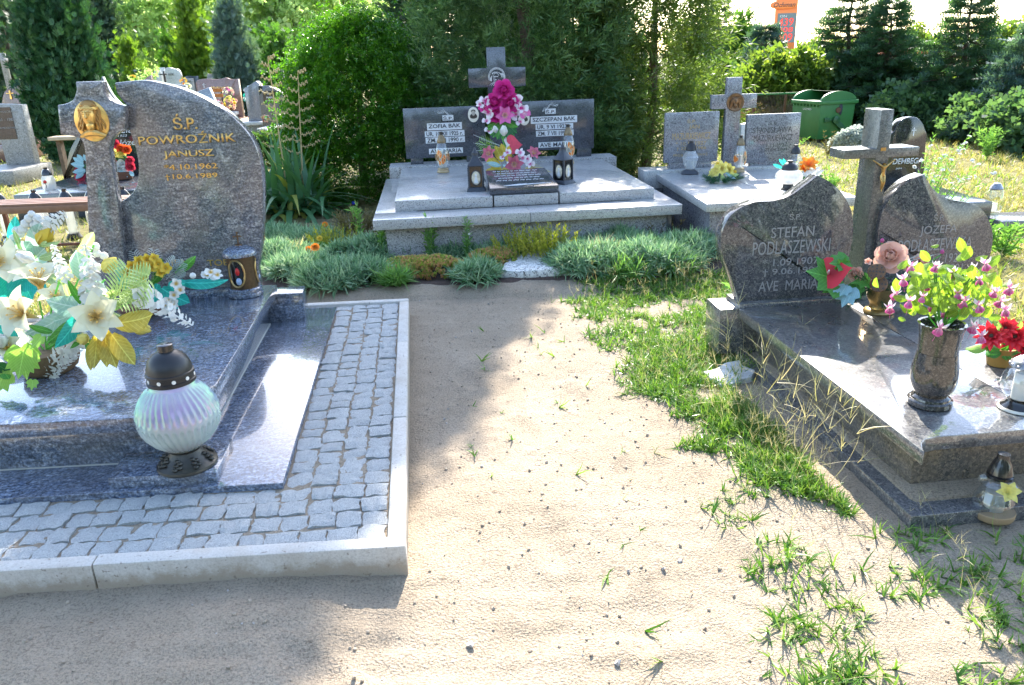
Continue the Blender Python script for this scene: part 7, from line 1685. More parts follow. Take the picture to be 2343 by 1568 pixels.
for (x0_, x1_, y0_, y1_) in [(-0.03, wx + 0.03, -0.035, 0.0), (-0.03, 0.0, 0.0, dep), (wx, wx + 0.03, 0.0, dep)]: b.box(x0_, x1_, y0_, y1_, zt - 0.05, zt + 0.012)
b.build('rim', M['green_paint'], e, bevel=0.006)
for k in range(8): MB().box(-0.025, 0.0, 0.06 + 0.1 * k, 0.09 + 0.1 * k, zt - 0.09, zt - 0.05).build('rim_rib', M['green_paint'], e)
b = MB().prism([(0.25, 0.52 * zt), (0.37, 0.55 * zt), (0.64, 0.22 * zt), (0.66, 0.05), (0.54, 0.05), (0.50, 0.22 * zt)], -0.045, -0.004); b.lathe([(0.07, 0), (0.07, 0.03), (0, 0.035)], 16, Matrix.Translation((0.33, -0.02, 0.54 * zt)) @ Matrix.Rotation(math.pi / 2, 4, 'X')).box(0.10, 0.20, -0.03, 0.0, 0.50 * zt, 0.60 * zt).box(0.18, 0.34, -0.02, 0.0, 0.53 * zt, 0.555 * zt)
b.build('lift_arm', M['green_dark'], e, bevel=0.004)
M['sticker_dark'] = plain('dark_sticker', (0.03, 0.03, 0.05), 0.5); M['sticker_rust'] = plain('rust_mark', (0.12, 0.06, 0.03), 0.7)
MB().lathe([(0.055, 0), (0.05, 0.004), (0, 0.005)], 14, Matrix.Translation((0.42, -0.004, 0.80 * zt)) @ Matrix.Rotation(math.pi / 2, 4, 'X') @ Matrix.Diagonal((0.7, 1.9, 1, 1))).build('sticker', M['sticker_dark'], e, True)
MB().lathe([(0.05, 0), (0.045, 0.006), (0, 0.007)], 14, Matrix.Translation((0.37, -0.004, 0.78 * zt)) @ Matrix.Rotation(math.pi / 2, 4, 'X')).build('rust_mark', M['sticker_rust'], e, True)
b = MB()
for k in range(14): b.box(0.5 + 0.004, 0.504, 0, 0.001, 0, 0.001)
for sx in (0.1, wx - 0.1):
    for sy in (0.1, dep - 0.1): MB().lathe([(0.05, -0.012), (0.05, 0.012)], 12, Matrix.Translation((sx, sy, 0.04)) @ Matrix.Rotation(math.pi / 2, 4, 'Y')).build('wheel', M['black_plastic'], e, True)
for i, body in enumerate(['UZMD']):
    tx = text(body, 0.35, 0.6, 0.78 * zt, 0.83 * zt, 0, M['white_letters'], e, ext=0.001, M=Matrix.Translation((-0.004, dep, 0)) @ Matrix.Rotation(-math.pi / 2, 4, 'Z'))
# wire compost cage
c0 = G(1728, 292); c1 = G(1838, 300)
c0 = (c0[0], 15.6); c1 = (c1[0] * 15.6 / c1[1] + 0.2, 15.6); lenx = c1[0] - AT(1726, 215, 15.6)[0]
e = empty('wire_cage', (AT(1726, 215, 15.6)[0], 15.6, 0), 0.0, 'rusty wire mesh compost cage left of the green container', 'cage')
zt2 = AT(1726, 217, 15.6)[2]
M['rust_wire'] = plain('rusty_wire', (0.12, 0.08, 0.05), 0.7)
for k in range(44): MB().tube([(lenx * k / 43, 0, 0), (lenx * k / 43, 0, zt2)], 0.004, 4).build('wire', M['rust_wire'], e)
for z in (0.1, 0.45): MB().tube([(0, 0, z * zt2), (lenx, 0, z * zt2)], 0.006, 4).build('wire', M['rust_wire'], e)
MB().box(-0.02, lenx, -0.02, 0.02, zt2 - 0.012, zt2 + 0.018).build('top_rail', M['green_paint'], e)
for k in range(3): MB().box(lenx * k / 2 - 0.02, lenx * k / 2 + 0.02, -0.02, 0.02, 0, zt2 - 0.013).build('post', M['rust'], e)
hp = crown('compost_heap', leafmat('dry_compost', (0.12, 0.08, 0.04), (0.25, 0.18, 0.1), 0.2), None, 77, 0.42, 0.02, dome(0.6, 1.0), 90, 26, 0.12, 0.1, T_jun, 'out', loc=(5, 16))
hp.location = (e.location.x + lenx * 0.5, 16.3, 0); hp.scale = (1.4, 0.7, 1.0); tag(hp, 'heap of dry plant waste inside the wire cage', 'compost heap')

# fuel station sign and roof beyond the trees
Y_ = 100.0
u0, u1 = 1773, 1822
X0 = AT(u0, 50, Y_)[0]; X1 = AT(u1, 50, Y_)[0]; cxp = (X0 + X1) / 2
e = empty('price_sign', (cxp, Y_, 0), 0, 'orange fuel price sign with red digits rising above the hedge', 'sign')
M['orange_sign'] = plain('orange_sign', (0.85, 0.22, 0.05), 0.5); M['panel_grey'] = plain('grey_price_panel', (0.16, 0.19, 0.20), 0.5); M['sign_letter'] = plain('dark_sign_script', (0.12, 0.07, 0.06), 0.5)
def led(name, col, st):
    m, nt, out = nmat(name); em = nt.nodes.new('ShaderNodeEmission'); em.inputs[0].default_value = c4(col); em.inputs[1].default_value = st; nt.links.new(em.outputs[0], out.inputs[0]); return m
M['led'] = led('red_led', (1.0, 0.10, 0.08), 0.35)
hwx = (X1 - X0) / 2; ztop = AT(1797, -18, Y_)[2]
bd = MB().box(-hwx, hwx, 0, 0.5, 0, ztop).build('pylon', M['orange_sign'], e, bevel=0.03)
def zz(v): return AT(1797, v, Y_)[2]
MB().box(-hwx + 0.25, hwx - 0.1, -0.06, 0.001, zz(98), zz(31)).build('price_panel', M['panel_grey'], e)
nb = 20; rx, rz = (AT(1824, 12, Y_)[0] - AT(1761, 12, Y_)[0]) / 2, (zz(2) - zz(21)) / 2; ocx = (AT(1824, 12, Y_)[0] + AT(1761, 12, Y_)[0]) / 2 - cxp; ocz = zz(11.5)
ov = MB().prism([(ocx + rx * math.copysign(abs(math.cos(a)) ** 0.6, math.cos(a)), ocz + rz * math.copysign(abs(math.sin(a)) ** 0.75, math.sin(a))) for a in [2 * math.pi * k / nb for k in range(nb)]], -0.25, 0.001).build('name_board', M['orange_sign'], e, bevel=0.03)
text('Ochman', ocx - rx * 0.78, ocx + rx * 0.8, ocz - rz * 0.55, ocz + rz * 0.55, -0.251, M['sign_letter'], ov, ext=0.02, shear=0.3, off=0.01)
text('ON', -hwx + 0.5, -hwx + 1.3, zz(40), zz(35), -0.061, M['white_letters'], bd, ext=0.02)
for body, v0, v1 in [('439', 42, 60), ('408', 63, 74), ('409', 77, 96)]: text(body, -hwx + 0.35, hwx - 0.4, zz(v1), zz(v0), -0.061, M['led'], bd, name='price_digits', ext=0.02, shear=0.1)
e = empty('station_roof', (AT(2078, 120, 72)[0], 72, 0), 0, 'long red roof edge of a low building behind the right spruces', 'building')
hwr = (AT(2125, 120, 72)[0] - AT(2028, 120, 72)[0]) / 2
M['red_roof'] = plain('red_fascia', (0.62, 0.13, 0.07), 0.5)
MB().box(-hwr, hwr, 0, 6, AT(2078, 128, 72)[2], AT(2078, 114, 72)[2]).build('roof', M['red_roof'], e, bevel=0.03); MB().box(-hwr + 0.3, hwr - 0.3, 0.3, 5.7, 0, AT(2078, 128, 72)[2] - 0.01).build('wall', M['white_stone'], e)
# ------------------------------------------------------------------ planted bed in front of the middle monument
def gz(x, y): return float(ground_h(np.array([x]), np.array([y]))[0])
bx = np.arange(-2.35, 1.95, 0.05); byy = np.arange(5.42, 6.5, 0.05)
BX, BY = np.meshgrid(bx, byy)
edge = 0.10 * vnoise(BX, BY, 31, 0.3)
BZ = ground_h(BX, BY) + 0.006 - 0.05 * (np.minimum(np.minimum(BX + 2.35, 1.9 - BX) / 0.25, (BY - 5.42) / 0.18 - edge * 5) < 0.35)
ii = np.arange(BX.size).reshape(BX.shape)
bf = np.stack([ii[:-1, :-1], ii[:-1, 1:], ii[1:, 1:], ii[1:, :-1]], -1).reshape(-1, 4)
tag(obj('flower_bed', npmesh('flower_bed', np.stack([BX, BY, BZ], -1), bf, True), M['soil']), kind='structure')

def blade(L, W, segs, bend, seed=0):
    """flat bent blade as quads, z = growing direction"""
    v = []; f = []
    for i in range(segs + 1):
        t = i / segs; w = W * (1 - t ** 2.2) + 0.0004
        x = bend * t * t * L; z = L * t * (1 - 0.25 * bend * t)
        v += [(x, -w, z), (x, w, z)]
    for i in range(segs): f.append((2 * i, 2 * i + 1, 2 * i + 3, 2 * i + 2))
    return v, f
def blades(n, W, bend, spread, rs, segs=2):
    r_ = random.Random(rs); v = []; f = []
    for k in range(n):
        bv, bf_ = blade(r_.uniform(0.7, 1.1), W, segs, bend * r_.uniform(0.5, 1.5))
        m4 = Matrix.Rotation(r_.uniform(0, 6.28), 3, 'Z') @ Matrix.Rotation(spread * r_.random(), 3, 'Y')
        o = len(v); v += [tuple(m4 @ Vector(p)) for p in bv]; f += [tuple(i + o for i in q) for q in bf_]
    return np.array(v), np.array(f)
T_tuft = blades(8, 0.05, 0.3, 1.05, 3); T_tuft2 = blades(6, 0.03, 0.5, 0.7, 4)
T_rosette = tmpl([rot3(rh(0, 0, 0.6, 0.24, 0.35 + 0.28 * (k % 3)), 'Z', 2.4 * k) for k in range(9)])
T_sprig = tmpl([rh(0, 0, 1.0, 0.018, 0.0)] + [rot3(rh(0, 0.25 + 0.06 * k, 0.12, 0.022, 0.45), 'Z', 2.4 * k) for k in range(12)])
T_weedleaf = tmpl([rot3(rh(0, 0.0, 0.42, 0.045, 0.9), 'Z', 0)])
PL = {
 'dianthus': leafmat('dianthus_leaf', (0.11, 0.24, 0.11), (0.34, 0.47, 0.28), 0.3, rough=0.6, tcol=(1.2, 1.3, 1.0)),
 'sedum': leafmat('sedum_rosette', (0.30, 0.42, 0.08), (0.62, 0.36, 0.20), 0.3, rough=0.5, tcol=(1.3, 1.2, 0.7)),
 'heather_y': leafmat('golden_heather', (0.22, 0.25, 0.03), (0.36, 0.34, 0.06), 0.3), 'heather_b': leafmat('brown_heather', (0.11, 0.085, 0.04), (0.20, 0.17, 0.08), 0.2),
 'weed': leafmat('weed_leaf', (0.11, 0.24, 0.06), (0.20, 0.36, 0.11), 0.4), 'grass': leafmat('crabgrass_leaf', (0.07, 0.18, 0.025), (0.21, 0.33, 0.075), 0.35, rough=0.4, tcol=(1.25, 1.3, 0.6)),
 'straw': leafmat('crabgrass_seed_head', (0.40, 0.37, 0.16), (0.60, 0.52, 0.30), 0.35, tcol=(1.1, 1.1, 0.8)), 'drygrass': leafmat('dry_field_grass', (0.26, 0.26, 0.07), (0.52, 0.44, 0.20), 0.4, tcol=(1.2, 1.2, 0.7)),
 'fieldgreen': leafmat('field_grass', (0.12, 0.20, 0.04), (0.26, 0.32, 0.08), 0.45, tcol=(1.4, 1.4, 0.6)), 'yucca': leafmat('yucca_leaf', (0.045, 0.14, 0.06), (0.09, 0.21, 0.09), 0.25, rough=0.35, spec=0.5),
 'yucca_y': leafmat('yellow_yucca_leaf', (0.24, 0.28, 0.05), (0.34, 0.34, 0.08), 0.35), 'stalk': leafmat('dry_yucca_stalk', (0.42, 0.33, 0.16), (0.52, 0.42, 0.24), 0.2), 'silverplant': leafmat('silver_foliage', (0.40, 0.46, 0.40), (0.60, 0.64, 0.58), 0.4, tcol=(1, 1, 1)),
 'redgrass': leafmat('reddish_leaf', (0.30, 0.08, 0.04), (0.45, 0.18, 0.08), 0.3),
}
def mound(name, label, cat, x, y, rx, ry, h, n, T, size, mat, seed, group=None, up=0.6, base=0.0):
    rng = np.random.default_rng(seed)
    a = rng.random(n) * 6.28; r = np.sqrt(rng.random(n))
    X = rx * r * np.cos(a) * (1 + 0.12 * np.sin(3 * a + seed)); Y = ry * r * np.sin(a)
    Z = h * np.sqrt(np.maximum(0.0, 1 - r ** 2.6)) * (0.75 + 0.5 * vnoise(X + 5, Y + 5, seed, 0.12))
    Z = np.where(rng.random(n) < 0.2, Z * rng.random(n), Z) + base
    D = np.stack([X / rx * 0.9, Y / ry * 0.9, np.full(n, up) + 0.3 * (1 - r)], -1) + rng.normal(0, 0.22, (n, 3))
    V, F = scatter(T[0], T[1], np.stack([X, Y, Z], -1), frames_z(D, rng), size * rng.uniform(0.7, 1.25, n))
    o = obj(name, npmesh(name, V, F), PL[mat], None, loc=(x, y, gz(x, y)))
    return tag(o, label, cat, group)
cush = [(636, 600, .36, .26, .17, 'left of the orange marigolds'), (690, 628, .26, .16, .13, 'nearest the granite lantern'), (716, 545, .30, .22, .14, 'below the yucca clump'), (760, 648, .27, .16, .13, 'at the front edge beside the bark patch'), (862, 590, .42, .24, .19, 'below the double tomb left corner'), (812, 640, .26, .16, .15, 'left of the sedum mat'), (1035, 588, .26, .18, .14, 'behind the sedum mat'), (1090, 640, .17, .12, .13, 'inside the sedum mat'), (1135, 596, .20, .16, .13, 'left of the golden heathers'),
        (1350, 612, .34, .22, .18, 'right of the stepping stone'), (1410, 580, .40, .22, .19, 'before the double tomb right corner'), (1490, 610, .36, .22, .18, 'left of the left heart headstone'), (1580, 590, .26, .2, .16, 'behind the left heart headstone edge'), (625, 535, .3, .22, .14, 'behind the granite lantern')]
for i, (u, v, rx, ry, h, wh) in enumerate(cush):
    p = G(u, v, 0.08); mound('dianthus_cushion', 'blue-green spiky dianthus cushion ' + wh, 'plant', p[0], p[1], rx, ry, h * 0.75, int(420 * rx * ry / 0.06), T_tuft, 0.115, 'dianthus', 300 + i, 'dianthus cushions in the bed', up=0.7)
p = G(965, 636, 0.05); mound('sedum_mat', 'pinkish green sedum mat in the bed middle', 'plant', p[0], p[1], 0.40, 0.18, 0.10, 520, T_rosette, 0.055, 'sedum', 331, up=1.2)
p = G(1130, 612, 0.06); mound('sedum_mat', 'lime green sedum mat left of the stepping stone', 'plant', p[0], p[1], 0.20, 0.18, 0.11, 260, T_rosette, 0.052, 'sedum', 332, up=1.2)
for i, (u, v, rx, h, m_, wh) in enumerate([(768, 560, .20, .20, 'heather_y', 'golden heather below the tall leafy weed'), (956, 585, .10, .24, 'heather_b', 'brown upright heather left of the sedum'), (1195, 600, .14, .22, 'heather_y', 'golden heather directly behind the stepping stone'), (1258, 602, .15, .23, 'heather_y', 'second golden heather right of the first behind the stepping stone'), (1488, 560, .12, .26, 'heather_b', 'brown heather at the right corner of the double tomb'), (815, 530, .14, .26, 'heather_b', 'brown heather beside the double tomb left corner')]):
    p = G(u, v, 0.08); mound('heather_plant', wh, 'plant', p[0], p[1], rx, rx * 0.7, 0.05, 90, T_sprig, h, m_, 340 + i, up=1.7)
def marigold(name, label, heads, mat='orange'):
    u, v, _ = heads[0]; q = G(u, v + 22, 0.09); B_ = Bouquet(name, (q[0], q[1], gz(q[0], q[1])), label, 'flower')
    for u, v, r in heads:
        B_.px('flower_head', 'marigold', mat, u, v, q[1], r, (0, 0, 0.6)); B_.stem(u, v + 2, q[1] + 0.01, r=0.003, to=B_.o)
    for k in range(12): a = rr.uniform(0, 6.28); B_.leaf('green', heads[0][0], heads[0][1] + 18, heads[0][0] + 22 * math.cos(a), heads[0][1] + 20 + 12 * math.sin(a), q[1], 'fern', 0.9)
marigold('marigold_plant', 'pair of orange marigolds left of the bark patch', [(707, 574, 12), (721, 566, 10)])
marigold('marigold_plant', 'single small orange marigold below the yucca', [(743, 514, 7)])
marigold('marigold_plant', 'tiny yellow marigold between the cushions', [(731, 546, 7)], 'yellow')
marigold('marigold_plant', 'orange marigolds beside the left heart headstone', [(1609, 537, 9), (1622, 541, 9), (1613, 546, 8)])
marigold('marigold_plant', 'faded rusty marigold heads in front of the double tomb', [(1022, 541, 7), (1057, 537, 5), (1135, 548, 6)], 'orangered')
marigold('marigold_plant', 'faded rusty marigold heads among the right cushions', [(1440, 543, 6), (1455, 556, 6), (1420, 580, 7)], 'orangered')
def leafy_weed(name, label, u, v, top, n, seed, mat='weed', spread=0.05, leafsz=0.09, flowers=None, lean=0.0):
    p = G(u, v, 0.08); z0 = gz(p[0], p[1]); zt_ = AT(u, top, p[1])[2]
    e = empty(name, (p[0], p[1], z0), 0, label, 'weed'); rng = np.random.default_rng(seed)
    st_ = MB(); pos = []; D = []
    for k in range(n):
        ox, oy = rng.normal(0, spread, 2); H_z = (zt_ - z0) * rng.uniform(0.7, 1.0)
        pts = [(ox * t * 0.6 + lean * t * t, oy * t * 0.6, H_z * t) for t in np.linspace(0, 1, 6)]
        st_.tube(pts, [0.004, 0.004, 0.0035, 0.003, 0.002, 0.001], 4)
        m = int(26 * H_z / 0.4) + 6
        tt = rng.uniform(0.12, 1.0, m)
        pos.append(np.stack([ox * tt * 0.6 + lean * tt * tt, oy * tt * 0.6, H_z * tt], -1)); D.append(np.stack([rng.normal(0, 0.4, m), rng.normal(0, 0.4, m), np.full(m, 1.0)], -1))
    st_.build('stems', PL[mat], e, True)
    pos = np.concatenate(pos); V, F = scatter(T_weedleaf[0], T_weedleaf[1], pos, frames_z(np.concatenate(D), rng), leafsz * rng.uniform(1.4, 2.4, len(pos)))
    obj('leaves', npmesh('leaves', V, F), PL[mat], e)
    if flowers:
        for k in range(flowers[1]):
            i = rng.integers(len(pos)); 
            if pos[i][2] < 0.55 * (zt_ - z0): continue
            key = 'daisy|' + flowers[0]
            if key not in FL: FL[key] = FL['daisy'].copy(); FL[key].materials.clear(); FL[key].materials.append(PM[flowers[0]])
            obj('flower_head', FL[key], None, e, mtx=aim(tuple(pos[i] + rng.normal(0, 0.03, 3)), (rng.normal(0, .4), -0.4 + rng.normal(0, .3), 1), flowers[2]))
leafy_weed('leafy_weed', 'tall bright leafy weed left of the double tomb corner', 828, 548, 448, 4, 401, leafsz=0.08)
leafy_weed('leafy_weed', 'pale fleabane weed at the double tomb left front', 880, 600, 495, 5, 402, leafsz=0.07, flowers=('white', 10, 0.012))
leafy_weed('leafy_weed', 'pale fleabane weed before the double tomb base', 985, 600, 484, 6, 403, leafsz=0.07, flowers=('white', 14, 0.012))
leafy_weed('leafy_weed', 'thin pale weed right of the pale fleabane', 1068, 600, 488, 4, 404, leafsz=0.06, flowers=('white', 8, 0.012))
for i_, (u_, v_, r_, w_) in enumerate([(1325, 625, .10, 'left of the right cushions'), (1440, 632, .12, 'in front of the right cushions'), (1540, 625, .12, 'beside the left heart headstone'), (1385, 555, .10, 'behind the right cushions'), (900, 655, .08, 'between sedum and left cushions'), (1005, 560, .08, 'behind the sedum mat')]):
    q_ = G(u_, v_, 0.06); mound('grass_tuft', 'fresh green grass tuft ' + w_, 'plant', q_[0], q_[1], r_, r_ * 0.7, 0.04, 70, T_tuft2, 0.17, 'weed', 360 + i_, up=1.5)
for i_, (u_, v_, w_) in enumerate([(668, 590, 'near the granite lantern'), (1370, 600, 'on the right cushions'), (1100, 560, 'behind the lime sedum')]):
    q_ = G(u_, v_, 0.1); mound('dry_tuft', 'dry straw coloured tuft ' + w_, 'plant', q_[0], q_[1], 0.08, 0.06, 0.06, 30, T_tuft2, 0.2, 'straw', 370 + i_, up=1.6)
leafy_weed('leafy_weed', 'fresh green weed beside the left heart headstone', 1622, 535, 490, 3, 405, leafsz=0.08)
leafy_weed('leafy_weed', 'upright goosefoot weed in the grass by the charcoal tomb corner', 1655, 745, 655, 3, 406, leafsz=0.10)
leafy_weed('leafy_weed', 'dry reddish weed in front of the grey tomb', 1770, 480, 400, 4, 407, 'heather_b', leafsz=0.04)
leafy_weed('leafy_weed', 'reddish heuchera leaves right of the orange marigolds', 1632, 580, 545, 8, 408, 'redgrass', leafsz=0.07)
# lobelia dots, yucca
B = Bouquet('lobelia_plant', (*G(745, 480, 0.0)[:2], 0.0), 'small blue lobelia below the yucca', 'flower')
PM['blue'] = petalmat('blue_petal', (0.05, 0.06, 0.65), None, 0.3)
for u, v in [(742, 461), (740, 472), (690, 482), (808, 465), (745, 466)]: B.px('blue_flower', 'blossom', 'blue', u, v, B.o[1], 5); B.stem(u, v, B.o[1], to=B.o)
for k in range(10): a = rr.uniform(0, 6.28); B.leaf('green', 740, 492, 740 + 40 * math.cos(a), 488 + 16 * math.sin(a), B.o[1], 'leaf_wide', 0.7)
p = G(672, 486); ye = empty('yucca_plant', (p[0], p[1] - 0.1, 0), 0, 'yucca clump with two dry flower stalks left of the boxwood bush', 'plant')
rng = np.random.default_rng(9)
lm = []
for k in range(4):
    b = MB(); v, f = blade(1.0, 0.032, 7, 0.18 + 0.28 * k); b.add([(x, y, z - 0.9 * (0.12 * k) * (z ** 3)) for x, y, z in v], f); me = b.mesh('yucca_leaf', True, ang=60); me.materials.append(PL['yucca']); lm.append(me)
    me2 = me.copy(); me2.materials.clear(); me2.materials.append(PL['yucca_y']); lm.append(me2)
for k in range(150):
    a = rng.random() * 6.28; tl_ = 0.1 + rng.random() * 1.25; ln_ = rng.uniform(0.75, 1.12); ox, oy = rng.normal(0, 0.16, 2)
    m4 = Matrix.Translation((ox, oy * 0.7, 0.02)) @ Matrix.Rotation(a, 4, 'Z') @ Matrix.Rotation(tl_ * 0.85, 4, 'Y') @ Matrix.Diagonal((1.0 * ln_, 1.15, ln_, 1))
    kk = min(3, int(tl_ * 3.2)); obj('yucca_leaf', lm[2 * kk + (1 if rng.random() < 0.12 else 0)], None, ye, mtx=m4)
for (u0, v0, u1, v1) in [(662, 470, 612, 130), (694, 470, 681, 162)]:
    Yk = p[1] - 0.1; a = Vector(AT(u0, v0, Yk)); c = Vector(AT(u1, v1, Yk)); o_ = Vector((p[0], p[1] - 0.1, 0)); a.z = 0.05
    pts = [a.lerp(c, t) - o_ for t in np.linspace(0, 1, 9)]
    st_ = MB().tube(pts, list(np.linspace(0.013, 0.004, 9)), 6).build('flower_stalk', PL['stalk'], ye, True)
    for k in range(14):
        t = 0.42 + 0.57 * k / 13; q = (a.lerp(c, t) - o_); l = 0.24 * (1.12 - t) + 0.05; sd = 1 if k % 2 else -1
        yy = rng.uniform(-0.5, 0.5); b = MB()
        bp = [q + Vector((sd * l * s * 1.0, yy * l * s, 0.32 * l * s - 0.1 * l * math.sin(3 * s))) for s in np.linspace(0, 1, 6)]
        b.tube(bp, [0.005, 0.0045, 0.004, 0.004, 0.003, 0.002], 4)
        for j in range(1, 6):
            b.ball(bp[j] + Vector((0, 0, 0.012 * (-1) ** j)), (0.007, 0.007, 0.011), 5, 4); b.ball(bp[j].lerp(bp[j - 1], 0.5) + Vector((0.004, 0, -0.014 * (-1) ** j)), (0.006, 0.006, 0.009), 5, 4)
        b.build('side_branch', PL['stalk'], st_, True)

# ------------------------------------------------------------------ crabgrass along the path
T_crab = blades(5, 0.055, 0.5, 1.15, 6); T_crab2 = blades(4, 0.035, 0.35, 0.9, 8)
def seedhead(seed):
    r_ = random.Random(seed); v = []; f = []
    bv, bf_ = blade(1.0, 0.0034, 4, 0.35); v += bv; f += bf_
    tip = Vector(bv[-1])
    for k in range(r_.choice([4, 5, 6])):
        fv, ff = blade(r_.uniform(0.3, 0.48), 0.0042, 3, r_.uniform(0.1, 0.35)); a = 6.28 * k / 5 + r_.uniform(-0.3, 0.3)
        m4 = Matrix.Rotation(a, 3, 'Z') @ Matrix.Rotation(r_.uniform(0.25, 0.75), 3, 'Y'); o = len(v)
        v += [tuple(m4 @ Vector(p) + tip - Vector((0, 0, 0.06 * (k % 2)))) for p in fv]; f += [tuple(i + o for i in q) for q in ff]
    return np.array(v), np.array(f)
T_seed = [seedhead(s) for s in range(5)]
rng = np.random.default_rng(77)
def interp_left(Y): return np.interp(Y, [2.45, 2.6, 3.1, 3.6, 4.2, 4.8, 5.2, 5.5], [0.95, 0.80, 0.66, 0.58, 0.5, 0.42, 0.34, 0.5])
def right_lim(Y): return np.interp(Y, [2.3, 3.6, 3.85, 4.2, 5.6], [1.24, 1.10, 1.35, 1.75, 1.9])
n = 13000
Y = rng.uniform(2.45, 5.55, n); lo = interp_left(Y) + (vnoise(Y * 3, Y * 0, 41, 0.3) - 0.5) * 0.25; hi = right_lim(Y)
X = lo + (hi - lo) * rng.random(n) ** 0.9
dens = vnoise(X, Y, 42, 0.16) * 0.6 + vnoise(X, Y, 43, 0.45) * 0.7
edge = np.clip((X - lo) / 0.25, 0, 1)
keep = dens * (0.35 + 0.65 * edge) > rng.uniform(0.28, 0.66, n); X, Y = X[keep], Y[keep]
cl = [(1688, 1194, .06), (1780, 1266, .10), (1814, 1310, .13), (2055, 1324, .11), (1886, 1392, .10), (1804, 1431, .07), (1862, 1494, .15), (1935, 1527, .13), (2176, 1310, .08), (2312, 1373, .13), (2320, 1440, .10), (2297, 1552, .10), (2070, 1233, .08), (1640, 1160, .06), (1700, 1130, .08), (2240, 1290, .08), (1480, 690, .1), (1260, 640, .06), (2340, 1250, .1), (2130, 1215, .06), (1900, 1560, .12)]
for u, v, r in cl:
    g = G(u, v); r = r * 1.25; m = int(380 * r ** 1.3); a = rng.random(m) * 6.28; q = r * np.sqrt(rng.random(m))
    X = np.concatenate([X, g[0] + q * np.cos(a)]); Y = np.concatenate([Y, g[1] + q * np.sin(a) * 0.7])
m = 34; X = np.concatenate([X, rng.uniform(-0.25, 0.9, m)]); Y = np.concatenate([Y, rng.uniform(1.4, 5.0, m)])
Zg = ground_h(X, Y)
D = np.stack([rng.normal(0, 0.55, len(X)), rng.normal(0, 0.55, len(X)), np.full(len(X), 0.8)], -1)
half = rng.random(len(X)) < 0.6
P0 = np.stack([X, Y, Zg], -1)
V1, F1 = scatter(*T_crab, P0[half], frames_z(D[half], rng), rng.uniform(0.03, 0.08, half.sum())); V2, F2 = scatter(*T_crab2, P0[~half], frames_z(D[~half], rng), rng.uniform(0.04, 0.11, (~half).sum()))
tag(obj('crabgrass', npmesh('crabgrass', np.concatenate([V1, V2]), np.concatenate([F1, F2 + len(V1)])), PL['grass']), 'sprawling green crabgrass between the path and the charcoal tomb', 'grass', kind='stuff')
Vs = []; Fs = []; off = 0
sel = rng.choice(len(X), 750, replace=False)
big = []
for (u, v) in [(1705, 960), (1760, 950), (1790, 990), (1800, 1010), (1830, 1040), (1720, 1000), (1680, 900), (1750, 900), (1780, 880), (1845, 1080), (1690, 850), (1660, 800), (1820, 1060), (1860, 1100), (1735, 1030), (1700, 940), (1775, 930), (1700, 800), (1885, 1120)]:
    for _ in range(3): g = G(u + rng.normal(0, 14), v + rng.normal(0, 12)); big.append((g[0], g[1]))
SP = [(X[i], Y[i], rng.uniform(0.08, 0.17)) for i in sel] + [(a, b_, rng.uniform(0.20, 0.36)) for a, b_ in big]
for t in range(5):
    part = SP[t::5]; ar = np.array(part); m = len(ar)
    pos = np.stack([ar[:, 0], ar[:, 1], ground_h(ar[:, 0], ar[:, 1])], -1)
    dd = np.stack([rng.normal(-0.05, 0.45, m), rng.normal(-0.1, 0.4, m), np.full(m, 1.0)], -1)
    V, F = scatter(*T_seed[t], pos, frames_z(dd, rng), ar[:, 2]); Vs.append(V); Fs.append(F + off); off += len(V)
tag(obj('grass_seed_heads', npmesh('grass_seed_heads', np.concatenate(Vs), np.concatenate(Fs)), PL['straw']), 'pale fingered crabgrass seed heads over the green grass', 'grass', kind='stuff')

# ------------------------------------------------------------------ field grass behind
def field(name, label, n, xf, y0, y1, L0, L1, mat, seed, T):
    rng = np.random.default_rng(seed); Y = y0 + (y1 - y0) * rng.random(n) ** 1.4; a, b_ = xf(Y); X = a + (b_ - a) * rng.random(n)
    k = vnoise(X, Y, seed, 0.5) * 0.6 + vnoise(X, Y, seed + 1, 1.7) * 0.7 > rng.uniform(0.25, 0.75, n); X, Y = X[k], Y[k]; m = len(X)
    D = np.stack([rng.normal(0, 0.35, m), rng.normal(0, 0.35, m), np.ones(m)], -1)
    V, F = scatter(*T, np.stack([X, Y, ground_h(X, Y) - 0.01], -1), frames_z(D, rng), rng.uniform(L0, L1, m) * (1 + 0.02 * Y))
    tag(obj(name, npmesh(name, V, F), PL[mat]), label, 'grass', kind='stuff')
T_f = blades(4, 0.024, 0.4, 0.6, 12); T_f2 = blades(4, 0.036, 0.6, 0.95, 13)
rx_ = lambda Y: (np.interp(Y, [3.9, 4.6, 6, 8, 16], [2.35, 2.1, 2.9, 3.0, 3.4]), 3.2 + 0.62 * Y)
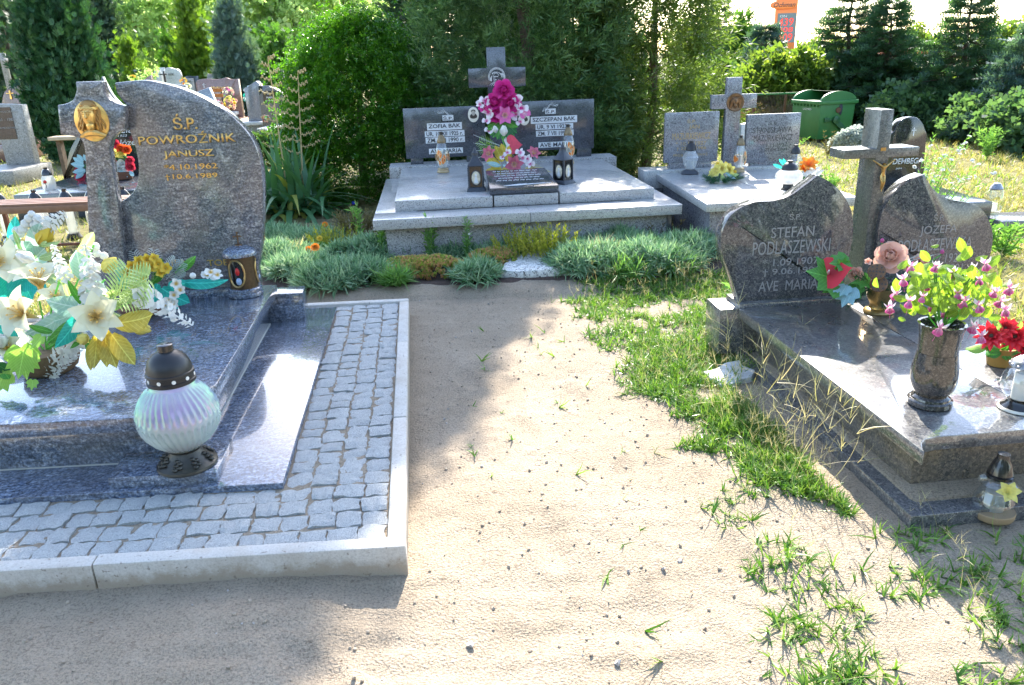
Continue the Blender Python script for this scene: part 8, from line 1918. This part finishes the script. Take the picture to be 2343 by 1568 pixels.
field('field_grass', 'dry sunlit field grass behind the right tombs', 12000, rx_, 3.9, 16, 0.05, 0.16, 'drygrass', 501, T_f)
field('field_weeds', 'green weedy grass behind the right tombs', 7000, rx_, 3.9, 16, 0.05, 0.15, 'fieldgreen', 502, T_f2)
lx_ = lambda Y: (-0.72 * Y, np.interp(Y, [4.6, 5.5, 8, 12, 22], [-2.75, -2.6, -3.0, -3.2, -5.5]))
field('lawn', 'short dry lawn around the left bench', 9000, lx_, 4.6, 22, 0.04, 0.13, 'drygrass', 503, T_f2)
field('lawn_green', 'green lawn tufts around the left bench', 6500, lx_, 4.6, 22, 0.04, 0.12, 'fieldgreen', 504, T_f2)
leafy_weed('white_flower_weed', 'tall white flowered weed in front of the black arched headstone', 2090, 535, 300, 10, 421, leafsz=0.05, flowers=('white', 70, 0.022), spread=0.22, lean=0.12)
leafy_weed('white_flower_weed', 'leaning white flowered weed right of the slim cross', 2115, 535, 330, 6, 422, leafsz=0.05, flowers=('white', 40, 0.02), spread=0.2, lean=0.22)
leafy_weed('pale_weed', 'fluffy pale green weed column in the dry field', 2258, 352, 292, 14, 423, leafsz=0.09, spread=0.12)
leafy_weed('pale_weed', 'yellow-green weed behind the white globe candle', 1900, 440, 395, 10, 424, leafsz=0.09, spread=0.2)
leafy_weed('pale_weed', 'bushy weed left of the green container front', 1810, 335, 310, 12, 425, leafsz=0.09, spread=0.2)
leafy_weed('pale_weed', 'green weeds by the low slab at the right edge', 2300, 560, 500, 12, 426, leafsz=0.1, spread=0.2)
leafy_weed('pale_weed', 'tall thin field weed with reddish spike near the container', 1893, 350, 300, 5, 427, 'heather_b', leafsz=0.06, spread=0.1)
p = G(2062, 455, 0.1); mound('silver_plant', 'silver leaved plant mound between cross and right heart headstone', 'plant', p[0], p[1], 0.20, 0.16, 0.2, 900, T_box, 0.09, 'silverplant', 431, up=0.8)
p = G(1948, 330, 0.1); mound('silver_plant', 'pale flowering mound left of the slim cross top', 'plant', p[0], p[1], 0.30, 0.2, 0.25, 600, T_box, 0.12, 'silverplant', 432, up=0.8)
